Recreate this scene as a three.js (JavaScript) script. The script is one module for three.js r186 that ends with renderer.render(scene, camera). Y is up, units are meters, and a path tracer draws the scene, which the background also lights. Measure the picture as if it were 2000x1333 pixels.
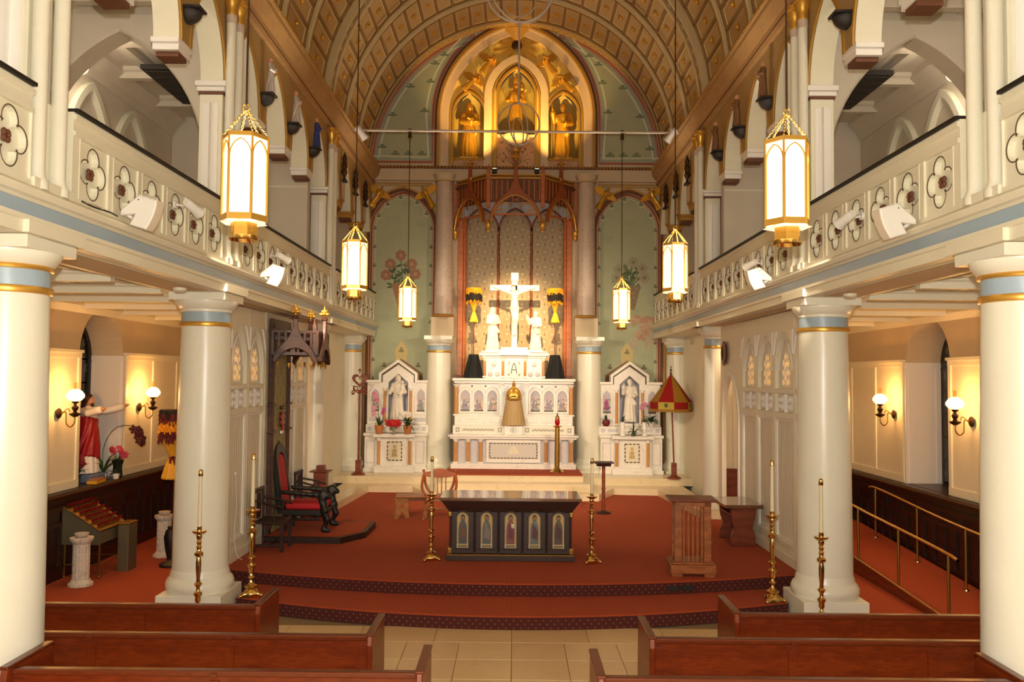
import * as THREE from 'three';
import { RoundedBoxGeometry } from 'three/addons/geometries/RoundedBoxGeometry.js';
import { mergeGeometries, toCreasedNormals } from 'three/addons/utils/BufferGeometryUtils.js';
import { RectAreaLightUniformsLib } from 'three/addons/lights/RectAreaLightUniformsLib.js';

// ---------- camera, exposure, the large lights ----------
const scene = new THREE.Scene();
scene.background = new THREE.Color(0x000000);
const camera = new THREE.PerspectiveCamera(43.99, 1.5, 0.1, 80);
camera.position.set(0, 3.05, 0);
camera.rotation.order = 'YXZ';
camera.rotation.set(0.0433, 0.00267, 0.009);
scene.add(camera);
const renderer = new THREE.WebGLRenderer({ antialias: true });
renderer.toneMapping = THREE.LinearToneMapping;
renderer.toneMappingExposure = 1.18;
renderer.shadowMap.enabled = true;
RectAreaLightUniformsLib.init();
// the photographer's flash, a hand's breadth above the lens
const flash = new THREE.PointLight(0xfffaf0, 106, 0, 2);
flash.position.set(0, 3.34, 0.05); flash.castShadow = true; flash.shadow.radius = 2; scene.add(flash);
const LAMP = 0xfff0dc, SPOT = 0xffe6c4;
const LANTERN_CD = 31, SCONCE_CD = 2.3;

// ---------- helpers ----------
let seed = 7;
const rnd = () => { seed = (seed * 1664525 + 1013904223) >>> 0; return seed / 4294967296; };
const rr = (a, b) => a + (b - a) * rnd();
const PI = Math.PI, V = (x, y, z) => new THREE.Vector3(x, y, z), V2 = (x, y) => new THREE.Vector2(x, y);
const used = new Map();
const numbered = (n) => { const k = used.get(n) || 0; used.set(n, k + 1); return k ? n + '_' + String(k).padStart(3, '0') : n; };
function shade(o) { o.castShadow = true; o.receiveShadow = true; return o; }
function flat(g) { const q = g.index ? g.toNonIndexed() : g; for (const k of Object.keys(q.attributes)) if (!['position', 'normal', 'uv', 'color'].includes(k)) q.deleteAttribute(k); if (!q.attributes.uv) q.setAttribute('uv', new THREE.BufferAttribute(new Float32Array(q.attributes.position.count * 2), 2)); return q; }
function merge(list) { const L = list.flat(9).filter(Boolean).map(flat); const col = L.some((g) => g.attributes.color); if (col) for (const g of L) if (!g.attributes.color) g.setAttribute('color', new THREE.BufferAttribute(new Float32Array(g.attributes.position.count * 3).fill(1), 3)); return L.length === 1 ? L[0] : mergeGeometries(L); }
function triUV(g) { // metres, box projection
  const p = g.attributes.position, n = g.attributes.normal, uv = new Float32Array(p.count * 2);
  for (let i = 0; i < p.count; i++) {
    const ax = Math.abs(n.getX(i)), ay = Math.abs(n.getY(i)), az = Math.abs(n.getZ(i));
    let a, b; if (ay >= ax && ay >= az) { a = p.getX(i); b = p.getZ(i); } else if (ax >= az) { a = p.getZ(i); b = p.getY(i); } else { a = p.getX(i); b = p.getY(i); }
    uv[2 * i] = a; uv[2 * i + 1] = b;
  }
  g.setAttribute('uv', new THREE.BufferAttribute(uv, 2)); return g;
}
function mesh(name, geo, mat, parent) {
  let g = Array.isArray(geo) ? merge(geo) : geo;
  if (mat.userData.tri && !g.userData.tri) { g = g.index ? g.toNonIndexed() : g; triUV(g); g.userData.tri = 1; }
  const m = shade(new THREE.Mesh(g, mat)); m.name = parent ? name : numbered(name); (parent || scene).add(m); return m;
}
const at = (o, x, y, z, ry = 0, rx = 0, rz = 0) => { o.position.set(x, y, z); o.rotation.set(rx, ry, rz); return o; };
function tag(o, label, category, group) { o.userData.label = label; o.userData.category = category; if (group) o.userData.group = group; return o; }
function thing(name, label, category, pos = [0, 0, 0], turn = 0, group) { const o = new THREE.Group(); o.name = numbered(name); scene.add(o); o.position.set(...pos); o.rotation.y = turn; return tag(o, label, category, group); }
function struct(name, label) { const o = new THREE.Group(); o.name = numbered(name); scene.add(o); o.userData.kind = 'structure'; if (label) o.userData.label = label; return o; }
function copyOf(src, name, label, pos, turn, group) { const o = src.clone(); o.name = numbered(name); o.userData = { ...src.userData, label }; if (group) o.userData.group = group; if (pos) o.position.set(...pos); if (turn !== undefined) o.rotation.y = turn; scene.add(o); return o; }
// geometry
const box = (w, h, d, x = 0, y = 0, z = 0) => new THREE.BoxGeometry(w, h, d).translate(x, y, z);
const bx = (x0, x1, y0, y1, z0, z1) => box(Math.abs(x1 - x0), Math.abs(y1 - y0), Math.abs(z1 - z0), (x0 + x1) / 2, (y0 + y1) / 2, (z0 + z1) / 2);
const rbox = (w, h, d, x = 0, y = 0, z = 0, r = 0.01) => new RoundedBoxGeometry(w, h, d, 1, Math.min(r, w / 2.1, h / 2.1, d / 2.1)).translate(x, y, z);
const rbx = (x0, x1, y0, y1, z0, z1, r = 0.01) => rbox(Math.abs(x1 - x0), Math.abs(y1 - y0), Math.abs(z1 - z0), (x0 + x1) / 2, (y0 + y1) / 2, (z0 + z1) / 2, r);
const cyl = (r0, r1, h, x = 0, y = 0, z = 0, n = 20) => new THREE.CylinderGeometry(r1, r0, h, n).translate(x, y + h / 2, z);
const sph = (r, x = 0, y = 0, z = 0, n = 14) => new THREE.SphereGeometry(r, n, Math.max(6, n * 0.7 | 0)).translate(x, y, z);
const torus = (R, r, n = 32, k = 8) => new THREE.TorusGeometry(R, r, k, n);
const ring = (R, r, y = 0, n = 36, k = 8) => torus(R, r, n, k).rotateX(PI / 2).translate(0, y, 0);
function lathe(pts, n = 28) { const g = new THREE.LatheGeometry(pts.map((p) => V2(p[0], p[1])), n); return toCreasedNormals(g, 0.7); }
function tube(pts, r, n, k = 6, closed = false) { const c = new THREE.CatmullRomCurve3(pts.map((p) => p.isVector3 ? p : V(...p)), closed, 'centripetal'); return new THREE.TubeGeometry(c, n || pts.length * 4, r, k, closed); }
const bar = (a, b, r, k = 6) => { const A = V(...a), B = V(...b), d = B.clone().sub(A), g = new THREE.CylinderGeometry(r, r, d.length(), k); g.applyQuaternion(new THREE.Quaternion().setFromUnitVectors(V(0, 1, 0), d.clone().normalize())); return g.translate((A.x + B.x) / 2, (A.y + B.y) / 2, (A.z + B.z) / 2); };
function poly(pts, holes = []) { const s = new THREE.Shape(pts.map((p) => V2(...p))); for (const h of holes) s.holes.push(new THREE.Path(h.map((p) => V2(...p)))); return s; }
// extruded along +z from z=0; bevel stays inside the depth
function ext(shape, depth, bevel = 0, seg = 12) {
  const o = bevel ? { depth: depth - 2 * bevel, bevelEnabled: true, bevelThickness: bevel, bevelSize: bevel, bevelOffset: -bevel, bevelSegments: 1, curveSegments: seg } : { depth, bevelEnabled: false, curveSegments: seg };
  const g = new THREE.ExtrudeGeometry(shape, o); if (bevel) g.translate(0, 0, bevel); return g;
}
// profile (u,v) -> runs along z from z0 to z1 with u = x, v = y
const prismZ = (pts, z0, z1) => ext(poly(pts), z1 - z0).translate(0, 0, z0);
// profile (u,v) -> runs along x, u = z, v = y
const prismX = (pts, x0, x1) => ext(poly(pts.map(([u, v]) => [-u, v])), x1 - x0).rotateY(PI / 2).translate(x0, 0, 0);
// pointed (two-centred) arch outline from (-w,0) over the apex to (w,0), rise h
function archPts(w, h, n = 14, y0 = 0, x0 = 0) {
  const pts = []; const R = (w * w + h * h) / (2 * w); // circle through (-w,0) with centre on the springing line
  const cx = -w + R, a1 = Math.atan2(h, -cx);
  for (let i = 0; i <= n; i++) { const a = PI + (a1 - PI) * i / n; pts.push([x0 + cx + R * Math.cos(a), y0 + R * Math.sin(a)]); }
  for (let i = n - 1; i >= 0; i--) { const p = pts[i]; pts.push([2 * x0 - p[0], p[1]]); }
  return pts;
}
const roundPts = (w, n = 18, y0 = 0, x0 = 0) => Array.from({ length: n + 1 }, (_, i) => [x0 - w * Math.cos(PI * i / n), y0 + w * Math.sin(PI * i / n)]);
// flat band following an open outline, given thickness inwards/outwards, extruded along z
function band(pts, t, depth) { // pts left to right; offset outward by t
  const out = []; for (let i = 0; i < pts.length; i++) { const a = pts[Math.max(0, i - 1)], b = pts[Math.min(pts.length - 1, i + 1)]; let dx = b[0] - a[0], dy = b[1] - a[1]; const l = Math.hypot(dx, dy) || 1; out.push([pts[i][0] - dy / l * t, pts[i][1] + dx / l * t]); }
  return ext(poly([...pts, ...out.reverse()]), depth);
}
function paintV(g, hex) { const q = g.index ? g.toNonIndexed() : g, c = new THREE.Color(hex), a = new Float32Array(q.attributes.position.count * 3); for (let i = 0; i < a.length; i += 3) { a[i] = c.r; a[i + 1] = c.g; a[i + 2] = c.b; } q.setAttribute('color', new THREE.BufferAttribute(a, 3)); return q; }
const mirrorX = (g) => { const q = (g.index ? g.toNonIndexed() : g.clone()); q.scale(-1, 1, 1); for (const k of Object.keys(q.attributes)) { const a = q.attributes[k], s = a.itemSize; for (let i = 0; i < a.count; i += 3) for (let j = 0; j < s; j++) { const t = a.array[(i + 1) * s + j]; a.array[(i + 1) * s + j] = a.array[(i + 2) * s + j]; a.array[(i + 2) * s + j] = t; } } return q; };

// ---------- textures ----------
const hash = (x, y, s) => { let h = Math.imul(x, 374761393) + Math.imul(y, 668265263) + Math.imul(s, 1442695041); h = Math.imul(h ^ (h >>> 13), 1274126177); return ((h ^ (h >>> 16)) >>> 0) / 4294967296; };
function vn(u, v, p, s) { const x = u * p, y = v * p, i = Math.floor(x), j = Math.floor(y), f = x - i, g = y - j, a = f * f * (3 - 2 * f), b = g * g * (3 - 2 * g), m = (q) => ((q % p) + p) % p; const h = (k, l) => hash(m(k), m(l), s); return (h(i, j) * (1 - a) + h(i + 1, j) * a) * (1 - b) + (h(i, j + 1) * (1 - a) + h(i + 1, j + 1) * a) * b; }
const fbm = (u, v, p, s, o = 4) => { let t = 0, k = 0.5; for (let i = 0; i < o; i++) { t += k * vn(u, v, p << i, s + i); k /= 2; } return t; };
function dtex(n, metres, fn, srgb = true, ny = n) {
  const d = new Uint8Array(n * ny * 4);
  for (let j = 0; j < ny; j++) for (let i = 0; i < n; i++) { const c = fn(i / n, j / ny), k = 4 * (j * n + i); d[k] = c[0]; d[k + 1] = c[1]; d[k + 2] = c[2]; d[k + 3] = 255; }
  const t = new THREE.DataTexture(d, n, ny); t.wrapS = t.wrapT = THREE.RepeatWrapping; t.magFilter = t.minFilter = THREE.LinearFilter; if (srgb) t.colorSpace = THREE.SRGBColorSpace; t.repeat.set(1 / metres, 1 / (metres * ny / n)); t.needsUpdate = true; return t;
}
const mixc = (a, b, t) => [a[0] + (b[0] - a[0]) * t, a[1] + (b[1] - a[1]) * t, a[2] + (b[2] - a[2]) * t];
function ctex(w, h, draw, metres) { const c = document.createElement('canvas'); c.width = w; c.height = h; const x = c.getContext('2d'); draw(x, w, h); const t = new THREE.CanvasTexture(c); t.colorSpace = THREE.SRGBColorSpace; t.magFilter = THREE.LinearFilter; if (metres) { t.wrapS = t.wrapT = THREE.RepeatWrapping; t.repeat.set(1 / metres, w / h / metres); } return t; }
function std(color, rough = 0.6, o = {}) { const m = new THREE.MeshStandardMaterial({ color, roughness: rough, ...o }); m.userData = { tri: !!(o.map || o.bumpMap) }; return m; }
const fine = dtex(256, 0.25, (u, v) => { const k = 110 + 60 * fbm(u, v, 16, 3); return [k, k, k]; }, false);
const paintTex = (hex, amt = 6, s = 1) => { const c = new THREE.Color(hex), b = [c.r, c.g, c.b].map((q) => 255 * (q <= 0.0031308 ? q * 12.92 : 1.055 * q ** (1 / 2.4) - 0.055)); return dtex(128, 2.3, (u, v) => { const k = (fbm(u, v, 6, s) - 0.5) * 2 * amt + (hash(u * 128 | 0, v * 128 | 0, s) - 0.5) * 2; return b.map((q) => Math.max(0, Math.min(255, q + k))); }); };
const woodTex = (a, b, m, s, str = 1) => dtex(256, m, (u, v) => { const g = fbm(u * 1, v, 4, s) * 1.2; const k = Math.min(1, Math.max(0, 0.5 + str * (0.55 * Math.sin((v * 26 + g * 7)) * 0.5 + 0.8 * (vn(u, v * 1, 64, s + 9) * 0.3 + vn(u * 0.12, v, 96, s + 5) - 0.65)))); return mixc(a, b, k); });
const marbleTex = (base, vein, m, s, amt = 1) => dtex(256, m, (u, v) => { const w = fbm(u, v, 4, s) * 5, k = Math.pow(1 - Math.abs(Math.sin((u * 3 + v * 2 + w) * PI)), 7) * 0.55 * amt + 0.25 * amt * (fbm(u, v, 8, s + 4) - 0.35); return mixc(base, vein, Math.max(0, Math.min(1, k))); });

// ---------- materials ----------
const M = {};
M.cream = std(0xffffff, 0.42, { map: paintTex('#e9e4cc', 4, 2) });
M.creamWall = std(0xffffff, 0.6, { map: paintTex('#e6dfc6', 5, 4) });
M.column = std(0xffffff, 0.3, { map: paintTex('#ebe8d6', 3, 6) });
M.white = std('#f2eee6', 0.45);
M.whitePlastic = std('#eceae4', 0.4);
M.tan = std(0xffffff, 0.62, { map: paintTex('#d8b486', 7, 8) });
M.peach = std(0xffffff, 0.7, { map: paintTex('#d3c0a0', 5, 9) });
M.galleryGrey = std(0xffffff, 0.75, { map: paintTex('#d9cdb9', 6, 10) });
M.blue = std(0xffffff, 0.35, { map: paintTex('#9fb4c4', 4, 11) });
M.gold = std('#d6a548', 0.34, { metalness: 0.65 });
M.goldPaint = std('#bb8c3a', 0.45, { metalness: 0.25 });
M.brass = std('#e4c27c', 0.18, { metalness: 1 });
M.brassDull = std('#a9853f', 0.32, { metalness: 0.9 });
M.bronze = std('#4a3420', 0.45, { metalness: 0.7 });
M.black = std('#17130f', 0.5);
M.dark = std('#2a2420', 0.6);
M.vault = std(0xffffff, 0.6, { map: paintTex('#b09058', 10, 12) });
M.vaultRib = std(0xffffff, 0.55, { map: paintTex('#c9b486', 8, 13) });
M.cornice = std(0xffffff, 0.5, { map: woodTex([164, 126, 76], [184, 144, 92], 1.4, 14, 0.7) });
M.spandrel = std(0xffffff, 0.6, { map: paintTex('#a98b58', 9, 15) });
M.coffer = std('#ffffff', 0.6, { vertexColors: true });
M.darkWood = std(0xffffff, 0.5, { map: woodTex([34, 17, 12], [58, 30, 20], 0.9, 16) });
M.ebony = std(0xffffff, 0.5, { map: woodTex([44, 23, 17], [60, 33, 25], 0.9, 17, 0.7) });
M.pew = std(0xffffff, 0.28, { map: woodTex([96, 34, 10], [130, 52, 16], 0.8, 18, 0.8) });
M.pewTrim = std(0xffffff, 0.25, { map: woodTex([84, 32, 14], [112, 50, 22], 0.8, 19, 0.6) });
M.brownWood = std(0xffffff, 0.4, { map: woodTex([136, 72, 28], [170, 100, 46], 0.7, 20) });
M.lightWood = std(0xffffff, 0.4, { map: woodTex([136, 86, 42], [170, 112, 60], 0.7, 21) });
M.redWood = std(0xffffff, 0.4, { map: woodTex([104, 44, 22], [136, 64, 32], 0.6, 22) });
M.mahogany = std(0xffffff, 0.35, { map: woodTex([142, 70, 32], [168, 90, 44], 0.8, 23, 0.7) });
M.dado = std(0xffffff, 0.35, { map: woodTex([38, 16, 12], [60, 28, 19], 0.9, 24) });
M.table = new THREE.MeshPhysicalMaterial({ color: 0xffffff, roughness: 0.25, clearcoat: 1, clearcoatRoughness: 0.04, map: woodTex([96, 60, 34], [122, 78, 46], 1.1, 25, 0.6) }); M.table.userData = { tri: true };
M.carpet = std(0xffffff, 0.95, { map: dtex(256, 0.5, (u, v) => { const r = Math.sin(u * 2 * PI * 14) > 0 ? 1 : 0, k = 0.5 * fbm(u, v, 32, 26) + 0.5 * hash(u * 256 | 0, v * 256 | 0, 3) * 0.8; return mixc([140, 50, 18], [190, 84, 36], Math.min(1, k * 0.75 + r * 0.34)); }), bumpMap: fine, bumpScale: 0.004 });
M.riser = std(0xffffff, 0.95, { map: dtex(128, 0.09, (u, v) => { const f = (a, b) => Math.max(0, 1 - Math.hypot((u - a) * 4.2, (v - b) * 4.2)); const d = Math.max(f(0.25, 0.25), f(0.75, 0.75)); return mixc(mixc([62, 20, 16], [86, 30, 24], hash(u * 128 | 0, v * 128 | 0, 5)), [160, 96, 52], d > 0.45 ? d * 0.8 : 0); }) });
M.stepMarble = std(0xffffff, 0.25, { map: marbleTex([226, 206, 168], [196, 170, 128], 1.7, 28, 0.7) });
M.marble = std(0xffffff, 0.22, { map: marbleTex([240, 234, 224], [196, 190, 186], 1.1, 29, 0.8) });
M.marbleGrey = std(0xffffff, 0.25, { map: marbleTex([206, 202, 204], [168, 166, 172], 0.9, 30, 0.9) });
M.onyx = std(0xffffff, 0.2, { map: marbleTex([206, 150, 88], [150, 90, 42], 0.35, 31, 1.3) });
M.pinkMarble = std(0xffffff, 0.35, { map: marbleTex([206, 188, 172], [168, 142, 128], 0.8, 32, 1.2) });
M.statueMarble = std('#e8dfd0', 0.45);
M.tile = [0, 1, 2].map((i) => std(0xffffff, 0.3, { map: marbleTex([226 - i * 4, 196 - i * 6, 144 - i * 5], [204, 170, 116], 1.9, 33 + i, 0.8) }));
M.statueGold = std('#dca63c', 0.34, { metalness: 0.6 });
M.throneWood = std(0xffffff, 0.5, { map: woodTex([58, 30, 20], [84, 46, 30], 0.8, 41) });
M.niche = std('#eccb62', 0.55);
M.oak = std(0xffffff, 0.4, { map: woodTex([172, 92, 44], [196, 114, 58], 0.7, 37, 0.7) });
M.red = std('#a01822', 0.45); M.redCloth = std('#b3141d', 0.7); M.skin = std('#c98d6c', 0.55); M.hair = std('#3a1f15', 0.6);
M.leaf = std('#3f5a2c', 0.55, { side: THREE.DoubleSide }); M.leafDark = std('#2c4424', 0.55, { side: THREE.DoubleSide });
M.terracotta = std('#b8733c', 0.7); M.candle = std('#ece0bd', 0.5);
M.yellowCloth = std('#d8a22a', 0.5); M.featherY = std('#e59a12', 0.8); M.featherK = std('#1b120d', 0.8); M.featherR = std('#5e1214', 0.8);
M.glassWhite = new THREE.MeshStandardMaterial({ color: 0xfff4e0, roughness: 0.4, emissive: 0xffdca6, emissiveIntensity: 1.35 }); M.glassWhite.userData = {};
M.globe = new THREE.MeshStandardMaterial({ color: 0xfff4e0, roughness: 0.35, emissive: 0xffe2b4, emissiveIntensity: 1.6 }); M.globe.userData = {};
M.bulb = new THREE.MeshStandardMaterial({ color: 0xffffff, emissive: 0xffe6bd, emissiveIntensity: 2.5 }); M.bulb.userData = {};
const paintMarbleShades = ['#8f8a9a', '#a58f86', '#7c7488', '#b59a86', '#6b6a78'];
// ================= STRUCTURE =================
const CX = 4.02, zA = -6.65, zB = -11.0, zC = -17.05, zD = -21.75, ZW = -22.2, AX = 6.8;
const SIDE = { '-1': 'throne side', 1: 'ramp side' };
const polyY = (pts, y0, y1) => ext(poly(pts.map(([x, z]) => [x, -z])), y1 - y0).rotateX(-PI / 2).translate(0, y0, 0);
// ---- floors
{
  const f = struct('floor', 'cream stone tile floor of the nave');
  mesh('floor_bed', bx(-AX - 0.3, AX + 0.3, -0.3, -0.012, 4.3, -22.6), std('#8b7350', 0.9), f);
  const tw = 0.6; const shapes = new Map();
  const piece = (x0, x1, z0, z1) => { const k = (x1 - x0).toFixed(2) + (z1 - z0).toFixed(2), w = x1 - x0 - 0.006, d = z1 - z0 - 0.006; if (!shapes.has(k)) shapes.set(k, [0, 1, 2].map((i) => triUV(rbox(w, 0.03, d, 0, -0.015, 0, 0.003).translate(i * 0.37, 0, i * 0.71)).translate(-i * 0.37, 0, -i * 0.71))); const v = (rnd() * 3) | 0, g = shapes.get(k)[v]; g.userData.tri = 1; const m = mesh('tile', g, M.tile[(rnd() * 3) | 0], f); m.position.set((x0 + x1) / 2, 0, (z0 + z1) / 2); };
  for (let i = -5; i < 5; i++) for (let k = 0; k < 12; k++) piece(i * tw, (i + 1) * tw, -9.87 + k * tw, -9.87 + (k + 1) * tw);
  for (let i = -4; i < 4; i++) piece(i * 0.9, (i + 1) * 0.9, -10.47, -9.87);
  for (const s of [-1, 1]) mesh('floor_edge', s < 0 ? bx(-3.6, -3.0, -0.012, 0, 4, -9.87) : bx(3.0, 3.6, -0.012, 0, 4, -9.87), M.tile[0], f);
  for (const s of [-1, 1]) { const c = struct('floor_carpet', s < 0 ? 'rust red carpet of the aisle with the votive rack' : 'rust red carpet of the aisle with the ramp'); mesh('carpet', bx(Math.min(s * 3.6, s * AX), Math.max(s * 3.6, s * AX), -0.012, 0.004, 4, -22.2), M.carpet, c); }
}
const arcZ = (z0, k, x) => z0 - k * x * x;
{
  const p = struct('floor_sanctuary', 'rust red carpeted sanctuary platform of two curved steps');
  const tier = (z0, k, w, y0, y1, zb) => {
    const N = 40, fr = []; for (let i = 0; i <= N; i++) { const x = -w + 2 * w * i / N; fr.push([x, arcZ(z0, k, x)]); }
    mesh('step_tread', polyY([...fr, [w, zb], [-w, zb]], y0, y1), M.carpet, p);
    const o = fr.map(([x, z]) => [x, z + 0.014]);
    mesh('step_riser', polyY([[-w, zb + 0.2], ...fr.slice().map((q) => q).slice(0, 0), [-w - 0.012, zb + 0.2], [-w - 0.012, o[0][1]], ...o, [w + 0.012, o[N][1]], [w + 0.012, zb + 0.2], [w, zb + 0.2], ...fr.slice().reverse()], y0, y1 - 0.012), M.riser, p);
    mesh('nosing', tube(o.map(([x, z]) => [x, y1 - 0.012, z - 0.004]), 0.012, 60, 6), M.carpet, p);
  };
  tier(-10.36, 0.06, 3.58, 0.0, 0.17, -12.6);
  tier(-11.26, 0.045, 4.06, 0.0, 0.34, -20.2);
  mesh('floor_outlet', [rbox(0.16, 0.07, 0.02, 2.15, 0.25, -11.43, 0.004), rbox(0.16, 0.07, 0.02, 2.36, 0.25, -11.475, 0.004)], M.black, p);
  const m = struct('floor_marble', 'pale marble altar steps and side ledges');
  mesh('ledge_step', polyY([[-4.06, -16.9], [-3.58, -16.95], [-3.38, -19.9], [-2.35, -19.9], [-1.9, -18.75], [1.9, -18.75], [2.35, -19.85], [3.36, -19.75], [3.66, -16.55], [4.06, -16.5], [4.06, -22.2], [-4.06, -22.2]], 0.3, 0.49), M.stepMarble, m);
  mesh('altar_step', polyY([[-4.3, -20.35], [-1.82, -20.35], [-1.74, -19.12], [1.74, -19.12], [1.82, -20.35], [4.3, -20.35], [4.3, -22.2], [-4.3, -22.2]], 0.49, 0.66), M.stepMarble, m);
  mesh('altar_predella', bx(-1.62, 1.62, 0.66, 0.815, -19.56, -22.2), M.stepMarble, m);
  mesh('predella_carpet', rbx(-1.6, 1.6, 0.8, 0.828, -19.53, -20.75, 0.008), M.carpet, m);
}
// ---- big walls beyond the aisles
const WINZ = [-14.67, -13.2]; // window niche along z
for (const s of [-1, 1]) {
  const w = struct(s < 0 ? 'wall_left' : 'wall_right', s < 0 ? 'aisle wall with cream panels over dark wood dado behind the red robed statue' : 'aisle wall with cream panels over dark wood dado beside the ramp');
  const zc = (WINZ[0] + WINZ[1]) / 2, hw = (WINZ[1] - WINZ[0]) / 2;
  // wall plate in (z,y) with an arched niche opening, extruded outwards
  const plate = (y0, y1, hole) => { const sh = poly([[-4, y0], [22.5, y0], [22.5, y1], [-4, y1]], hole ? [hole] : []); const g = ext(sh, 0.75); g.rotateY(PI / 2); return g; }; // x = depth, z = -u
  const niche = [[-zc - hw, 1.285], [-zc + hw, 1.285], ...roundPts(hw, 20, 3.35, -zc).reverse()];
  const place = (g) => (s > 0 ? g.translate(AX, 0, 0) : g.scale(1, 1, 1).translate(-AX - 0.75, 0, 0));
  mesh('wall_plaster', place(plate(0, 9.2, niche)), M.peach, w);
  // cream panelling between dado and 3.4 m, interrupted by the niche
  for (const [z0, z1] of [[3.9, WINZ[1] + 0.02], [WINZ[0] - 0.02, -17.0]]) {
    const X0 = s * AX, X1 = s * (AX - 0.03), X2 = s * (AX - 0.055);
    mesh('panel', bx(X0, X1, 1.28, 3.36, z0, z1), M.creamWall, w);
    const fr = [bx(X1, X2, 3.3, 3.38, z0, z1), bx(X1, X2, 1.3, 1.42, z0, z1), bx(X0, s * (AX - 0.09), 3.375, 3.42, z0 - 0.004, z1 + 0.004)];
    const n = Math.max(1, Math.round(Math.abs(z1 - z0) / 1.25)); for (let i = 0; i <= n; i++) { const z = z0 + (z1 - z0) * i / n; const zz = i === 0 ? z - 0.05 : i === n ? z + 0.05 : z; fr.push(bx(X1, X2, 1.42, 3.3, zz - 0.04, zz + 0.04)); }
    mesh('panel_moulding', fr, M.cream, w);
  }
  // niche lining
  mesh('niche_back', bx(s * (AX + 0.62), s * (AX + 0.75), 1.2, 4.2, WINZ[0] - 0.1, WINZ[1] + 0.1), M.peach, w);
  for (const [z, k] of [[WINZ[0], 1], [WINZ[1], -1]]) { mesh('niche_reveal', bx(s * (AX - 0.03), s * (AX + 0.6), 1.29, 3.37, z + k * 0.001, z + k * 0.02), M.white, w); mesh('reveal_moulding', [bx(s * (AX + 0.03), s * (AX + 0.11), 1.3, 3.26, z + k * 0.018, z + k * 0.035), bx(s * (AX + 0.5), s * (AX + 0.58), 1.3, 3.26, z + k * 0.018, z + k * 0.035), bx(s * (AX - 0.02), s * (AX + 0.59), 3.28, 3.365, z + k * 0.018, z + k * 0.04)], M.white, w); }
  // dado
  const d = struct(s < 0 ? 'trim_1' : 'trim_2', s < 0 ? 'dark stained wooden dado behind the votive rack' : 'dark stained wooden dado along the ramp');
  const D0 = s * AX, D1 = s * (AX - 0.06);
  mesh('dado_board', bx(D0, D1, 0.0, 1.2, 3.9, -17.2), M.dado, d);
  mesh('dado_cap', prismZ(s < 0 ? [[-AX, 1.2], [-AX + 0.16, 1.2], [-AX + 0.18, 1.24], [-AX + 0.16, 1.285], [-AX, 1.285]] : [[AX, 1.2], [AX, 1.285], [AX - 0.16, 1.285], [AX - 0.18, 1.24], [AX - 0.16, 1.2]], -17.2, 3.9), M.dado, d);
  mesh('niche_sill', bx(s * (AX - 0.02), s * (AX + 0.62), 1.2, 1.29, WINZ[0], WINZ[1]), M.dado, d);
  const D2 = s * (AX - 0.09);
  mesh('dado_rail', [bx(D1, D2, 1.0, 1.08, 3.9, -17.2), bx(D1, D2, 0.78, 0.84, 3.9, -17.2), bx(D1, s * (AX - 0.1), 0, 0.17, 3.9, -17.2), bx(D1, s * (AX - 0.12), 0.17, 0.2, 3.9, -17.2)], M.dado, d);
  const st = new THREE.BoxGeometry(0.03, 0.6, 0.06), st2 = new THREE.BoxGeometry(0.03, 0.16, 0.05);
  for (let z = -16.8; z < -9; z += 0.32) mesh('stile', st, M.darkWood, d).position.set(s * (AX - 0.075), 0.48, z);
  for (let z = -16.6; z < -9; z += 0.64) mesh('stile', st2, M.darkWood, d).position.set(s * (AX - 0.075), 0.92, z);
}
// stained windows in the niches
{
  const glass = new THREE.MeshPhysicalMaterial({ roughness: 0.25, color: 0xffffff, map: ctex(256, 512, (x, w, h) => { x.fillStyle = '#131712'; x.fillRect(0, 0, w, h); const cols = ['#1d2a20', '#27302a', '#3a4038', '#20221c', '#4b4f45', '#2a1f22', '#18231d', '#5a5a50']; for (let i = 0; i < 420; i++) { x.fillStyle = cols[(rnd() * cols.length) | 0]; x.beginPath(); const a = rnd() * w, b = rnd() * h, r = 5 + rnd() * 15; x.moveTo(a, b); for (let k = 0; k < 5; k++) x.lineTo(a + r * Math.cos(k * 1.3 + rnd()), b + r * Math.sin(k * 1.3 + rnd())); x.fill(); } x.fillStyle = '#54161f'; x.beginPath(); x.arc(w * 0.5, h * 0.3, 12, 0, 7); x.fill(); }) }); glass.userData = {};
  let n = 1;
  for (const s of [-1, 1]) {
    const o = struct('window_' + n++, s < 0 ? 'dark leaded stained glass window behind the red robed statue' : 'dark leaded stained glass window above the ramp');
    const hw = 0.62, zc = -13.935, sh = poly([[-hw, 1.32], [hw, 1.32], ...roundPts(hw, 20, 3.3).reverse()]);
    const fr = poly([[-hw - 0.1, 1.3], [hw + 0.1, 1.3], ...roundPts(hw + 0.1, 20, 3.3).reverse()], [[[-hw, 1.35], ...roundPts(hw, 20, 3.3), [hw, 1.35]]]);
    const pane = ext(sh, 0.015); { const p = pane.attributes.position, uv = pane.attributes.uv; for (let i = 0; i < p.count; i++) uv.setXY(i, (p.getX(i) + hw) / (2 * hw), (p.getY(i) - 1.3) / 2.65); }
    const put = (m) => { m.rotation.y = PI / 2; m.position.set(s * (AX + 0.58), 0, zc); return m; };
    put(mesh('pane', pane, glass, o)); put(mesh('window_frame', ext(fr, 0.05, 0.008), M.black, o));
    put(mesh('leading', [-0.31, 0, 0.31].map((u) => box(0.025, 2.5, 0.03, u, 2.55, 0)).concat([1.7, 2.1, 2.5, 2.9, 3.3].map((y) => box(1.24, 0.025, 0.03, 0, y, 0))), M.black, o));
  }
}
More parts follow.
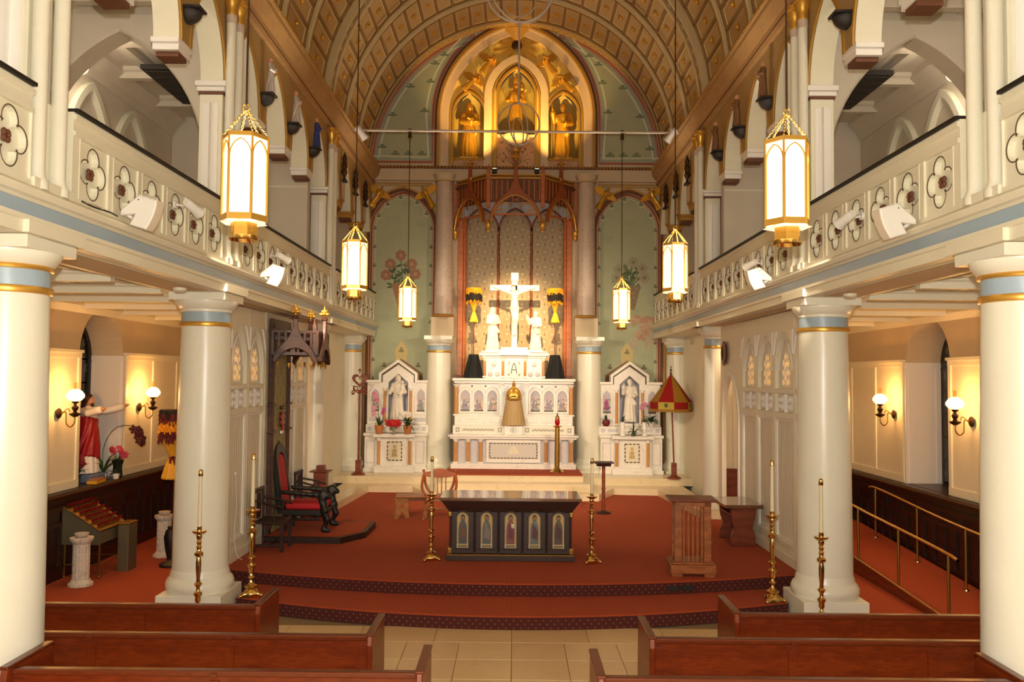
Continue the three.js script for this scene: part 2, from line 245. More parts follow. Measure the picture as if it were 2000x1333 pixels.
// ---- aisle ceilings, gallery floors and ceilings
for (const s of [-1, 1]) {
  const c = struct('ceiling_aisle', s < 0 ? 'coffered cream aisle ceiling over the votive rack' : 'coffered cream aisle ceiling over the ramp');
  mesh('ceiling_board', bx(s * 3.7, s * AX, 4.2, 4.46, 4, ZW), M.creamWall, c);
  const beam = prismX([[-0.09, 4.2], [-0.09, 4.15], [-0.06, 4.13], [-0.045, 4.06], [0.045, 4.06], [0.06, 4.13], [0.09, 4.15], [0.09, 4.2]], Math.min(s * 4.4, s * AX), Math.max(s * 4.4, s * AX));
  for (let z = -4; z > -17.5; z -= 1.3) mesh('ceiling_beam', beam, M.cream, c).position.z = z;
  for (const x of [4.75, 5.45, 6.15]) mesh('ceiling_rib', bx(s * (x - 0.04), s * (x + 0.04), 4.16, 4.2, 4, -17.4), M.cream, c);
  mesh('wall_cornice', prismZ(s < 0 ? [[-AX, 4.0], [-AX + 0.05, 4.0], [-AX + 0.14, 4.1], [-AX + 0.14, 4.2], [-AX, 4.2]] : [[AX, 4.0], [AX, 4.2], [AX - 0.14, 4.2], [AX - 0.14, 4.1], [AX - 0.05, 4.0]], -17.2, 4), M.cream, c);
  // end wall of the aisle
  const e = struct(s < 0 ? 'wall_aisle_end_left' : 'wall_aisle_end_right', s < 0 ? 'cream wall closing the aisle behind the throne' : 'cream wall closing the aisle behind the doorway');
  mesh('wall_plaster', bx(s * 4.45, s * AX, 0, 4.2, -17.2, -17.4), M.creamWall, e);
  mesh('wall_dado', bx(s * 4.45, s * AX, 0, 1.2, -17.15, -17.2), M.redWood, e);
  // gallery shell
  const g = struct('ceiling_gallery', s < 0 ? 'beamed ceiling of the gallery above the throne side' : 'beamed ceiling of the gallery above the ramp side');
  mesh('ceiling_board', bx(s * 3.95, s * (AX + 0.3), 8.15, 8.4, 4, ZW), M.galleryGrey, g);
  const gb = prismX([[-0.14, 8.15], [-0.14, 8.09], [-0.09, 8.06], [-0.07, 7.97], [0.07, 7.97], [0.09, 8.06], [0.14, 8.09], [0.14, 8.15]], Math.min(s * 4.1, s * AX), Math.max(s * 4.1, s * AX));
  for (let z = -5.2; z > -17; z -= 1.45) mesh('ceiling_beam', gb, M.galleryGrey, g).position.z = z;
  mesh('ceiling_rib', [bx(s * 5.35, s * 5.5, 8.05, 8.15, 4, -16.4), bx(s * 6.0, s * 6.15, 8.05, 8.15, 4, -16.4)], M.galleryGrey, g);
  mesh('wall_cornice', prismZ(s < 0 ? [[-AX, 7.75], [-AX + 0.06, 7.75], [-AX + 0.1, 7.9], [-AX + 0.28, 8.05], [-AX + 0.28, 8.15], [-AX, 8.15]] : [[AX, 7.75], [AX, 8.15], [AX - 0.28, 8.15], [AX - 0.28, 8.05], [AX - 0.1, 7.9], [AX - 0.06, 7.75]], -16.4, 4), M.galleryGrey, g);
  const gw = struct(s < 0 ? 'wall_gallery_left' : 'wall_gallery_right', s < 0 ? 'gallery wall with blind pointed arches above the throne side' : 'gallery wall with blind pointed arches above the ramp side');
  mesh('wall_plaster', bx(s * AX, s * (AX - 0.02), 4.46, 8.15, 4, -16.4), M.galleryGrey, gw);
  const blind = band([[-0.6, 0], [-0.6, 1.5], ...archPts(0.6, 1.15, 10, 1.5), [0.6, 1.5], [0.6, 0]], 0.11, 0.1);
  for (let z = -5.9; z > -16; z -= 1.45) { const m = mesh('blind_arch', blind, M.cream, gw); m.position.set(s * (AX - 0.02) - (s > 0 ? 0.1 : 0), 4.9, z); m.rotation.y = PI / 2; }
  mesh('gallery_floor', bx(s * 3.9, s * AX, 4.44, 4.47, 4, ZW), M.galleryGrey, gw);
  // diaphragm arch across the gallery
  const W = AX - 4.1, cx = s * (4.1 + AX) / 2;
  const dia = ext(poly([[-W / 2, 4.47], [-W / 2, 8.15], [W / 2, 8.15], [W / 2, 4.47], [W / 2 - 0.16, 4.47], [W / 2 - 0.16, 5.9], ...archPts(W / 2 - 0.16, 1.85, 14, 5.9).reverse(), [-W / 2 + 0.16, 5.9], [-W / 2 + 0.16, 4.47]]), 0.4, 0.03);
  mesh('diaphragm_arch', dia.translate(cx, 0, -11.75), M.galleryGrey, gw);
  mesh('end_wall', bx(s * 4.1, s * AX, 4.47, 8.15, -16.5, -16.7), M.galleryGrey, gw);
  mesh('end_rail', [bx(s * 4.1, s * AX, 6.75, 6.79, -16.5, -16.48)], M.cream, gw);
  const h = thing('ceiling_hatch', s < 0 ? 'black louvred hatch on the gallery ceiling above the throne side' : 'black louvred hatch on the gallery ceiling above the ramp side', 'hatch');
  mesh('hatch_frame', rbx(s * 5.05, s * 5.98, 7.9, 7.98, -13.2, -14.95, 0.01), M.dark, h);
  for (let i = 0; i < 6; i++) mesh('louvre', box(0.85, 0.015, 0.22, s * 5.515, 7.893, -13.4 - i * 0.27), M.dark, h);
}
// rear wall behind the photographer
{ const r = struct('wall_rear', 'cream wall behind the viewpoint'); mesh('wall_plaster', bx(-7.6, 7.6, -0.2, 12.8, 4, 4.3), M.creamWall, r); }

// ---- columns
function column(x, z, y0, label, o = {}) {
  const t = thing('column', label, 'column', [x, y0, z]);
  const H = 4.1 - y0, r0 = o.r0 || 0.345, r1 = o.r1 || 0.305, pl = o.plinth ?? 0.3;
  if (pl) mesh('plinth', rbox(r0 * 2.36, pl, r0 * 2.36, 0, pl / 2, 0, 0.008), M.column, t);
  const b = pl;
  mesh('base', lathe([[r0 * 1.15, b], [r0 * 1.17, b + 0.02], [r0 * 1.22, b + 0.06], [r0 * 1.22, b + 0.1], [r0 * 1.16, b + 0.15], [r0 * 1.08, b + 0.18], [r0 * 1.06, b + 0.2], [r0 * 1.04, b + 0.24], [r0, b + 0.28]], 40), M.column, t);
  const sh = []; for (let i = 0; i <= 10; i++) { const u = i / 10; sh.push([r0 + (r1 - r0) * (u * u * 0.6 + u * 0.4), b + 0.27 + u * (H - 0.39 - b - 0.27)]); }
  mesh('shaft', lathe(sh, 48), M.column, t);
  mesh('gold_ring', lathe([[r1, H - 0.43], [r1 + 0.022, H - 0.425], [r1 + 0.03, H - 0.4], [r1 + 0.022, H - 0.375], [r1, H - 0.37]], 40), M.gold, t);
  mesh('blue_band', lathe([[r1 + 0.002, H - 0.38], [r1 + 0.002, H - 0.24]], 40), M.blue, t);
  mesh('capital', lathe([[r1 + 0.004, H - 0.245], [r1 + 0.015, H - 0.235], [r1 + 0.015, H - 0.21], [r1 + 0.03, H - 0.2], [r1 + 0.07, H - 0.15], [r1 + 0.085, H - 0.11], [r1 + 0.085, H - 0.1]], 40), M.column, t);
  if (o.near) mesh('gold_ring', lathe([[r1, H - 0.245], [r1 + 0.025, H - 0.24], [r1 + 0.03, H - 0.222], [r1 + 0.02, H - 0.205], [r1, H - 0.2]], 40), M.gold, t);
  const a = o.ab || 0.36; mesh('abacus', rbox(a * 2, 0.1, a * 2, 0, H - 0.05, 0, 0.006), M.column, t);
  return t;
}
for (const s of [-1, 1]) {
  const S = SIDE[s];
  column(s * CX, zA, 0, `huge cream column nearest the viewer on the ${S}`, { near: 1 });
  column(s * CX, zB, 0, s < 0 ? 'cream round column on square plinth beside the wooden chair and candlesticks' : 'cream round column on square plinth beside the ramp railing');
  column(s * CX, zC, 0.34, s < 0 ? 'cream column half hidden behind the throne' : 'cream column beside the pointed doorway', { plinth: 0.1, r0: 0.21, r1: 0.18, ab: 0.26 });
  column(s * 4.22, zD, 0.66, s < 0 ? 'cream corner column behind the heart topped staff' : 'cream corner column behind the red and yellow umbrella', { plinth: 0.06, r0: 0.32, r1: 0.29 });
  column(s * 1.93, zD, 0.66, s < 0 ? 'cream column between the main altar and the side altar with potted orchids' : 'cream column between the main altar and the side altar with the sanctuary lamp', { plinth: 0.06, r0: 0.33, r1: 0.3 });
  // pale shaft standing above it on the wall
  const u = thing('wall_column', s < 0 ? 'slender veined marble shaft above the column left of the reredos canopy' : 'slender veined marble shaft above the column right of the reredos canopy', 'column', [s * 1.86, 4.1, -21.95]);
  mesh('pedestal', rbox(0.6, 0.5, 0.44, 0, 0.25, 0, 0.01), M.peach, u);
  mesh('gold_ring', lathe([[0.2, 0.5], [0.29, 0.51], [0.3, 0.54], [0.27, 0.57], [0.2, 0.58]]), M.goldPaint, u);
  mesh('shaft', lathe([[0.24, 0.58], [0.24, 0.7], [0.225, 2.4], [0.215, 4.05]], 28), M.pinkMarble, u);
  mesh('capital', lathe([[0.215, 4.05], [0.25, 4.06], [0.25, 4.1], [0.24, 4.12], [0.28, 4.2], [0.3, 4.25]]), M.peach, u); mesh('gold_ring', ring(0.235, 0.018, 4.06, 28, 6), M.goldPaint, u);
}
// ---- gallery front: entablature, parapet
const quat = (R, r, n = 10) => { const pts = []; for (let q = 0; q < 4; q++) { const a = q * PI / 2, cx = R * Math.cos(a), cy = R * Math.sin(a); for (let i = 0; i <= n; i++) { const b = a - 1.95 + 3.9 * i / n; pts.push([cx + r * Math.cos(b), cy + r * Math.sin(b)]); } } return pts; };
const qHole = quat(0.122, 0.104);
const qPlate = ext(poly([[-0.25, -0.27], [0.25, -0.27], [0.25, 0.27], [-0.25, 0.27]], [qHole.slice().reverse()]), 0.075, 0.006).translate(0, 0, -0.06);
const qLine = tube(qHole.map(([x, y]) => [x, y, 0.014]), 0.0055, 90, 5, true);
const qBoss = (() => { const g = []; for (let q = 0; q < 4; q++) { const a = q * PI / 2 + PI / 4; g.push(new THREE.SphereGeometry(0.03, 8, 6).scale(1, 1, 0.6).translate(0.032 * Math.cos(a), 0.032 * Math.sin(a), -0.012)); } g.push(sph(0.016, 0, 0, 0.012, 8), cyl(0.012, 0.012, 0.08, 0, -0.04, -0.06, 6)); return merge(g); })();
const qBack = new THREE.BoxGeometry(0.5, 0.54, 0.012).translate(0, 0, -0.055);
const qStop = box(0.02, 0.54, 0.03, 0, 0, 0.02);
M.boss = std('#6b4028', 0.6); M.outline = std('#5a4630', 0.6);
for (const s of [-1, 1]) {
  const S = SIDE[s], e = struct('trim_entablature', `cream and blue entablature below the gallery parapet on the ${S}`);
  const P = (pts) => prismZ(s < 0 ? pts.map(([x, y]) => [-x, y]) : pts.slice().reverse(), ZW, 4);
  mesh('architrave', P([[4.38, 4.1], [3.66, 4.1], [3.66, 4.19], [3.64, 4.2], [3.64, 4.235], [4.38, 4.235]]), M.cream, e);
  mesh('soffit_panel', [bx(s * 3.8, s * 4.25, 4.085, 4.1, zA - 0.55, zB + 0.6), bx(s * 3.8, s * 4.25, 4.085, 4.1, zB - 0.6, zC + 0.6)], M.peach, e);
  mesh('blue_frieze', P([[4.38, 4.235], [3.665, 4.235], [3.665, 4.345], [4.38, 4.345]]), M.blue, e);
  mesh('cornice_moulding', P([[4.2, 4.345], [3.65, 4.345], [3.63, 4.365], [3.6, 4.375], [3.575, 4.41], [3.575, 4.425], [3.6, 4.435], [3.63, 4.455], [3.66, 4.475], [4.2, 4.475]]), M.cream, e);
  for (const z of [zA, zB, zC]) mesh('cap_block', rbx(s * 3.615, s * 4.42, 4.1, 4.2, z - (z === zC ? 0.3 : 0.42), z + (z === zC ? 0.3 : 0.42), 0.006), M.cream, e);
  const bays = [[3.8, zA + 0.3, 'nearest the viewer'], [zA - 0.3, zB + 0.3, 'with the first white loudspeaker'], [zB - 0.3, zC + 0.3, 'above the sanctuary screen'], [zC - 0.3, ZW, 'beside the altar wall']];
  bays.forEach(([z1, z0, w], bi) => {
    const t = thing('gallery_parapet', `cream pierced quatrefoil gallery parapet ${w} on the ${S}`, 'parapet', [s * 3.72, 4.475, 0], s < 0 ? PI / 2 : -PI / 2);
    // local frame: +x runs along z (s<0: x = -z), +z faces the nave
    const lx = (z) => (s < 0 ? -z : z), a = Math.min(lx(z0), lx(z1)), b = Math.max(lx(z0), lx(z1));
    mesh('base_rail', bx(a, b, 0, 0.045, -0.12, 0.04), M.cream, t);
    mesh('upper_board', prismX([[-0.1, 0.56], [0.05, 0.56], [0.05, 0.595], [0.03, 0.605], [0.03, 0.69], [0.055, 0.7], [0.055, 0.735], [0.03, 0.745], [0.03, 0.76], [-0.1, 0.76]], a, b), M.cream, t);
    mesh('hand_rail', rbx(a, b, 0.76, 0.79, -0.14, 0.07, 0.006), M.black, t);
    const n = bi === 0 ? 6 : Math.floor((b - a - 0.02) / 0.6), w0 = bi === 0 ? -zA + 0 : 0;
    let xs = []; if (bi === 0) { for (let k = 0; k < 6; k++) xs.push(lx(zA + 0.55 + 0.6 * k)); } else { const m = (a + b) / 2; for (let k = 0; k < n; k++) xs.push(m + (k - (n - 1) / 2) * 0.6); }
    xs.sort((p, q) => p - q);
    const edges = [a, ...xs.flatMap((x) => [x - 0.25, x + 0.25]), b];
    for (let k = 0; k < edges.length; k += 2) if (edges[k + 1] - edges[k] > 0.01) mesh('pier', bx(edges[k], edges[k + 1], 0.045, 0.56, -0.095, 0.03), M.cream, t);
    for (const x of xs) { const q = mesh('quatrefoil_panel', qPlate, M.cream, t); q.position.set(x, 0.315, 0); mesh('outline', qLine, M.outline, q); mesh('boss', qBoss, M.boss, q); mesh('backing', qBack, M.cream, q); for (const k of [-1, 1]) mesh('frame_strip', qStop, M.cream, q).position.x = k * 0.255; }
  });
}
// ---- upper arcade
const SPR = 6.85, APX = 7.85, TOPY = 8.1;
function arcade(z1, z0, n, s, label, opt = {}) {
  const t = thing('gallery_arcade', label, 'arcade'), pitch = (z1 - z0) / n, hp = opt.hp || 0.15, hw = pitch / 2 - hp, X0 = s * 4.12, X1 = s * 3.82;
  // profile in (u = -z, y)
  const pts = [[-z1, TOPY], [-z0, TOPY], [-z0, SPR]]; for (let i = n - 1; i >= 0; i--) { const c = -z1 + pitch * (i + 0.5); pts.push(...archPts(hw, APX - SPR, 12, SPR, c).reverse()); } pts.push([-z1, SPR]);
  const g = ext(poly(pts), 0.3); g.rotateY(PI / 2).translate(s > 0 ? 3.82 : -4.12, 0, 0);
  mesh('arch_wall', g, M.cream, t);
  // painted tan spandrel skin on the nave side, gold edge strip
  const sp = ext(poly(pts), 0.012); sp.rotateY(PI / 2).translate(s > 0 ? 3.812 : -3.824, 0, 0); mesh('spandrel', sp, M.spandrel, t);
  for (let i = 0; i < n; i++) { const c = -z1 + pitch * (i + 0.5); const e = band(archPts(hw, APX - SPR, 12, SPR, c), 0.045, 0.03); e.rotateY(PI / 2).translate(s > 0 ? 3.79 : -3.82, 0, 0); mesh('gold_edge', e, M.goldPaint, t); }
  for (let i = 1; i < n; i++) {
    const z = z1 - pitch * i;
    const p = mesh('pendant', [rbx(X0 + s * 0.01, X1 - s * 0.01, SPR - 0.05, SPR + 0.01, z - hp - 0.05, z + hp + 0.05, 0.006), rbx(X0, X1, SPR - 0.13, SPR - 0.05, z - hp - 0.02, z + hp + 0.02, 0.006)], opt.gold ? M.goldPaint : M.white, t);
    mesh('pendant_foot', rbx(X0 - s * 0.02, X1 + s * 0.02, SPR - 0.19, SPR - 0.13, z - hp + 0.03, z + hp - 0.03, 0.006), M.boss, p);
    if (opt.gold) { mesh('painted_panel', [bx(X1 - s * 0.04, X1 - s * 0.05, SPR + 0.06, SPR + 0.42, z - hp + 0.03, z + hp - 0.03)], M.pinkMarble, p); mesh('gold_frame', [bx(X1 - s * 0.04, X1 - s * 0.06, SPR + 0.03, SPR + 0.06, z - hp + 0.03, z + hp - 0.03), bx(X1 - s * 0.04, X1 - s * 0.06, SPR + 0.03, SPR + 0.42, z - hp, z - hp + 0.03), bx(X1 - s * 0.04, X1 - s * 0.06, SPR + 0.03, SPR + 0.42, z + hp - 0.03, z + hp)], M.goldPaint, p); }
  }
  return t;
}
for (const s of [-1, 1]) {
  const S = SIDE[s];
  arcade(zA + 4.35, zA, 3, s, `arcade of hanging pointed arches nearest the viewer on the ${S}`);
  arcade(zA, zB, 3, s, `three hanging pointed arches before the dark ceiling hatch on the ${S}`);
  arcade(zB, zC + 0.1, 4, s, `arcade of four hanging pointed arches with saint statues on the ${S}`);
  arcade(zC + 0.1, ZW, 4, s, `gilded arcade of hanging pointed arches beside the altar wall on the ${S}`, { gold: 1, hp: 0.16 });
  for (const [z, w] of [[zA, 'nearest the viewer'], [zB, 'behind the front lantern'], [zC, 'behind the second lantern']]) {
    const t = thing('gallery_pier', `cream gallery pier with twin colonnettes ${w} on the ${S}`, 'pier', [s * 3.97, 4.475, z]);
    mesh('pier_body', rbox(0.3, 2.25, 0.34, 0, 1.125, 0, 0.008), M.cream, t); mesh('pier_foot', [rbox(0.34, 0.76, 0.58, -s * 0.02, 0.38, 0, 0.008), rbox(0.3, 0.08, 0.58, -s * 0.16, 0.04, 0, 0.008)], M.cream, t);
    mesh('pier_panel', [box(0.03, 2.0, 0.2, -s * 0.0, 1.1, 0.165), box(0.2, 2.0, 0.02, 0, 1.1, 0.175)], M.white, t);
    mesh('pier_cap', [rbox(0.4, 0.07, 0.44, 0, 2.36, 0, 0.008), rbox(0.36, 0.06, 0.4, 0, 2.29, 0, 0.008)], M.white, t);
    mesh('cap_foot', rbox(0.33, 0.04, 0.37, 0, 2.24, 0, 0.006), M.boss, t);
    for (const dz of [-0.15, 0.15]) {
      const r = 0.062, c = mesh('colonnette', lathe([[r + 0.03, 0], [r + 0.03, 0.06], [r + 0.012, 0.1], [r, 0.14], [r, 3.3]], 18), M.column, t); c.position.set(-s * 0.24, 0, dz);
      mesh('gilt_capital', lathe([[r + 0.004, 3.26], [r + 0.012, 3.28], [r + 0.006, 3.33], [r + 0.02, 3.4], [r + 0.045, 3.46], [r + 0.045, 3.5], [r + 0.06, 3.51], [r + 0.06, 3.58]], 14), M.gold, c);
      mesh('grey_collar', lathe([[r + 0.006, 3.16], [r + 0.008, 3.28]], 14), M.pinkMarble, c);
    }
  }
  // timber cornice from which the vault springs
  const c = struct('trim_vault_cornice', `broad gilded timber cornice under the vault on the ${S}`);
  const P = (pts) => prismZ(s < 0 ? pts.map(([x, y]) => [-x, y]) : pts.slice().reverse(), ZW, 4);
  mesh('cornice_beam', P([[4.5, 8.08], [3.8, 8.08], [3.76, 8.1], [3.74, 8.16], [3.72, 8.18], [3.72, 8.24], [3.6, 8.42], [3.6, 8.5], [3.58, 8.52], [3.58, 8.58], [4.5, 8.58]]), M.cornice, c);
  const bead = new THREE.BoxGeometry(0.02, 0.025, 0.035), pos = []; for (let z = -22; z < -10; z += 0.07) pos.push(bead.clone().translate(s * 3.575, 8.545, z));
  const bm = mesh('bead_moulding', pos, M.goldPaint, c); bm.userData.kind = 'stuff';
  mesh('gold_line', P([[3.735, 8.155], [3.725, 8.155], [3.725, 8.175], [3.735, 8.175]]), M.boss, c);
}
// ---- vault
const VR = 3.92, VY = 8.56;
{
  const v = struct('ceiling', 'gilded coffered barrel vault over the nave');
  const arcS = (r0, r1, z0, z1, a0 = 0, a1 = PI, n = 64) => { const o = []; for (let i = 0; i <= n; i++) { const a = a0 + (a1 - a0) * i / n; o.push([r1 * Math.cos(a), r1 * Math.sin(a)]); } for (let i = n; i >= 0; i--) { const a = a0 + (a1 - a0) * i / n; o.push([r0 * Math.cos(a), r0 * Math.sin(a)]); } return toCreasedNormals(ext(poly(o), z1 - z0), 0.5).translate(0, VY, z0); };
  mesh('vault_shell', arcS(VR, VR + 0.3, ZW - 0.3, 4), M.vault, v);
  const leafTex = ctex(256, 128, (x, w, h) => { x.fillStyle = '#b08a50'; x.fillRect(0, 0, w, h); x.strokeStyle = '#e0c48c'; x.lineWidth = 7; x.beginPath(); for (let i = 0; i <= 64; i++) x.lineTo(i * 4, 64 + 30 * Math.sin(i * PI / 16)); x.stroke(); x.strokeStyle = '#6a4a24'; x.lineWidth = 4; x.beginPath(); for (let i = 0; i <= 64; i++) x.lineTo(i * 4, 64 - 30 * Math.sin(i * PI / 16)); x.stroke(); x.fillStyle = '#6f5228'; for (let k = 0; k < 4; k++) { x.beginPath(); x.ellipse(32 + k * 64, 64, 18, 10, 0, 0, 7); x.fill(); } });
  leafTex.wrapS = leafTex.wrapT = THREE.RepeatWrapping; leafTex.repeat.set(30, 1);
  const leafMat = new THREE.MeshStandardMaterial({ map: leafTex, roughness: 0.6 }); leafMat.userData = {};
  const chainTex = leafTex.clone(); chainTex.repeat.set(40, 1); const chainMat = new THREE.MeshStandardMaterial({ map: ctex(128, 128, (x, w, h) => { x.fillStyle = '#a4875a'; x.fillRect(0, 0, w, h); x.strokeStyle = '#5c5650'; x.lineWidth = 14; x.beginPath(); x.ellipse(64, 64, 52, 36, 0, 0, 7); x.stroke(); x.fillStyle = '#5c5650'; x.fillRect(0, 54, 14, 20); x.fillRect(114, 54, 14, 20); x.fillStyle = '#d8c69a'; x.beginPath(); x.arc(64, 64, 11, 0, 7); x.fill(); }), roughness: 0.6 }); chainMat.map.wrapS = THREE.RepeatWrapping; chainMat.map.wrapT = THREE.RepeatWrapping; chainMat.map.repeat.set(44, 1); chainMat.userData = {};
  const strip = (R, z0, z1, n = 80) => { const g = new THREE.CylinderGeometry(R, R, z1 - z0, n, 1, true, -PI / 2, PI); g.rotateX(PI / 2).translate(0, VY, (z0 + z1) / 2); g.scale(1, 1, 1); return g; };
  const stripSolid = (R, z0, z1) => { const N = 80, p = [], uv = [], id = []; for (let i = 0; i <= N; i++) { const a = PI * i / N; for (const z of [z0, z1]) { p.push(R * Math.cos(a), VY + R * Math.sin(a), z); uv.push(i / N, z === z0 ? 0 : 1); } } for (let i = 0; i < N; i++) { const k = 2 * i; id.push(k, k + 1, k + 2, k + 1, k + 3, k + 2); } const g = new THREE.BufferGeometry(); g.setAttribute('position', new THREE.Float32BufferAttribute(p, 3)); g.setAttribute('uv', new THREE.Float32BufferAttribute(uv, 2)); g.setIndex(id); g.computeVertexNormals(); return g; };
  const rib = (z, w, d, name) => mesh(name || 'rib', [arcS(VR - d, VR + 0.02, z - w / 2, z + w / 2), arcS(VR - d - 0.03, VR + 0.02, z - w * 0.22, z + w * 0.22), arcS(VR - d * 0.5, VR + 0.02, z - w / 2 - 0.05, z + w / 2 + 0.05)], M.vaultRib, v);
  // rings of coffers: from the altar wall towards the nave
  const ringZ = []; let z = ZW + 0.38; for (let k = 0; k < 3; k++) { ringZ.push([z, z + 1.28]); z += 1.56; } const zMain = z + 0.1; z += 0.52; for (let k = 0; k < 5; k++) { ringZ.push([z, z + 1.28]); z += 1.56; }
  mesh('leaf_border', arcS(VR - 0.06, VR + 0.02, ZW, ZW + 0.26), M.vaultRib, v); mesh('leaf_print', stripSolid(VR - 0.061, ZW + 0.02, ZW + 0.24), leafMat, v); leafMat.side = chainMat.side = THREE.DoubleSide;
  mesh('main_rib', [arcS(VR - 0.12, VR + 0.02, zMain - 0.2, zMain + 0.2), arcS(VR - 0.15, VR + 0.015, zMain - 0.215, zMain - 0.13), arcS(VR - 0.15, VR + 0.015, zMain + 0.13, zMain + 0.215)], M.vaultRib, v); mesh('chain_print', stripSolid(VR - 0.128, zMain - 0.125, zMain + 0.125), chainMat, v);
  for (let k = 0; k < ringZ.length; k++) { const zz = ringZ[k][1] + 0.14; if (k !== 2) rib(zz, 0.17, 0.07); }
  const N = 30, aw = PI / N, L = 1.28, wd = VR * aw, fr = 0.032, dp = 0.05;
  const geo = merge([paintV(box(wd - 0.01, 0.02, L, 0, 0.0, 0), '#bb9c68'), paintV(merge([box(fr, dp, L, -wd / 2 + fr / 2, -dp / 2, 0), box(fr, dp, L, wd / 2 - fr / 2, -dp / 2, 0), box(wd, dp, fr * 1.5, 0, -dp / 2, -L / 2 + fr * 0.75), box(wd, dp, fr * 1.5, 0, -dp / 2, L / 2 - fr * 0.75)]), '#8e6c3c'), paintV(merge([box(fr * 0.55, 0.02, L - 0.16, -wd / 2 + fr * 1.7, -0.012, 0), box(fr * 0.55, 0.02, L - 0.16, wd / 2 - fr * 1.7, -0.012, 0), box(wd - 0.11, 0.02, fr * 0.9, 0, -0.012, -L / 2 + 0.1), box(wd - 0.11, 0.02, fr * 0.9, 0, -0.012, L / 2 - 0.1)]), '#d8c08c')]);
  const ros = merge([new THREE.SphereGeometry(0.05, 10, 7).scale(1, 0.8, 1).translate(0, -0.04, 0), lathe([[0.0, -0.01], [0.08, -0.014], [0.086, -0.024], [0.04, -0.04]], 8)]);
  for (const [z0, z1] of ringZ) for (let i = 0; i < N; i++) { const a = (i + 0.5) * aw; const m = mesh('coffer', geo, M.coffer, v); const R = VR * Math.cos(aw / 2) - 0.012; m.position.set(R * Math.cos(a), VY + R * Math.sin(a), (z0 + z1) / 2); m.rotation.z = a - PI / 2; mesh('rosette', ros, M.gold, m); }
}
// ---- altar wall
const BIGW = 2.0, BIGS = 10.0, BIGR = 2.45; // big arch half width, springing, rise
const sub = (pts) => pts.slice().reverse();
function uvRect(g, x0, x1, y0, y1) { const p = g.attributes.position, uv = g.attributes.uv; for (let i = 0; i < p.count; i++) uv.setXY(i, (p.getX(i) - x0) / (x1 - x0), (p.getY(i) - y0) / (y1 - y0)); g.userData.tri = 1; return g; }
const jamb = (w, y0, ys, rise, x0 = 0, n = 16) => [[x0 - w, y0], ...archPts(w, rise, n, ys, x0), [x0 + w, y0]];
const greenBase = (x, w, h, sd) => { x.fillStyle = '#b4ba9a'; x.fillRect(0, 0, w, h); let q = sd; const r = () => { q = (q * 16807) % 2147483647; return q / 2147483647; }; for (let i = 0; i < 260; i++) { x.globalAlpha = 0.05 + 0.08 * r(); x.fillStyle = ['#93a084', '#b8ba98', '#9ca488', '#c2be9a', '#8f9c86'][(r() * 5) | 0]; x.fillRect(r() * w - 30, r() * h - 20, 30 + r() * 90, 15 + r() * 60); } x.globalAlpha = 1; return r; };
const fleur = (x, px, py, k, c) => { x.fillStyle = c; for (const a of [0, 2.1, 4.2]) { x.beginPath(); x.arc(px + k * Math.cos(a - PI / 2), py + k * Math.sin(a - PI / 2), k * 0.75, 0, 7); x.fill(); } x.fillRect(px - k * 0.25, py - k, k * 0.5, k * 2.4); };
const wb = struct('wall_back', 'painted altar wall with green arched panels and gilded niches');
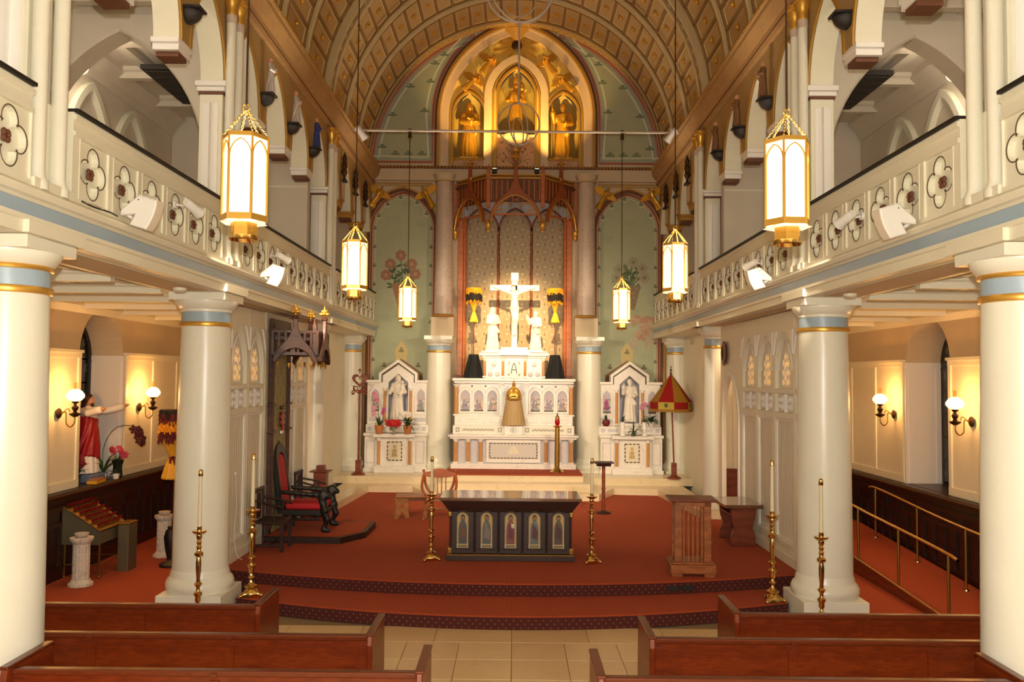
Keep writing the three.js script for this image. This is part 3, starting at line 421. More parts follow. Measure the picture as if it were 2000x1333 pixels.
{
  const arches = [-2.98, 2.98];
  const holes = arches.map((c) => sub(jamb(0.86, 0.7, 6.95, 1.02, c)));
  holes.push([[-1.36, 2.9], [-1.36, 7.85], [1.36, 7.85], [1.36, 2.9]]);
  holes.push(sub(jamb(BIGW, 8.66, BIGS, BIGR)));
  mesh('wall_plaster', ext(poly([[-7.2, 0], [7.2, 0], [7.2, 13], [-7.2, 13]], holes), 0.35).translate(0, 0, ZW - 0.35), M.peach, wb);
  mesh('wall_backing', bx(-7.2, 7.2, 0, 13, ZW - 0.75, ZW - 0.85), M.peach, wb);
  // green arched panels
  const greenTex = (sd, kind) => ctex(512, 2048, (x, w, h) => {
    const r = greenBase(x, w, h, sd), sx = w / 1.72, sy = h / 7.3, X = (m) => w / 2 + m * sx, Y = (y) => h - (y - 0.7) * sy;
    const line = (o, lw, c) => { const p = jamb(0.86 - o, 0.7, 6.95, 1.02 - o * 1.05); x.strokeStyle = c; x.lineWidth = lw; x.beginPath(); p.forEach(([a, b], i) => (i ? x.lineTo(X(a), Y(b)) : x.moveTo(X(a), Y(b)))); x.stroke(); };
    line(0.02, 16, '#8f4a34'); line(0.06, 10, '#c99a80'); line(0.12, 5, '#dcd8bc'); line(0.1, 4, '#8ea08a');
    for (let y = 3; y < 7.2; y += 0.5) for (const k of [-1, 1]) fleur(x, X(k * 0.75), Y(y), 9, '#6d7860');
    const ap = jamb(0.74, 7, 6.95, 0.9); for (const i of [6, 11, 16, 22, 27]) { const p = ap[Math.min(i, ap.length - 1)]; fleur(x, X(p[0]), Y(p[1]), 10, '#75806a'); x.strokeStyle = '#e2dec4'; x.lineWidth = 4; x.beginPath(); x.arc(X(p[0]), Y(p[1]), 24, 0.3, 3.6); x.stroke(); }
    // bouquet
    const by = 5.72; x.lineWidth = 7; x.strokeStyle = '#5d6f4c';
    const heads = kind ? [[0.16, 0.42], [-0.22, 0.22], [0.4, 0.25], [-0.28, 0], [0.46, 0]] : [[-0.05, 0.55], [-0.33, 0.32], [0.24, 0.32], [-0.44, 0.02], [0.34, 0.05]];
    for (const [a, b] of heads) { x.beginPath(); x.moveTo(X(0.05), Y(by - 0.45)); x.quadraticCurveTo(X(a * 0.4), Y(by), X(a), Y(by + b)); x.stroke(); }
    for (let i = 0; i < 46; i++) { x.fillStyle = ['#5d6f4c', '#748060', '#4f6046'][i % 3]; x.save(); x.translate(X((r() - 0.5) * 0.7), Y(by - 0.3 + r() * 0.6)); x.rotate(r() * 6); x.beginPath(); x.ellipse(0, 0, 24, 8, 0, 0, 7); x.fill(); x.restore(); }
    for (const [a, b] of heads) { x.fillStyle = kind ? '#a9a58a' : '#ab7e66'; for (let k = 0; k < 7; k++) { x.beginPath(); x.arc(X(a) + 26 * Math.cos(k * 0.9), Y(by + b) + 24 * Math.sin(k * 0.9), 18, 0, 7); x.fill(); } x.fillStyle = kind ? '#8d8a74' : '#bd9a7c'; x.beginPath(); x.arc(X(a), Y(by + b), 14, 0, 7); x.fill(); }
    x.fillStyle = kind ? '#93836a' : '#a88264'; x.beginPath(); x.moveTo(X(-0.3), Y(by - 0.2)); x.lineTo(X(0.36), Y(by - 0.2)); x.lineTo(X(0.2), Y(by - 0.85)); x.lineTo(X(-0.1), Y(by - 0.85)); x.fill();
    for (let i = 0; i < 18; i++) { x.fillStyle = ['#8a6a4c', '#b99474', '#77785a'][i % 3]; x.fillRect(X(-0.2 + r() * 0.45), Y(by - 0.25 - r() * 0.5), 18, 10); }
    if (kind) for (let i = 0; i < 44; i++) { x.globalAlpha = 0.55; x.fillStyle = ['#c0917c', '#b5876f', '#cba48e'][i % 3]; x.fillRect(X(0.1 + r() * 0.6), Y(4.75 - r() * 0.75), 20 + r() * 40, 16 + r() * 40); x.globalAlpha = 1; }
    // crest above the side altar
    x.fillStyle = '#d9c68c'; x.beginPath(); x.moveTo(X(0), Y(4.0)); x.lineTo(X(0.17), Y(3.78)); x.lineTo(X(0.14), Y(3.4)); x.lineTo(X(-0.14), Y(3.4)); x.lineTo(X(-0.17), Y(3.78)); x.fill(); fleur(x, X(0), Y(3.75), 12, '#8d8a66'); fleur(x, X(-0.45), Y(3.35), 12, '#7d7355'); fleur(x, X(0.45), Y(3.35), 12, '#7d7355');
    x.strokeStyle = '#96664c'; x.lineWidth = 34; x.beginPath(); x.moveTo(X(-0.52), Y(2.6)); x.lineTo(X(-0.52), Y(3.1)); x.lineTo(X(0), Y(3.45)); x.lineTo(X(0.52), Y(3.1)); x.lineTo(X(0.52), Y(2.6)); x.stroke();
  });
  arches.forEach((c, i) => {
    const m = new THREE.MeshStandardMaterial({ map: greenTex(77 + i * 31, i), roughness: 0.75 }); m.userData = {};
    mesh('green_panel', uvRect(ext(poly(jamb(0.86, 0.7, 6.95, 1.02)), 0.05), -0.86, 0.86, 0.7, 8.0).translate(c, 0, ZW - 0.16), m, wb);
    mesh('arch_moulding', [band(jamb(0.86, 0.7, 6.95, 1.02, c), 0.07, 0.04).translate(0, 0, ZW)], M.boss, wb);
    mesh('arch_moulding', [band(jamb(0.93, 0.7, 6.95, 1.09, c), 0.045, 0.06).translate(0, 0, ZW)], M.goldPaint, wb);
  });
  // entablature across the wall
  mesh('frieze', [bx(-3.95, 3.95, 8.3, 8.56, ZW, ZW + 0.06), bx(-3.95, 3.95, 8.24, 8.3, ZW, ZW + 0.11)], M.peach, wb);
  for (const s of [-1, 1]) mesh('frieze_moulding', [bx(s * 2.2, s * 3.9, 8.16, 8.19, ZW, ZW + 0.05), bx(s * 2.2, s * 3.9, 8.1, 8.13, ZW, ZW + 0.04)], M.goldPaint, wb);
  mesh('bead_ledge', bx(-3.95, 3.95, 8.56, 8.63, ZW, ZW + 0.1), M.boss, wb);
  const bd = []; for (let x = -3.8; x < 3.85; x += 0.09) bd.push(sph(0.03, x, 8.6, ZW + 0.1, 6)); mesh('gold_beads', bd, M.gold, wb).userData.kind = 'stuff';
  // tympanum painted panels either side of the great arch
  const R = 3.84, big = [[-BIGW - 0.2, 8.72], ...archPts(BIGW + 0.2, BIGR + 0.2, 30, BIGS)];
  const inC = (p) => Math.hypot(p[0], p[1] - VY) < R, left = big.filter((p) => p[0] <= 0 && inC(p));
  const last = left[left.length - 1], aEnd = Math.atan2(last[1] - VY, last[0]), aSt = PI - Math.asin((8.72 - VY) / R), arc = []; for (let i = 0; i <= 30; i++) { const a = aEnd + (aSt - aEnd) * i / 30; arc.push([R * Math.cos(a), VY + R * Math.sin(a)]); }
  const out = [...left, ...arc];
  const inset = (pts, d) => { const n = pts.length; return pts.map((p, i) => { const a = pts[(i + n - 1) % n], b = pts[(i + 1) % n]; let dx = b[0] - a[0], dy = b[1] - a[1]; const l = Math.hypot(dx, dy) || 1; return [p[0] - dy / l * d, p[1] + dx / l * d]; }); };
  const tTex = (sd) => ctex(1024, 2048, (x, w, h) => {
    greenBase(x, w, h, sd); const X = (a) => (a + 3.8) / 3.8 * w, Y = (b) => h - (b - 8.6) / 3.9 * h;
    const st = (d, lw, c) => { x.strokeStyle = c; x.lineWidth = lw; x.beginPath(); inset(out, d).forEach(([a, b], i) => (i ? x.lineTo(X(a), Y(b)) : x.moveTo(X(a), Y(b)))); x.closePath(); x.stroke(); };
    st(0.0, 70, '#a8604c'); st(0.06, 12, '#b98a78'); st(0.12, 22, '#9fb0a0'); st(0.19, 12, '#dfe0cc');
    inset(out, 0.24).forEach((p, i) => { if (i % 6 === 2) fleur(x, X(p[0]), Y(p[1]), 20, '#78886e'); });
    for (let k = 0; k < 4; k++) fleur(x, X(-3.2 + k * 0.35), Y(8.98), 20, '#78886e');
  });
  for (const s of [-1, 1]) { const t = tTex(9 + s); const m = new THREE.MeshStandardMaterial({ map: t, roughness: 0.75 }); m.userData = {}; let g = uvRect(ext(poly(out), 0.015), -3.8, 0, 8.6, 12.5); if (s > 0) { g = mirrorX(g); g.userData.tri = 1; } mesh('green_panel', g.translate(0, 0, ZW), m, wb); }
  // great arch mouldings
  const J = (w, y = 8.64) => jamb(w, y, BIGS, BIGR + (w - BIGW), 0, 26);
  mesh('arch_moulding', band(J(BIGW + 0.1), 0.07, 0.05).translate(0, 0, ZW), M.boss, wb);
  mesh('arch_moulding', band(J(BIGW + 0.03), 0.07, 0.09).translate(0, 0, ZW - 0.02), M.goldPaint, wb);
  mesh('arch_moulding', band(J(BIGW - 0.2), 0.23, 0.1).translate(0, 0, ZW - 0.16), M.pinkCream = std('#ddc3a4', 0.55), wb);
  mesh('gold_field', ext(poly(J(BIGW - 0.18), [sub(jamb(0.5, 8.7, 10.55, 0.78)), ...[-1.26, 1.26].map((c) => sub(jamb(0.4, 8.84, 10.1, 0.58, c)))]), 0.04).translate(0, 0, ZW - 0.2), M.niche, wb);
  // centre niche
  mesh('niche_moulding', band(jamb(0.66, 8.64, 10.55, 0.94, 0, 22), 0.2, 0.12).translate(0, 0, ZW - 0.18), M.pinkCream, wb);
  mesh('niche_moulding', [band(jamb(0.5, 8.64, 10.55, 0.78, 0, 22), 0.05, 0.16).translate(0, 0, ZW - 0.2), band(jamb(0.59, 8.64, 10.55, 0.87, 0, 22), 0.05, 0.14).translate(0, 0, ZW - 0.2)], M.goldPaint, wb);
  const nicheShell = (w, y0, ys, rise, d) => { const N = 14, p = [], id = []; const o = jamb(w, y0, ys, rise, 0, 10); /* curved back: sweep outline into an apse */ for (let k = 0; k <= N; k++) { const a = PI * k / N, cx = -w * Math.cos(a), cz = -d * Math.sin(a); p.push([cx, cz]); } const pos = []; const rows = 24; const top = (x) => { const u = Math.min(1, Math.abs(x) / w); const R = (w * w + rise * rise) / (2 * w); return ys + Math.sqrt(Math.max(0, R * R - (u * w + R - w) ** 2)); }; for (let k = 0; k <= N; k++) { const [cx, cz] = p[k], yt = top(cx); for (let r = 0; r <= rows; r++) { const v = r / rows, y = y0 + (yt - y0) * v; pos.push(cx, y, cz * Math.min(1, Math.sqrt(Math.max(0, 1 - Math.max(0, (y - ys) / (rise * 1.0)) ** 2)) + 0.02)); } } for (let k = 0; k < N; k++) for (let r = 0; r < rows; r++) { const a = k * (rows + 1) + r, b = a + rows + 1; id.push(a, b, a + 1, b, b + 1, a + 1); } const g = new THREE.BufferGeometry(); g.setAttribute('position', new THREE.Float32BufferAttribute(pos, 3)); g.setIndex(id); g.computeVertexNormals(); return flat(g); };
  M.apse = std('#b09a52', 0.6, { side: THREE.DoubleSide });
  mesh('niche_shell', nicheShell(0.5, 9.5, 10.55, 0.78, 0.42).translate(0, 0, ZW - 0.18), M.apse, wb);
  const floral = new THREE.MeshStandardMaterial({ roughness: 0.6, map: ctex(256, 256, (x, w, h) => { x.fillStyle = '#d3a883'; x.fillRect(0, 0, w, h); let q = 5; const r = () => { q = (q * 16807) % 2147483647; return q / 2147483647; }; x.strokeStyle = '#8a6a44'; x.lineWidth = 4; for (const k of [-1, 1]) for (let i = 0; i < 4; i++) { x.beginPath(); x.moveTo(w / 2, h * 0.95); x.quadraticCurveTo(w / 2 + k * (30 + i * 22), h * 0.6, w / 2 + k * (40 + i * 20), h * (0.15 + 0.2 * i)); x.stroke(); } for (let i = 0; i < 46; i++) { x.fillStyle = ['#8c5a3c', '#a9793c', '#6f7444', '#b06a4a'][i % 4]; x.beginPath(); x.arc(r() * w, r() * h, 3 + r() * 6, 0, 7); x.fill(); } }) }); floral.userData = {};
  mesh('floral_panel', uvRect(ext(poly([[-0.5, 8.64], [0.5, 8.64], [0.5, 9.52], [-0.5, 9.52]]), 0.04), -0.5, 0.5, 8.64, 9.52).translate(0, 0, ZW - 0.2), floral, wb);
  for (const s of [-1, 1]) {
    const c = s * 1.26;
    mesh('niche_moulding', [band(jamb(0.4, 8.7, 10.1, 0.58, c, 18), 0.045, 0.13).translate(0, 0, ZW - 0.2), band(jamb(0.475, 8.66, 10.1, 0.66, c, 18), 0.05, 0.11).translate(0, 0, ZW - 0.2)], M.goldPaint, wb);
    mesh('niche_shell', nicheShell(0.4, 8.84, 10.1, 0.58, 0.36).translate(c, 0, ZW - 0.18), M.apse, wb);
    mesh('niche_floor', bx(c - 0.42, c + 0.42, 8.7, 8.86, ZW - 0.2, ZW - 0.56), M.niche, wb);
    mesh('niche_ledge', [bx(c - 0.42, c + 0.42, 8.84, 8.9, ZW - 0.2, ZW - 0.06)].concat(Array.from({ length: 11 }, (_, i) => sph(0.028, c - 0.38 + i * 0.076, 8.87, ZW - 0.05, 7))), M.gold, wb);
    mesh('apron', bx(c - 0.42, c + 0.42, 8.64, 8.84, ZW - 0.2, ZW - 0.14), floral, wb);
  }
  mesh('niche_floor', bx(-0.5, 0.5, 9.44, 9.52, ZW - 0.18, ZW - 0.62), M.niche, wb);
  mesh('statue_bracket', [lathe([[0, 9.12], [0.05, 9.14], [0.09, 9.24], [0.28, 9.38], [0.36, 9.42], [0.36, 9.5], [0.3, 9.52], [0, 9.52]], 24).scale(1, 1, 0.8).translate(0, 0, ZW - 0.08), bx(-0.5, 0.5, 9.46, 9.52, ZW - 0.12, ZW - 0.02)], M.pinkCream, wb);
  mesh('bracket_drop', lathe([[0, 8.75], [0.04, 8.8], [0.1, 8.9], [0.06, 9.0], [0.1, 9.06], [0.07, 9.14], [0, 9.14]], 10).translate(0, 0, ZW - 0.08), M.goldPaint, wb);
  // half domed ceiling of the reredos recess
}
// ---- surface nets for carved figures
function sn(f, lo, hi, h) {
  const nx = Math.ceil((hi[0] - lo[0]) / h) + 1, ny = Math.ceil((hi[1] - lo[1]) / h) + 1, nz = Math.ceil((hi[2] - lo[2]) / h) + 1, F = new Float32Array(nx * ny * nz);
  for (let k = 0; k < nz; k++) for (let j = 0; j < ny; j++) for (let i = 0; i < nx; i++) F[(k * ny + j) * nx + i] = f(lo[0] + i * h, lo[1] + j * h, lo[2] + k * h);
  const ID = new Int32Array(nx * ny * nz).fill(-1), pos = [], idx = [], I = (i, j, k) => (k * ny + j) * nx + i;
  for (let k = 0; k < nz - 1; k++) for (let j = 0; j < ny - 1; j++) for (let i = 0; i < nx - 1; i++) {
    let mask = 0; const v = []; for (let c = 0; c < 8; c++) { const q = F[I(i + (c & 1), j + ((c >> 1) & 1), k + (c >> 2))]; v.push(q); if (q < 0) mask |= 1 << c; }
    if (mask === 0 || mask === 255) continue;
    let sx = 0, sy = 0, sz = 0, n = 0;
    for (let a = 0; a < 8; a++) for (const d of [1, 2, 4]) { const b = a | d; if (b === a || (v[a] < 0) === (v[b] < 0)) continue; const t = v[a] / (v[a] - v[b]); sx += (a & 1) + (d === 1 ? t : 0); sy += ((a >> 1) & 1) + (d === 2 ? t : 0); sz += (a >> 2) + (d === 4 ? t : 0); n++; }
    ID[I(i, j, k)] = pos.length / 3; pos.push(lo[0] + (i + sx / n) * h, lo[1] + (j + sy / n) * h, lo[2] + (k + sz / n) * h);
  }
  const quad = (a, b, c, d, fl) => { if (a < 0 || b < 0 || c < 0 || d < 0) return; if (fl) idx.push(a, b, c, a, c, d); else idx.push(a, c, b, a, d, c); };
  for (let k = 1; k < nz - 1; k++) for (let j = 1; j < ny - 1; j++) for (let i = 1; i < nx - 1; i++) {
    const q = F[I(i, j, k)] < 0;
    if (q !== F[I(i + 1, j, k)] < 0) quad(ID[I(i, j - 1, k - 1)], ID[I(i, j, k - 1)], ID[I(i, j, k)], ID[I(i, j - 1, k)], q);
    if (q !== F[I(i, j + 1, k)] < 0) quad(ID[I(i - 1, j, k - 1)], ID[I(i - 1, j, k)], ID[I(i, j, k)], ID[I(i, j, k - 1)], q);
    if (q !== F[I(i, j, k + 1)] < 0) quad(ID[I(i - 1, j - 1, k)], ID[I(i, j - 1, k)], ID[I(i, j, k)], ID[I(i - 1, j, k)], q);
  }
  const g = new THREE.BufferGeometry(); g.setAttribute('position', new THREE.Float32BufferAttribute(pos, 3)); g.setIndex(idx); g.computeVertexNormals(); return flat(g);
}
const clamp = (x, a, b) => Math.min(b, Math.max(a, x)), smin = (a, b, k) => { const h = clamp(0.5 + 0.5 * (b - a) / k, 0, 1); return b + (a - b) * h - k * h * (1 - h); };
const dCap = (x, y, z, A, B, ra, rb) => { const px = x - A[0], py = y - A[1], pz = z - A[2], bx_ = B[0] - A[0], by = B[1] - A[1], bz = B[2] - A[2], t = clamp((px * bx_ + py * by + pz * bz) / (bx_ * bx_ + by * by + bz * bz + 1e-9), 0, 1); return Math.hypot(px - bx_ * t, py - by * t, pz - bz * t) - (ra + (rb - ra) * t); };
const dEll = (x, y, z, c, r) => { const a = (x - c[0]) / r[0], b = (y - c[1]) / r[1], d = (z - c[2]) / r[2], k0 = Math.hypot(a, b, d), k1 = Math.hypot(a / r[0], b / r[1], d / r[2]); return k1 < 1e-6 ? -Math.min(...r) : k0 * (k0 - 1) / k1; };
// robed standing figure, one unit tall, facing +z
function robeD(o) {
  const tab = o.prof || [[0, 0.15], [0.06, 0.15], [0.3, 0.125], [0.5, 0.115], [0.6, 0.1], [0.72, 0.115], [0.79, 0.105], [0.83, 0.05]];
  const folds = o.folds ?? 11, amp = o.amp ?? 0.012, lean = o.lean || 0;
  return (x, y, z) => { if (y < -0.02) return 0.02 - y * 0.5; let r = tab[tab.length - 1][1]; for (let i = 0; i < tab.length - 1; i++) if (y <= tab[i + 1][0]) { const t = clamp((y - tab[i][0]) / (tab[i + 1][0] - tab[i][0]), 0, 1); r = tab[i][1] + (tab[i + 1][1] - tab[i][1]) * (t * t * (3 - 2 * t)); break; } const X = x - lean * Math.sin(y * 3), a = Math.atan2(z, X); r += amp * Math.sin(folds * a + 9 * y + 2 * Math.sin(y * 8 + a)) * clamp(1.15 - y * 1.3, 0.15, 1); const zz = z / 0.8; return Math.max((Math.hypot(X, zz) - r) * 0.75, -y, y - 0.84); };
}
function figureParts(o = {}) { // returns {robe, head} geometries for a unit figure
  const rb = robeD(o), arms = o.arms || [[[-0.11, 0.77, 0], [-0.14, 0.62, 0.03], [-0.04, 0.6, 0.11]], [[0.11, 0.77, 0], [0.14, 0.62, 0.03], [0.03, 0.66, 0.12]]];
  const h = o.cell || 0.014, yh = 0.915, hd = o.head || [0, 0, 0];
  const cloth = (x, y, z) => { let d = rb(x, y, z); d = smin(d, dCap(x, y, z, [-0.1, 0.775, 0], [0.1, 0.775, 0], 0.042, 0.042), 0.04); for (const [s, e, w] of arms) { d = smin(d, dCap(x, y, z, s, e, 0.045, 0.042), 0.03); d = smin(d, dCap(x, y, z, e, w, 0.044, 0.05), 0.02); } if (o.sash) d = smin(d, dCap(x, y, z, [-0.11, 0.76, 0.05], [0.1, 0.42, 0.1], 0.03, 0.04), 0.03); if (o.veil) { d = smin(d, Math.max(dEll(x, y, z, [hd[0], yh + 0.005, hd[2] - 0.018], [0.062, 0.085, 0.066]), z - hd[2] - 0.02), 0.02); d = smin(d, dCap(x, y, z, [hd[0], 0.88, -0.04], [0, 0.7, -0.07], 0.06, 0.1), 0.04); } if (o.extra) d = Math.min(d, o.extra(x, y, z)); return d; };
  const lo = o.lo || [-0.34, -0.02, -0.24], hi = o.hi || [0.34, 1.06, 0.28];
  const head = (x, y, z) => { const X = x - hd[0], Z = z - hd[2]; let d = dEll(X, y, Z, [0, yh, 0], [0.05, 0.066, 0.058]); d = smin(d, dEll(X, y, Z, [0, yh - 0.03, 0.014], [0.036, 0.04, 0.04]), 0.02); d = smin(d, dEll(X, y, Z, [0, yh - 0.01, 0.06], [0.009, 0.02, 0.012]), 0.008); for (const k of [-1, 1]) d = Math.max(d, -dEll(X, y, Z, [k * 0.02, yh + 0.005, 0.062], [0.011, 0.008, 0.01])); d = smin(d, dCap(X, y, Z, [0, yh - 0.05, -0.008], [0, 0.8, -0.012], 0.027, 0.034), 0.015); if (o.beard) d = smin(d, dEll(X, y, Z, [0, yh - 0.066, 0.034], [0.03, 0.04, 0.026]), 0.02); if (o.hair) { d = smin(d, Math.max(dEll(X, y, Z, [0, yh + 0.012, -0.018], [0.058, 0.066, 0.06]), Z - 0.03), 0.01); d = smin(d, dCap(X, y, Z, [0, yh - 0.02, -0.045], [0, 0.82, -0.05], 0.035, 0.03), 0.02); } for (const [s, e, w] of arms) { const dx = w[0] - e[0], dy = w[1] - e[1], dz = w[2] - e[2], l = Math.hypot(dx, dy, dz); const p = (t) => [w[0] + dx / l * t, w[1] + dy / l * t, w[2] + dz / l * t]; d = Math.min(d, dCap(x, y, z, w, p(0.06), 0.024, 0.023)); d = smin(d, dCap(x, y, z, p(0.055), p(0.1), 0.02, 0.011), 0.008); } return d; };
  return { robe: sn(cloth, lo, hi, h), head: sn(head, [lo[0], o.headLo ?? 0.5, lo[2]], hi, h * 0.75) };
}
const place = (o, x, y, z, k, ry = 0) => { o.position.set(x, y, z); o.scale.setScalar(k); o.rotation.y = ry; return o; };
function statue(name, label, cat, F, mat, pos, H, ry, group, matHead) { const t = thing(name, label, cat, [0, 0, 0], 0, group); mesh('figure', F.robe, mat, t); mesh('head_and_hands', F.head, matHead || mat, t); place(t, pos[0], pos[1], pos[2], H, ry); return t; }
const FG = {};
FG.woman = figureParts({ veil: 1, folds: 12, arms: [[[-0.1, 0.77, 0], [-0.14, 0.63, 0.05], [0.02, 0.62, 0.13]], [[0.1, 0.77, 0], [0.15, 0.64, 0.03], [0.02, 0.66, 0.13]]], sash: 1 });
FG.man = figureParts({ beard: 1, hair: 1, folds: 10, sash: 1, arms: [[[-0.11, 0.77, 0], [-0.16, 0.66, 0.04], [-0.17, 0.8, 0.12]], [[0.11, 0.77, 0], [0.15, 0.62, 0.03], [0.06, 0.6, 0.13]]] });
FG.madonna = figureParts({ veil: 1, folds: 11, arms: [[[-0.1, 0.77, 0], [-0.16, 0.63, 0.04], [-0.17, 0.6, 0.13]], [[0.1, 0.77, 0], [0.16, 0.62, 0.03], [0.08, 0.6, 0.12]]], extra: (x, y, z) => { let d = dEll(x, y, z, [0.12, 0.7, 0.1], [0.05, 0.1, 0.05]); d = smin(d, dEll(x, y, z, [0.11, 0.84, 0.11], [0.036, 0.042, 0.038]), 0.015); d = smin(d, dCap(x, y, z, [0.12, 0.62, 0.1], [0.06, 0.52, 0.15], 0.035, 0.022), 0.02); d = smin(d, dCap(x, y, z, [0.15, 0.76, 0.1], [0.2, 0.8, 0.16], 0.02, 0.015), 0.02); return d; } });
FG.saint = figureParts({ hair: 1, folds: 9, amp: 0.016, cell: 0.018 });
FG.angel = figureParts({ hair: 1, folds: 8, amp: 0.016, cell: 0.02, prof: [[0, 0.13], [0.1, 0.13], [0.3, 0.11], [0.5, 0.1], [0.6, 0.085], [0.72, 0.1], [0.79, 0.095], [0.83, 0.05]], arms: [[[-0.1, 0.77, 0], [-0.14, 0.66, 0.08], [-0.05, 0.72, 0.18]], [[0.1, 0.77, 0], [0.16, 0.72, 0.08], [0.1, 0.8, 0.18]]], headLo: 0.6 });
const wing = (() => { const s = new THREE.Shape(); s.moveTo(0, 0); s.bezierCurveTo(0.05, 0.3, 0.3, 0.36, 0.62, 0.22); s.lineTo(0.5, 0.17); s.lineTo(0.54, 0.1); s.lineTo(0.42, 0.09); s.lineTo(0.44, 0.0); s.lineTo(0.32, 0.01); s.lineTo(0.3, -0.09); s.lineTo(0.18, -0.05); s.lineTo(0.06, -0.14); s.closePath(); return ext(s, 0.04, 0.012); })();
// gilded niche figures
statue('gilded_statue', 'gilded statue of a veiled woman in the niche left of the crowned figure', 'statue', FG.woman, M.statueGold, [-1.26, 8.95, ZW - 0.3], 1.5, 0.15);
{ const t = statue('gilded_statue', 'gilded statue of a bearded man with a staff right of the crowned figure', 'statue', FG.man, M.statueGold, [1.26, 8.95, ZW - 0.3], 1.5, -0.15); mesh('staff', bar([-0.19, 0, 0.12], [-0.19, 1.0, 0.12], 0.009), M.statueGold, t); }
{ const t = statue('gilded_statue', 'gilded statue of a crowned woman with a child in the tall centre niche', 'statue', FG.madonna, M.statueGold, [0, 9.66, ZW - 0.28], 1.36, 0); mesh('crown', [lathe([[0.045, 0.965], [0.055, 0.98], [0.06, 1.03], [0.04, 1.07], [0.012, 1.09], [0.012, 1.11], [0, 1.12]], 8), box(0.01, 0.05, 0.01, 0, 1.14, 0), box(0.03, 0.01, 0.01, 0, 1.145, 0)], M.gold, t); mesh('sceptre', bar([-0.16, 0.58, 0.14], [-0.34, 0.86, 0.16], 0.009), M.gold, t); mesh('pedestal', rbox(0.42, 0.1, 0.3, 0, -0.05, 0, 0.01), M.pinkCream, t); mesh('child_crown', lathe([[0.03, 0.87], [0.036, 0.91], [0.012, 0.93], [0, 0.93]], 8).translate(0.11, 0, 0.11), M.gold, t); }
for (const s of [-1, 1]) { const d = thing('niche_canopy', s < 0 ? 'gilt cushion base under the veiled gilded statue' : 'gilt cushion base under the staff bearing gilded statue', 'base', [s * 1.26, 8.86, ZW - 0.3]); mesh('block', rbox(0.5, 0.09, 0.34, 0, 0.045, 0, 0.015), M.niche, d); }
// angels
const wingF = wing.clone(), wingB = mirrorX(flat(wing.clone()));
function angel(label, cx, cy, f, tilt, k, zo) { // f: +1 body trails to the lower left, head to the upper right
  const t = thing('gilded_angel', label, 'angel'), q = new THREE.Quaternion().setFromAxisAngle(V(0, 0, 1), -f * tilt).multiply(new THREE.Quaternion().setFromEuler(new THREE.Euler(0, f * 0.45, 0)));
  mesh('figure', FG.angel.robe, M.statueGold, t); mesh('head_and_hands', FG.angel.head, M.statueGold, t);
  const inv = q.clone().invert(), add = (g, ang, sc, dx) => { const w = mesh('wing', g, M.statueGold, t); w.quaternion.copy(inv.clone().multiply(new THREE.Quaternion().setFromEuler(new THREE.Euler(0, 0, ang)))); w.position.copy(V(0, 0.7, 0).add(V(dx, 0, -0.13).applyQuaternion(inv))); w.scale.setScalar(sc); };
  add(f > 0 ? wingB : wingF, -f * 0.2, 1.0, -f * 0.02); add(f > 0 ? wingF : wingB, -f * 0.95, 0.8, f * 0.03);
  t.scale.setScalar(k); t.quaternion.copy(q); const m = V(0, 0.5 * k, 0).applyQuaternion(q); t.position.set(cx - m.x, cy - m.y, ZW + zo); return t;
}
angel('gilded angel flying near the sunburst on the veiled statue side', -0.76, 11.42, 1, 0.62, 0.62, -0.02);
angel('gilded angel flying just above the head of the veiled gilded statue', -1.2, 10.92, 1, 0.8, 0.62, -0.02);
angel('gilded angel flying near the sunburst on the staff bearing statue side', 0.86, 11.42, -1, 0.62, 0.62, -0.02);
angel('gilded angel flying just above the head of the staff bearing gilded statue', 1.3, 10.92, -1, 0.8, 0.62, -0.02);
for (const s of [-1, 1]) { const w = s < 0 ? 'potted orchids' : 'red and yellow umbrella'; angel(`gilded angel at the left shoulder of the green arch above the ${w}`, s * 2.98 - 0.66, 7.78, 1, 0.5, 0.64, 0.16); angel(`gilded angel at the right shoulder of the green arch above the ${w}`, s * 2.98 + 0.66, 7.78, -1, 0.5, 0.64, 0.16); }
// sunburst above the centre niche
{ const t = thing('sunburst', 'gilded sunburst with rays at the apex of the great arch', 'ornament', [0, 11.95, ZW - 0.1]); mesh('disc', new THREE.SphereGeometry(0.15, 16, 10).scale(1, 1, 0.4), M.bronze, t); for (let i = 0; i < 16; i++) { const a = i / 16 * 2 * PI + 0.2, l = i % 2 ? 0.46 : 0.6; if (Math.abs(Math.sin(a)) > 0.85) continue; mesh('ray', ext(poly([[0.14, -0.02], [l, -0.045], [l + 0.05, 0], [l, 0.045], [0.14, 0.02]]), 0.02), M.gold, t).rotation.z = a; } mesh('cloud_bracket', lathe([[0.02, 0.1], [0.1, 0.16], [0.26, 0.34], [0.4, 0.44], [0.4, 0.5], [0, 0.52]], 18).scale(1, 1, 0.45), M.goldPaint, t); }
// ================= LAMPS =================
function chain(a, b, n, r, lw) { const A = V(...a), B = V(...b), out = []; const q = new THREE.Quaternion().setFromUnitVectors(V(0, 1, 0), B.clone().sub(A).normalize()); for (let i = 0; i < n; i++) { const g = new THREE.TorusGeometry(lw, r, 4, 8).scale(0.6, 1, 1); if (i % 2) g.rotateY(PI / 2); g.applyQuaternion(q); const p = A.clone().lerp(B, (i + 0.5) / n); out.push(g.translate(p.x, p.y, p.z)); } return out; }
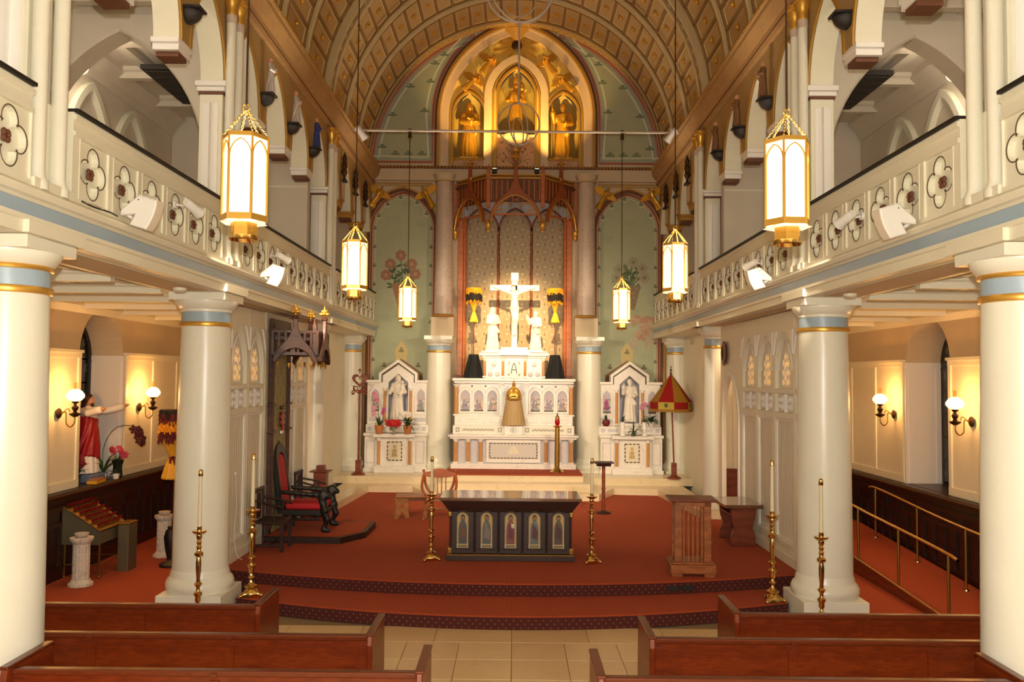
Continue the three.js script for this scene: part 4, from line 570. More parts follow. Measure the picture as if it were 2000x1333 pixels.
// hexagonal Gothic lantern, origin at the bottom of its skirt
function lantern(label, x, y, z, topY) {
  const t = thing('hanging_lantern', label, 'lantern', [x, y, z], 0.08, 'hexagonal lanterns hung over the nave');
  const R = 0.19, H0 = 0.17, H1 = 0.87, w = R; // hexagon side = R
  const ap = R * Math.cos(PI / 6);
  for (let i = 0; i < 6; i++) {
    const a = i * PI / 3; // face normal direction
    const f = mesh('glass_pane', box(w - 0.012, H1 - H0, 0.006, 0, (H0 + H1) / 2, ap - 0.012), M.glassWhite, t); f.rotation.y = a;
    const tr = mesh('tracery', [band([[-w / 2 + 0.012, H0], [-w / 2 + 0.012, H1 - 0.17], ...archPts(w / 2 - 0.012, 0.13, 8, H1 - 0.17), [w / 2 - 0.012, H1 - 0.17], [w / 2 - 0.012, H0]], 0.008, 0.012).translate(0, 0, ap - 0.008), box(w, 0.035, 0.014, 0, H1 + 0.005, ap - 0.004), box(w + 0.01, 0.055, 0.014, 0, H0 + 0.012, ap)], M.gold, t); tr.rotation.y = a;
    mesh('corner_post', bar([R * Math.sin(a + PI / 6), H0 - 0.01, R * Math.cos(a + PI / 6)], [R * Math.sin(a + PI / 6), H1 + 0.02, R * Math.cos(a + PI / 6)], 0.009), M.gold, t);
    mesh('chain', chain([R * Math.sin(a + PI / 6), H1 + 0.02, R * Math.cos(a + PI / 6)], [0.01 * Math.sin(a), 1.12, 0.01 * Math.cos(a)], 14, 0.0034, 0.0135), M.brassDull, t);
    const sk = mesh('skirt_panel', [box(0.108, 0.12, 0.006, 0, 0.09, 0.094), box(0.07, 0.007, 0.009, 0, 0.1, 0.096), box(0.007, 0.07, 0.009, 0, 0.1, 0.096)], M.gold, t); sk.rotation.y = a;
  }
  mesh('skirt_rim', lathe([[0.1, 0.03], [0.118, 0.0], [0.125, 0.005], [0.108, 0.04]], 24), M.brass, t);
  mesh('base_plate', [new THREE.CylinderGeometry(0.115, R + 0.012, 0.02, 6).translate(0, H0 - 0.015, 0)], M.glassWhite, t);
  mesh('top_ring', [torus(0.028, 0.006, 20, 6).translate(0, 1.14, 0)], M.gold, t);
  mesh('suspension_cord', [bar([0, 1.16, 0], [0, topY - y, 0], 0.009)], M.bronze, t);
  const L = new THREE.PointLight(LAMP, LANTERN_CD, 0, 2); L.position.set(0, 0.52, 0); L.castShadow = true; L.shadow.radius = 4; L.name = 'lantern_light'; t.add(L);
  return t;
}
for (const s of [-1, 1]) {
  const S = SIDE[s];
  lantern(`nearest and largest hexagonal glowing lantern on the ${S}`, s * 2.3, 4.19, -7.1, 11.7);
  lantern(`middle sized hexagonal glowing lantern before the second gallery pier on the ${S}`, s * 2.43, 4.21, -12.75, 11.6);
  lantern(s < 0 ? 'smallest hexagonal glowing lantern in front of the pink flower bouquet painting' : 'smallest hexagonal glowing lantern in front of the faded bouquet painting', s * 2.35, 4.13, -18.5, 8.47);
}
// tie rod with floodlights
{
  const t = thing('tie_rod', 'thin grey tie rod spanning the vault at the springing', 'rod', [0, 8.5, -18.5]);
  mesh('rod', bar([-3.62, 0, 0], [3.62, 0, 0], 0.028, 8), M.pipe = std('#cdbfae', 0.5, { metalness: 0.2 }), t);
  for (const s of [-1, 1]) mesh('hook', [cyl(0.05, 0.03, 0.12, s * 2.35, -0.16, 0, 10), torus(0.04, 0.012, 16, 6).translate(s * 2.35, 0, 0)], M.bronze, t);
}
function spotCan(label, pos, dir, o = {}) { // small white can spotlight
  const t = thing('spotlight', label, 'spotlight', pos); const d = V(...dir).normalize(), k = o.k || 1;
  const g = lathe([[0.0, -0.12 * k], [0.035 * k, -0.12 * k], [0.045 * k, -0.1 * k], [0.045 * k, 0.02 * k], [0.062 * k, 0.1 * k], [0.056 * k, 0.1 * k], [0.04 * k, 0.03 * k]], 18); const q = new THREE.Quaternion().setFromUnitVectors(V(0, 1, 0), d);
  const m = mesh('can', g, M.whitePlastic, t); m.quaternion.copy(q);
  const b = mesh('lens', new THREE.SphereGeometry(0.05 * k, 12, 6).scale(1, 0.3, 1).translate(0, 0.075 * k, 0), M.bulb, t); b.quaternion.copy(q);
  if (o.base) { mesh('wall_plate', cyl(0.045, 0.045, 0.025, 0, 0, 0, 16).rotateZ(PI / 2).translate(...o.base), M.whitePlastic, t); mesh('knuckle', bar(o.base, [0, 0, 0], 0.013), M.whitePlastic, t); }
  if (o.cd) { const L = new THREE.SpotLight(o.color || SPOT, o.cd, 0, o.angle || 0.35, 0.6, 2); L.position.set(d.x * 0.14 * k, d.y * 0.14 * k, d.z * 0.14 * k); L.target.position.set(d.x * 5, d.y * 5, d.z * 5); L.castShadow = true; L.shadow.radius = 2; t.add(L); t.add(L.target); L.name = 'spot_light'; L.target.name = 'spot_target'; }
  return t;
}
for (const s of [-1, 1]) {
  const to = (p, q) => [q[0] - p[0], q[1] - p[1], q[2] - p[2]];
  let p = [s * 3.42, 8.42, -18.45]; spotCan(s < 0 ? 'white spotlight hanging at the tie rod end on the throne side' : 'white spotlight hanging at the tie rod end on the ramp side', p, to(p, [0, 3.9, -21.6]), { k: 1.5, cd: 30, angle: 0.42, base: [0, 0.12, 0] });
  const R = s > 0; p = [s * 3.5, R ? 4.76 : 4.86, R ? -8.9 : -9.1]; spotCan(`small white spotlight on the gallery parapet beside the nearest loudspeaker on the ${SIDE[s]}`, p, to(p, [s * 0.6, 1.2, -19.5]), { base: [s * 0.17, 0.03, 0.03], cd: 60, angle: 0.5, k: 1.1 });
  p = [s * 3.5, R ? 4.76 : 4.83, R ? -12.5 : -12.7]; spotCan(`small white spotlight on the gallery parapet beside the farther loudspeaker on the ${SIDE[s]}`, p, to(p, [s * -0.3, 2.2, -21.0]), { base: [s * 0.17, 0.03, 0], cd: 55, angle: 0.62, k: 1.1 });
  // loudspeakers
  [[R ? -7.65 : -7.75, R ? 4.5 : 4.54, 'nearer', 'the nearest column'], [R ? -11.95 : -12.05, 4.48, 'farther', 'the sanctuary']].forEach(([z, y, n, w], i) => {
    const t = thing('loudspeaker', `${n} white curved loudspeaker clamped to the gallery front on the ${SIDE[s]}`, 'loudspeaker', [s * 3.44, y, z], s < 0 ? -0.15 : 0.15); t.scale.setScalar(0.82);
    const sh = new THREE.Shape(); sh.moveTo(-0.02, 0.2); sh.lineTo(0.2, 0.13); sh.quadraticCurveTo(0.19, -0.05, 0.07, -0.2); sh.lineTo(-0.13, -0.14); sh.lineTo(-0.06, -0.02); sh.lineTo(-0.24, -0.03); sh.lineTo(-0.24, 0.03); sh.closePath();
    let g = ext(sh, 0.15, 0.015).translate(0, 0, -0.075); if (s > 0) g = mirrorX(flat(g)); mesh('cabinet', g, M.whitePlastic, t);
    const gr = new THREE.Shape(); gr.moveTo(0.19, 0.12); gr.quadraticCurveTo(0.18, -0.05, 0.07, -0.19); gr.lineTo(0.078, -0.2); gr.quadraticCurveTo(0.195, -0.05, 0.207, 0.125); gr.closePath(); let h = ext(gr, 0.13).translate(0, 0, -0.065); if (s > 0) h = mirrorX(flat(h)); mesh('grille', h, M.galleryGrey, t);
    mesh('bracket', bar([s * 0.22, 0, 0], [s * 0.13, -0.06, 0], 0.02), M.whitePlastic, t); mesh('screw', sph(0.008, s * 0.02, 0.14, 0.075, 6), M.dark, t);
  });
}
// narrow spotlight high over the nave that picks out the crucifix
{ const a = [0, 9.7, -9.6]; const t = spotCan('white spotlight hung high over the nave aimed at the crucifix', a, [0, 4.45 - 9.7, -21.9 + 9.6], { k: 1.6, cd: 1250, angle: 0.125, color: 0xffd493 }); mesh('stem', bar([0, 0.05, 0.05], [0, 2.76, 0.05], 0.015), M.whitePlastic, t); }
// black floodlights on the canopy roof, aimed up at the niches
for (const s of [-1, 1]) {
  const t = thing('floodlight', s < 0 ? 'small black floodlight on the canopy top below the veiled gilded statue' : 'small black floodlight on the canopy top below the staff bearing gilded statue', 'floodlight', [s * 0.54, 8.3, -21.3]);
  mesh('housing', rbox(0.13, 0.12, 0.12, 0, 0, 0, 0.02), M.black, t); mesh('yoke', [bar([0, -0.24, 0], [0, -0.05, 0], 0.015), rbox(0.12, 0.02, 0.1, 0, -0.25, 0, 0.004)], M.black, t); mesh('lens', rbox(0.1, 0.012, 0.09, 0, 0.062, 0, 0.003), M.bulb, t);
  for (const [tx, ty, cd, an] of [[s * 1.28, 10.2, 34, 0.5], [0, 10.9, 26, 0.42]]) { const L = new THREE.SpotLight(0xffcb6a, cd, 0, an, 1, 2); L.position.set(0, 0.09, 0); L.target.position.set(tx - s * 0.54, ty - 8.3, -1.15); L.castShadow = true; L.shadow.radius = 2; L.name = 'flood_light'; L.target.name = 'flood_target'; t.add(L, L.target); }
}
// wall sconces
function sconce(label, s, z) {
  const t = thing('wall_sconce', label, 'sconce', [s * (AX - 0.055), 2.46, z], s < 0 ? 0 : PI, 'brass oil lamp sconces on the aisle walls'); // local +x into the aisle
  mesh('wall_plate', lathe([[0, 0.03], [0.05, 0.025], [0.075, 0.01], [0.08, 0]], 20).rotateZ(-PI / 2), M.bronze, t);
  mesh('arm', [tube([[0.02, 0, 0], [0.1, 0.02, 0], [0.11, -0.06, 0], [0.12, -0.16, 0], [0.175, -0.2, 0], [0.235, -0.14, 0], [0.24, -0.04, 0]], 0.011, 30, 8), tube([[0.05, 0.0, 0], [0.1, 0.05, 0], [0.14, 0.07, 0], [0.16, 0.02, 0]], 0.007, 14, 6)], M.brassDull, t);
  mesh('oil_font', lathe([[0, -0.06], [0.03, -0.05], [0.075, -0.02], [0.085, 0], [0.04, 0.01], [0.022, 0.03], [0.04, 0.06], [0.05, 0.09], [0.022, 0.12], [0.02, 0.14], [0.045, 0.16], [0.05, 0.18], [0, 0.18]], 20).translate(0.24, 0, 0), M.bronze, t);
  mesh('globe', lathe([[0.045, 0.18], [0.08, 0.19], [0.125, 0.24], [0.125, 0.28], [0.09, 0.33], [0.045, 0.36], [0.04, 0.36]], 24).translate(0.24, 0, 0), M.globe, t);
  const ch = new THREE.MeshPhysicalMaterial({ transmission: 1, thickness: 0, roughness: 0.05, color: 0xfff2dc }); ch.userData = {};
  mesh('chimney', lathe([[0.026, 0.35], [0.026, 0.46], [0.024, 0.46], [0.024, 0.35]], 14).translate(0.24, 0, 0), ch, t);
  const L = new THREE.PointLight(0xffb765, SCONCE_CD, 0, 2); L.position.set(0.24, 0.27, 0); L.castShadow = true; L.shadow.radius = 3; L.name = 'sconce_light'; t.add(L);
}
sconce('brass globe lamp on the cream panel between the nearest column and the red robed statue', -1, -12.55);
sconce('brass globe lamp on the cream panel beside the yellow feather standard', -1, -15.25);
sconce('brass globe lamp on the cream panel near the right edge above the ramp', 1, -12.5);
sconce('brass globe lamp between the column and the dark window above the ramp', 1, -15.05);
// recessed downlights in the aisle ceilings
for (const s of [-1, 1]) for (const [x, z, w] of [[5.8, -10.6, 'nearer'], [4.95, -12.1, 'farther']]) {
  const t = thing('downlight', `${w} recessed downlight in the aisle ceiling over the ${s < 0 ? 'votive rack' : 'ramp'}`, 'downlight', [s * x, 4.195, z]);
  mesh('trim_ring', ring(0.07, 0.012, 0, 20, 6), M.white, t); mesh('lens', cyl(0.065, 0.065, 0.012, 0, -0.006, 0, 18), M.bulb, t);
  const L = new THREE.SpotLight(0xffd9a8, 4, 0, 1.0, 0.7, 2); L.position.set(0, -0.02, 0); L.target.position.set(0, -2, 0); L.castShadow = true; t.add(L); t.add(L.target); L.name = 'down_light'; L.target.name = 'down_target';
}
for (const s of [-1, 1]) { const t = thing('smoke_detector', s < 0 ? 'small cream smoke detector under the gallery beam on the throne side' : 'small cream smoke detector under the gallery beam on the ramp side', 'detector', [s * 4.0, 4.085, -10.05]); mesh('housing', lathe([[0, -0.05], [0.05, -0.05], [0.075, -0.03], [0.08, 0], [0, 0]], 18), M.cream, t); }
// hanging hoop ornament with wire sphere below
{
  const t = thing('hoop_pendant', 'grey metal hoop pendant with wire sphere hanging on the nave axis', 'pendant', [0.05, 8.0, -17.95]);
  mesh('sphere_hoop', [torus(0.45, 0.016, 48, 6), torus(0.45, 0.014, 48, 6).rotateY(1.1)].map((g) => g.translate(0, 0.5, 0)), M.pipe, t);
  mesh('sphere_hoop', [torus(0.45, 0.016, 48, 6).scale(1, 0.5, 1).rotateX(0).translate(0, 0.18, 0)].slice(0, 0).concat([torus(0.3, 0.014, 40, 6).rotateY(1.2).translate(0, 0.32, 0)]), M.pipe, t);
  mesh('pole', bar([0, 0.95, 0], [0, 4.1, 0], 0.022, 8), M.pipe, t);
  mesh('upper_hoop', [torus(0.72, 0.03, 56, 8).translate(0, 3.45, 0), torus(0.72, 0.02, 56, 8).rotateY(0.5).translate(0, 3.45, 0)], M.pipe, t);
  mesh('inner_hoop', torus(0.35, 0.016, 40, 6).translate(0, 3.2, 0), M.pipe, t);
  mesh('ring_end', torus(0.04, 0.014, 16, 6).translate(0, 2.68, 0), M.pipe, t);
}

// added ceiling globes, out of frame by the nearest piers, to brighten the galleries
for (const s of [-1, 1]) { const t = thing('gallery_fill_lamp', `added fill lamp on the gallery ceiling beside the nearest pier on the ${SIDE[s]}`, 'lamp', [s * 5.45, 8.05, -7.3]); mesh('canopy', lathe([[0, 0.1], [0.07, 0.1], [0.06, 0.06], [0.03, 0.04], [0, 0.04]], 16), M.brassDull, t); mesh('globe', sph(0.14, 0, -0.1, 0, 18), M.globe, t); const L = new THREE.PointLight(LAMP, 5, 0, 2); L.position.set(0, -0.1, 0); L.castShadow = true; L.shadow.radius = 5; L.name = 'gallery_fill_light'; t.add(L); }
for (const s of [-1, 1]) { const t = thing('gallery_fill_lamp', `added fill globe on the gallery wall behind the cross arch on the ${SIDE[s]}`, 'lamp', [s * (AX - 0.075), 7.4, -12.15]); mesh('bracket', [cyl(0.06, 0.06, 0.03, 0, 0, 0, 14).rotateZ(PI / 2), bar([0, 0, 0], [-s * 0.3, 0.05, 0], 0.015)], M.brassDull, t); mesh('globe', sph(0.12, -s * 0.34, 0.14, 0, 18), M.globe, t); const L = new THREE.PointLight(LAMP, 1.6, 0, 2); L.position.set(-s * 0.34, 0.14, 0); L.castShadow = true; L.shadow.radius = 5; L.name = 'gallery_fill_light'; t.add(L); }  // added wall globes, hidden behind the cross arch to brighten the farther bay
// loose cable on the gallery cornice
{ const t = thing('cable', 'loose dark cable lying on the gallery cornice below the nearest quatrefoils', 'cable'); mesh('cable_run', tube([[-3.6, 4.482, -6.95], [-3.62, 4.482, -7.2], [-3.59, 4.482, -7.4], [-3.61, 4.482, -7.6]], 0.007, 30, 5), M.dark, t); mesh('cable_loop', tube([[-3.6, 4.484, -7.0], [-3.58, 4.484, -7.15], [-3.6, 4.484, -7.3], [-3.63, 4.484, -7.15], [-3.61, 4.486, -6.98]], 0.006, 30, 5), M.pipe, t); }
// ================= REREDOS AND ALTARS =================
{
  const t = thing('reredos', 'tall wooden reredos of three pointed panels hung with patterned grey brown cloth', 'reredos', [0, 0, ZW]);
  const cloth = std(0xffffff, 0.85, { map: ctex(256, 256, (x, w, h) => { x.fillStyle = '#a6967c'; x.fillRect(0, 0, w, h); x.strokeStyle = '#85745c'; x.lineWidth = 5; for (const [a, b] of [[0, 0], [256, 0], [128, 128], [0, 256], [256, 256]]) { for (const r of [30, 52, 74]) { x.beginPath(); x.ellipse(a, b, r * 0.8, r, 0, 0, 7); x.stroke(); } x.fillStyle = '#e2d6bc'; for (let k = 0; k < 5; k++) { x.beginPath(); x.ellipse(a + (k - 2) * 9, b - Math.abs(k - 2) * 4 + 4, 6, 5, 0, 0, 7); x.fill(); } } x.fillStyle = '#7f6b52'; for (const [a, b] of [[128, 0], [0, 128], [256, 128], [128, 256]]) { x.beginPath(); x.ellipse(a, b, 14, 30, 0, 0, 7); x.fill(); } }, 0.4) });
  for (const [c, w] of [[-0.89, 0.46], [0, 0.44], [0.89, 0.46]]) mesh('cloth_panel', ext(poly(jamb(w, 3.0, 6.95, 0.62, c)), 0.03).translate(0, 0, -0.22), cloth, t);
  mesh('spandrel_board', bx(-1.36, 1.36, 6.6, 7.85, -0.3, -0.23), M.marbleGrey, t);
  mesh('back_board', bx(-1.36, 1.36, 2.95, 6.6, -0.3, -0.24), M.marbleGrey, t);
  const fr = []; for (const [c, w] of [[-0.89, 0.42], [0, 0.41], [0.89, 0.42]]) fr.push(band(archPts(w, 0.58, 14, 6.95, c), 0.05, 0.07).translate(0, 0, -0.2)); mesh('arch_rib', fr[0], M.redWood, t); mesh('arch_rib', fr[1], M.redWood, t); mesh('arch_rib', fr[2], M.redWood, t);
  for (const x of [-0.44, 0.44]) { mesh('mullion', lathe([[0.035, 3.0], [0.035, 6.95]], 10).translate(x, 0, -0.17), M.redWood, t); mesh('mullion_ring', ring(0.04, 0.012, 6.9, 16, 6).translate(x, 0, -0.17), M.brass, t); }
  for (const s of [-1, 1]) { mesh('side_post', [rbx(s * 1.28, s * 1.36, 3.0, 7.3, -0.2, 0.0, 0.01), rbx(s * 1.36, s * 1.5, 3.05, 7.25, 0.0, 0.1, 0.015), lathe([[0.04, 3.1], [0.04, 7.2]], 10).translate(s * 1.33, 0, 0.02)], M.oak, t); mesh('post_foot', [rbx(s * 1.26, s * 1.54, 3.0, 3.05, -0.1, 0.14, 0.008), rbx(s * 1.26, s * 1.54, 3.08, 3.11, -0.1, 0.13, 0.008)], M.redWood, t); mesh('post_ring', ring(0.05, 0.012, 6.7, 14, 6).translate(s * 1.33, 0, 0.02), M.brass, t); }
}
{
  const t = thing('reredos_canopy', 'carved wooden canopy with gilded ogee arches over the crucifix', 'canopy', [0, 0, ZW]);
  const ogee = (w, y0, tip) => { const s = new THREE.Shape(); s.moveTo(-w, y0); s.bezierCurveTo(-w * 0.9, y0 + 0.42, -w * 0.62, y0 + 0.58, -w * 0.34, y0 + 0.74); s.bezierCurveTo(-w * 0.14, y0 + 0.86, -0.04, y0 + 1.1, -0.035, tip); s.lineTo(0.035, tip); s.bezierCurveTo(0.04, y0 + 1.1, w * 0.14, y0 + 0.86, w * 0.34, y0 + 0.74); s.bezierCurveTo(w * 0.62, y0 + 0.58, w * 0.9, y0 + 0.42, w, y0); s.lineTo(w * 0.9, y0); s.bezierCurveTo(w * 0.78, y0 + 0.38, w * 0.5, y0 + 0.56, 0, y0 + 0.68); s.bezierCurveTo(-w * 0.5, y0 + 0.56, -w * 0.78, y0 + 0.38, -w * 0.9, y0); s.closePath(); return s; };
  const face = (ang, px, pz, w, y0, tip, n) => {
    const P = (name, g, m) => { const o = mesh(name, g, m, t); o.position.set(px, 0, pz); o.rotation.y = ang; return o; };
    P('back_board', bx(-w, w, 7.5, 8.1, -0.05, -0.02), M.boss); P('top_rail', [rbx(-w, w, 8.08, 8.13, -0.06, 0.03, 0.008), rbx(-w, w, 8.16, 8.2, -0.06, 0.05, 0.008)], M.goldPaint); P('lower_rail', rbx(-w * 0.92, w * 0.92, 7.16, 7.2, -0.04, 0.03, 0.008), M.oak);
    const sl = ext(poly([[-0.018, 0], [0.018, 0], [0.018, 0.5], [0, 0.54], [-0.018, 0.5]]), 0.035, 0.006); for (let i = 0; i < n; i++) P('slat', sl.clone().translate(-w + (i + 0.5) * 2 * w / n, 7.54, -0.03), M.oak);
    P('ogee_arch', ext(ogee(w, y0, tip), 0.09, 0.015), M.mahogany);
    P('gilt_edge', [tube([[-w * 0.9, y0, 0.1], [-w * 0.78, y0 + 0.3, 0.1], [-w * 0.45, y0 + 0.54, 0.1], [0, y0 + 0.67, 0.1], [w * 0.45, y0 + 0.54, 0.1], [w * 0.78, y0 + 0.3, 0.1], [w * 0.9, y0, 0.1]], 0.014, 40, 6)], M.gold);
    const cu = []; for (const k of [-1, 1]) for (const [cx, cy, r] of [[0.62, 0.22, 0.1], [0.36, 0.38, 0.11], [0.0, 0.46, 0.1]]) { const a = []; for (let i = 0; i <= 12; i++) { const q = PI * (0.05 + 1.1 * i / 12); a.push([k * cx * w + r * w * 1.5 * Math.cos(q), y0 + cy + r * Math.sin(q), 0.05]); } cu.push(tube(a, 0.013, 20, 5)); } P('cusp_tracery', cu, M.gold);
    P('finial', [lathe([[0.03, tip - 0.02], [0.045, tip], [0.03, tip + 0.03], [0.05, tip + 0.07], [0.0, tip + 0.14]], 8), ...[0, 1, 2, 3].map((i) => new THREE.SphereGeometry(0.045, 8, 6).scale(1.3, 0.7, 0.8).translate(0.07, tip + 0.08, 0).rotateY(i * PI / 2)), sph(0.03, 0, tip + 0.16, 0, 8)].map((g) => g.translate(0, 0, 0.05)), M.gold);
  };
  face(0, 0, 1.0, 0.68, 6.98, 8.55, 10);
  for (const s of [-1, 1]) { face(s * 0.85, s * 1.14, 0.56, 0.6, 6.98, 8.5, 9); mesh('pinnacle', [rbx(s * 0.64, s * 0.74, 7.35, 8.3, 0.94, 1.04, 0.01), new THREE.ConeGeometry(0.06, 0.2, 4).rotateY(PI / 4).translate(s * 0.69, 8.38, 0.99)], M.oak, t); mesh('pendant_boss', lathe([[0, 6.72], [0.05, 6.76], [0.03, 6.8], [0.075, 6.86], [0.085, 6.94], [0.05, 7.0], [0.03, 7.05], [0, 7.05]], 10).translate(s * 0.69, 0, 0.99), M.gold, t); mesh('pendant_boss', lathe([[0, 6.62], [0.05, 6.68], [0.06, 6.76], [0.09, 6.8], [0.09, 6.88], [0, 6.9]], 10).translate(s * 1.58, 0, 0.14), M.gold, t); mesh('end_post', rbx(s * 1.54, s * 1.64, 6.9, 8.14, 0.02, 0.14, 0.01), M.oak, t); mesh('gilt_rib', tube([[s * 1.6, 6.9, 0.2], [s * 1.52, 7.3, 0.28], [s * 1.36, 7.62, 0.42], [s * 1.22, 7.8, 0.55], [s * 1.15, 8.2, 0.64]], 0.028, 30, 6), M.gold, t); }
  mesh('roof_board', polyY([[-1.6, ZW + 0.02], [-1.6, ZW + 0.12], [-0.7, ZW + 0.96], [0.7, ZW + 0.96], [1.6, ZW + 0.12], [1.6, ZW + 0.02]], 7.98, 8.04).translate(0, 0, -ZW), M.boss, t);
}
// main altar
const mosaic = (sd, bg = '#d9cdbf') => { const m = new THREE.MeshStandardMaterial({ roughness: 0.4, map: ctex(64, 128, (x, w, h) => { x.fillStyle = bg; x.fillRect(0, 0, w, h); let q = sd; const r = () => { q = (q * 16807) % 2147483647; return q / 2147483647; }; const c = ['#8d86a0', '#a3756a', '#6f6a74', '#c8a888', '#7d8a78', '#b9a2a8']; x.fillStyle = '#b5aeb9'; x.fillRect(0, 0, w, h * 0.5); for (let k = 0; k < 2; k++) { const cx = w * (0.35 + 0.3 * k), y = h * (0.3 + 0.12 * k); x.fillStyle = c[(r() * 6) | 0]; x.beginPath(); x.moveTo(cx, y); x.lineTo(cx + 16, h * 0.9); x.lineTo(cx - 16, h * 0.9); x.fill(); x.fillStyle = '#c9a183'; x.beginPath(); x.arc(cx, y, 8, 0, 7); x.fill(); } for (let i = 0; i < 26; i++) { x.fillStyle = c[(r() * 6) | 0]; x.fillRect(r() * w, h * (0.35 + 0.6 * r()), 5 + r() * 9, 4 + r() * 8); } x.fillStyle = '#5c5648'; x.fillRect(0, h * 0.92, w, h * 0.08); }) }); m.userData = {}; return m; };
const onyxCol = (x, y0, y1, z, r = 0.045) => [lathe([[r, y0 + 0.04], [r, y1 - 0.05]], 14).translate(x, 0, z)];
const colEnds = (x, y0, y1, z, r = 0.045) => lathe([[r, y1 - 0.07], [r * 1.1, y1 - 0.05], [r * 1.7, y1 - 0.01], [r * 1.7, y1]], 14).translate(x, 0, z), colBase = (x, y0, z, r = 0.045) => rbox(r * 3, 0.04, r * 3, x, y0 + 0.02, z, 0.005);
{
  const t = thing('main_altar', 'white marble high altar with mosaic panels and onyx colonnettes', 'altar', [0, 0.828, -20.65]); // local y=0 predella top, z=0 front of table
  mesh('table_base', rbx(-1.52, 1.52, 0, 0.13, 0.06, -0.6, 0.01), M.marble, t);
  mesh('table_body', bx(-1.46, 1.46, 0.13, 0.72, -0.08, -0.6), M.marbleGrey, t);
  mesh('mensa', [rbx(-1.54, 1.54, 0.72, 0.77, 0.05, -0.6, 0.01), rbx(-1.58, 1.58, 0.77, 0.82, 0.09, -0.6, 0.012)], M.marble, t);
  for (const x of [-1.4, -1.1, -0.8, 0.8, 1.1, 1.4]) { mesh('onyx_colonnette', onyxCol(x, 0.13, 0.72, 0.0), M.onyx, t); mesh('colonnette_cap', colEnds(x, 0.13, 0.72, 0.0), M.marble, t); mesh('colonnette_base', colBase(x, 0.13, 0.0), M.marble, t); }
  mesh('front_panel', rbx(-0.66, 0.66, 0.15, 0.7, -0.08, -0.01, 0.008), M.marble, t);
  const ihs = new THREE.MeshStandardMaterial({ roughness: 0.3, map: ctex(512, 192, (x, w, h) => { x.fillStyle = '#cfc8be'; x.fillRect(0, 0, w, h); x.strokeStyle = '#2c2a26'; x.lineWidth = 9; x.setLineDash([26, 10]); x.strokeRect(12, 12, w - 24, h - 24); x.setLineDash([]); x.strokeStyle = '#b99a58'; x.lineWidth = 3; x.strokeRect(4, 4, w - 8, h - 8); x.fillStyle = '#f3e6b4'; x.font = 'bold 60px serif'; x.textAlign = 'center'; x.fillText('IHS', w / 2, h / 2 + 34); x.font = 'bold 34px serif'; x.fillText('A  Ω', w / 2, h / 2 - 18); x.fillRect(w / 2 - 3, 40, 6, 50); x.fillRect(w / 2 - 14, 52, 28, 6); }) }); ihs.userData = {};
  mesh('inlay_panel', uvRect(ext(poly([[-0.6, 0.24], [0.6, 0.24], [0.6, 0.64], [-0.6, 0.64]]), 0.01), -0.6, 0.6, 0.24, 0.64).translate(0, 0, -0.01), ihs, t);
  // gradines
  mesh('gradine', rbx(-1.5, 1.5, 0.82, 1.03, -0.3, -1.4, 0.008), M.marble, t);
  const ins = new THREE.MeshStandardMaterial({ roughness: 0.3, map: ctex(512, 64, (x, w, h) => { x.fillStyle = '#e6dcc8'; x.fillRect(0, 0, w, h); x.strokeStyle = '#5b5448'; x.lineWidth = 5; for (const k of [26, w - 26]) { x.strokeRect(k - 18, 12, 36, 40); x.fillStyle = '#6b6250'; for (const [a, b] of [[-8, -9], [8, -9], [-8, 9], [8, 9]]) x.fillRect(k + a - 4, 32 + b - 4, 8, 8); } x.beginPath(); for (let i = 0; i < 90; i++) x.lineTo(80 + i * 3.9, 32 + 9 * Math.sin(i * 0.55) + 4 * Math.sin(i * 1.3)); x.stroke(); x.lineWidth = 3; x.beginPath(); for (let i = 0; i < 90; i++) x.lineTo(80 + i * 3.9, 32 - 9 * Math.sin(i * 0.55)); x.stroke(); }) }); ins.userData = {};
  for (const s of [-1, 1]) mesh('inlay_strip', uvRect(ext(poly([[-0.58, 0.85], [0.58, 0.85], [0.58, 1.0], [-0.58, 1.0]]), 0.008), -0.58, 0.58, 0.85, 1.0).translate(s * 0.86, 0, -0.3), ins, t);
  mesh('gradine', rbx(-1.47, 1.47, 1.03, 1.26, -0.42, -1.4, 0.008), M.marble, t);
  for (const s of [-1, 1]) for (let i = 0; i < 3; i++) mesh('relief_block', rbox(0.27, 0.11, 0.03, s * (0.45 + i * 0.38), 1.15, -0.415, 0.012), M.marble, t);
  mesh('retable_wall', bx(-1.44, 1.44, 1.26, 2.1, -0.62, -1.4), M.marble, t);
  const arch = ext(poly(jamb(0.17, 1.32, 1.78, 0.2), [sub(jamb(0.115, 1.37, 1.74, 0.15))]), 0.05, 0.012), pic = ext(poly(jamb(0.115, 1.37, 1.74, 0.15)), 0.01);
  uvRect(pic, -0.115, 0.115, 1.37, 1.89);
  [-1.22, -0.88, -0.54, 0.54, 0.88, 1.22].forEach((x, i) => { const a = mesh('arch_frame', arch, M.marble, t); a.position.set(x, 0, -0.62); mesh('mosaic', pic, mosaic(31 + i * 17), a).position.z = 0.003; });
  for (const x of [-1.05, -0.71, 0.71, 1.05]) mesh('stud', sph(0.02, x, 2.0, -0.6, 8), M.bronze, t);
  for (const s of [-1, 1]) { mesh('onyx_colonnette', onyxCol(s * 1.44, 1.26, 2.05, -0.56, 0.05), M.onyx, t); mesh('colonnette_cap', colEnds(s * 1.44, 1.26, 2.05, -0.56, 0.05), M.marble, t); mesh('colonnette_base', colBase(s * 1.44, 1.26, -0.56, 0.05), M.marble, t); }
  mesh('cornice', [rbx(-1.5, 1.5, 2.07, 2.13, -0.5, -1.4, 0.01), rbx(-1.54, 1.54, 2.13, 2.2, -0.44, -1.4, 0.012)], M.marble, t);
  mesh('upper_block', bx(-0.78, 0.78, 2.2, 2.82, -0.72, -1.4), M.marble, t);
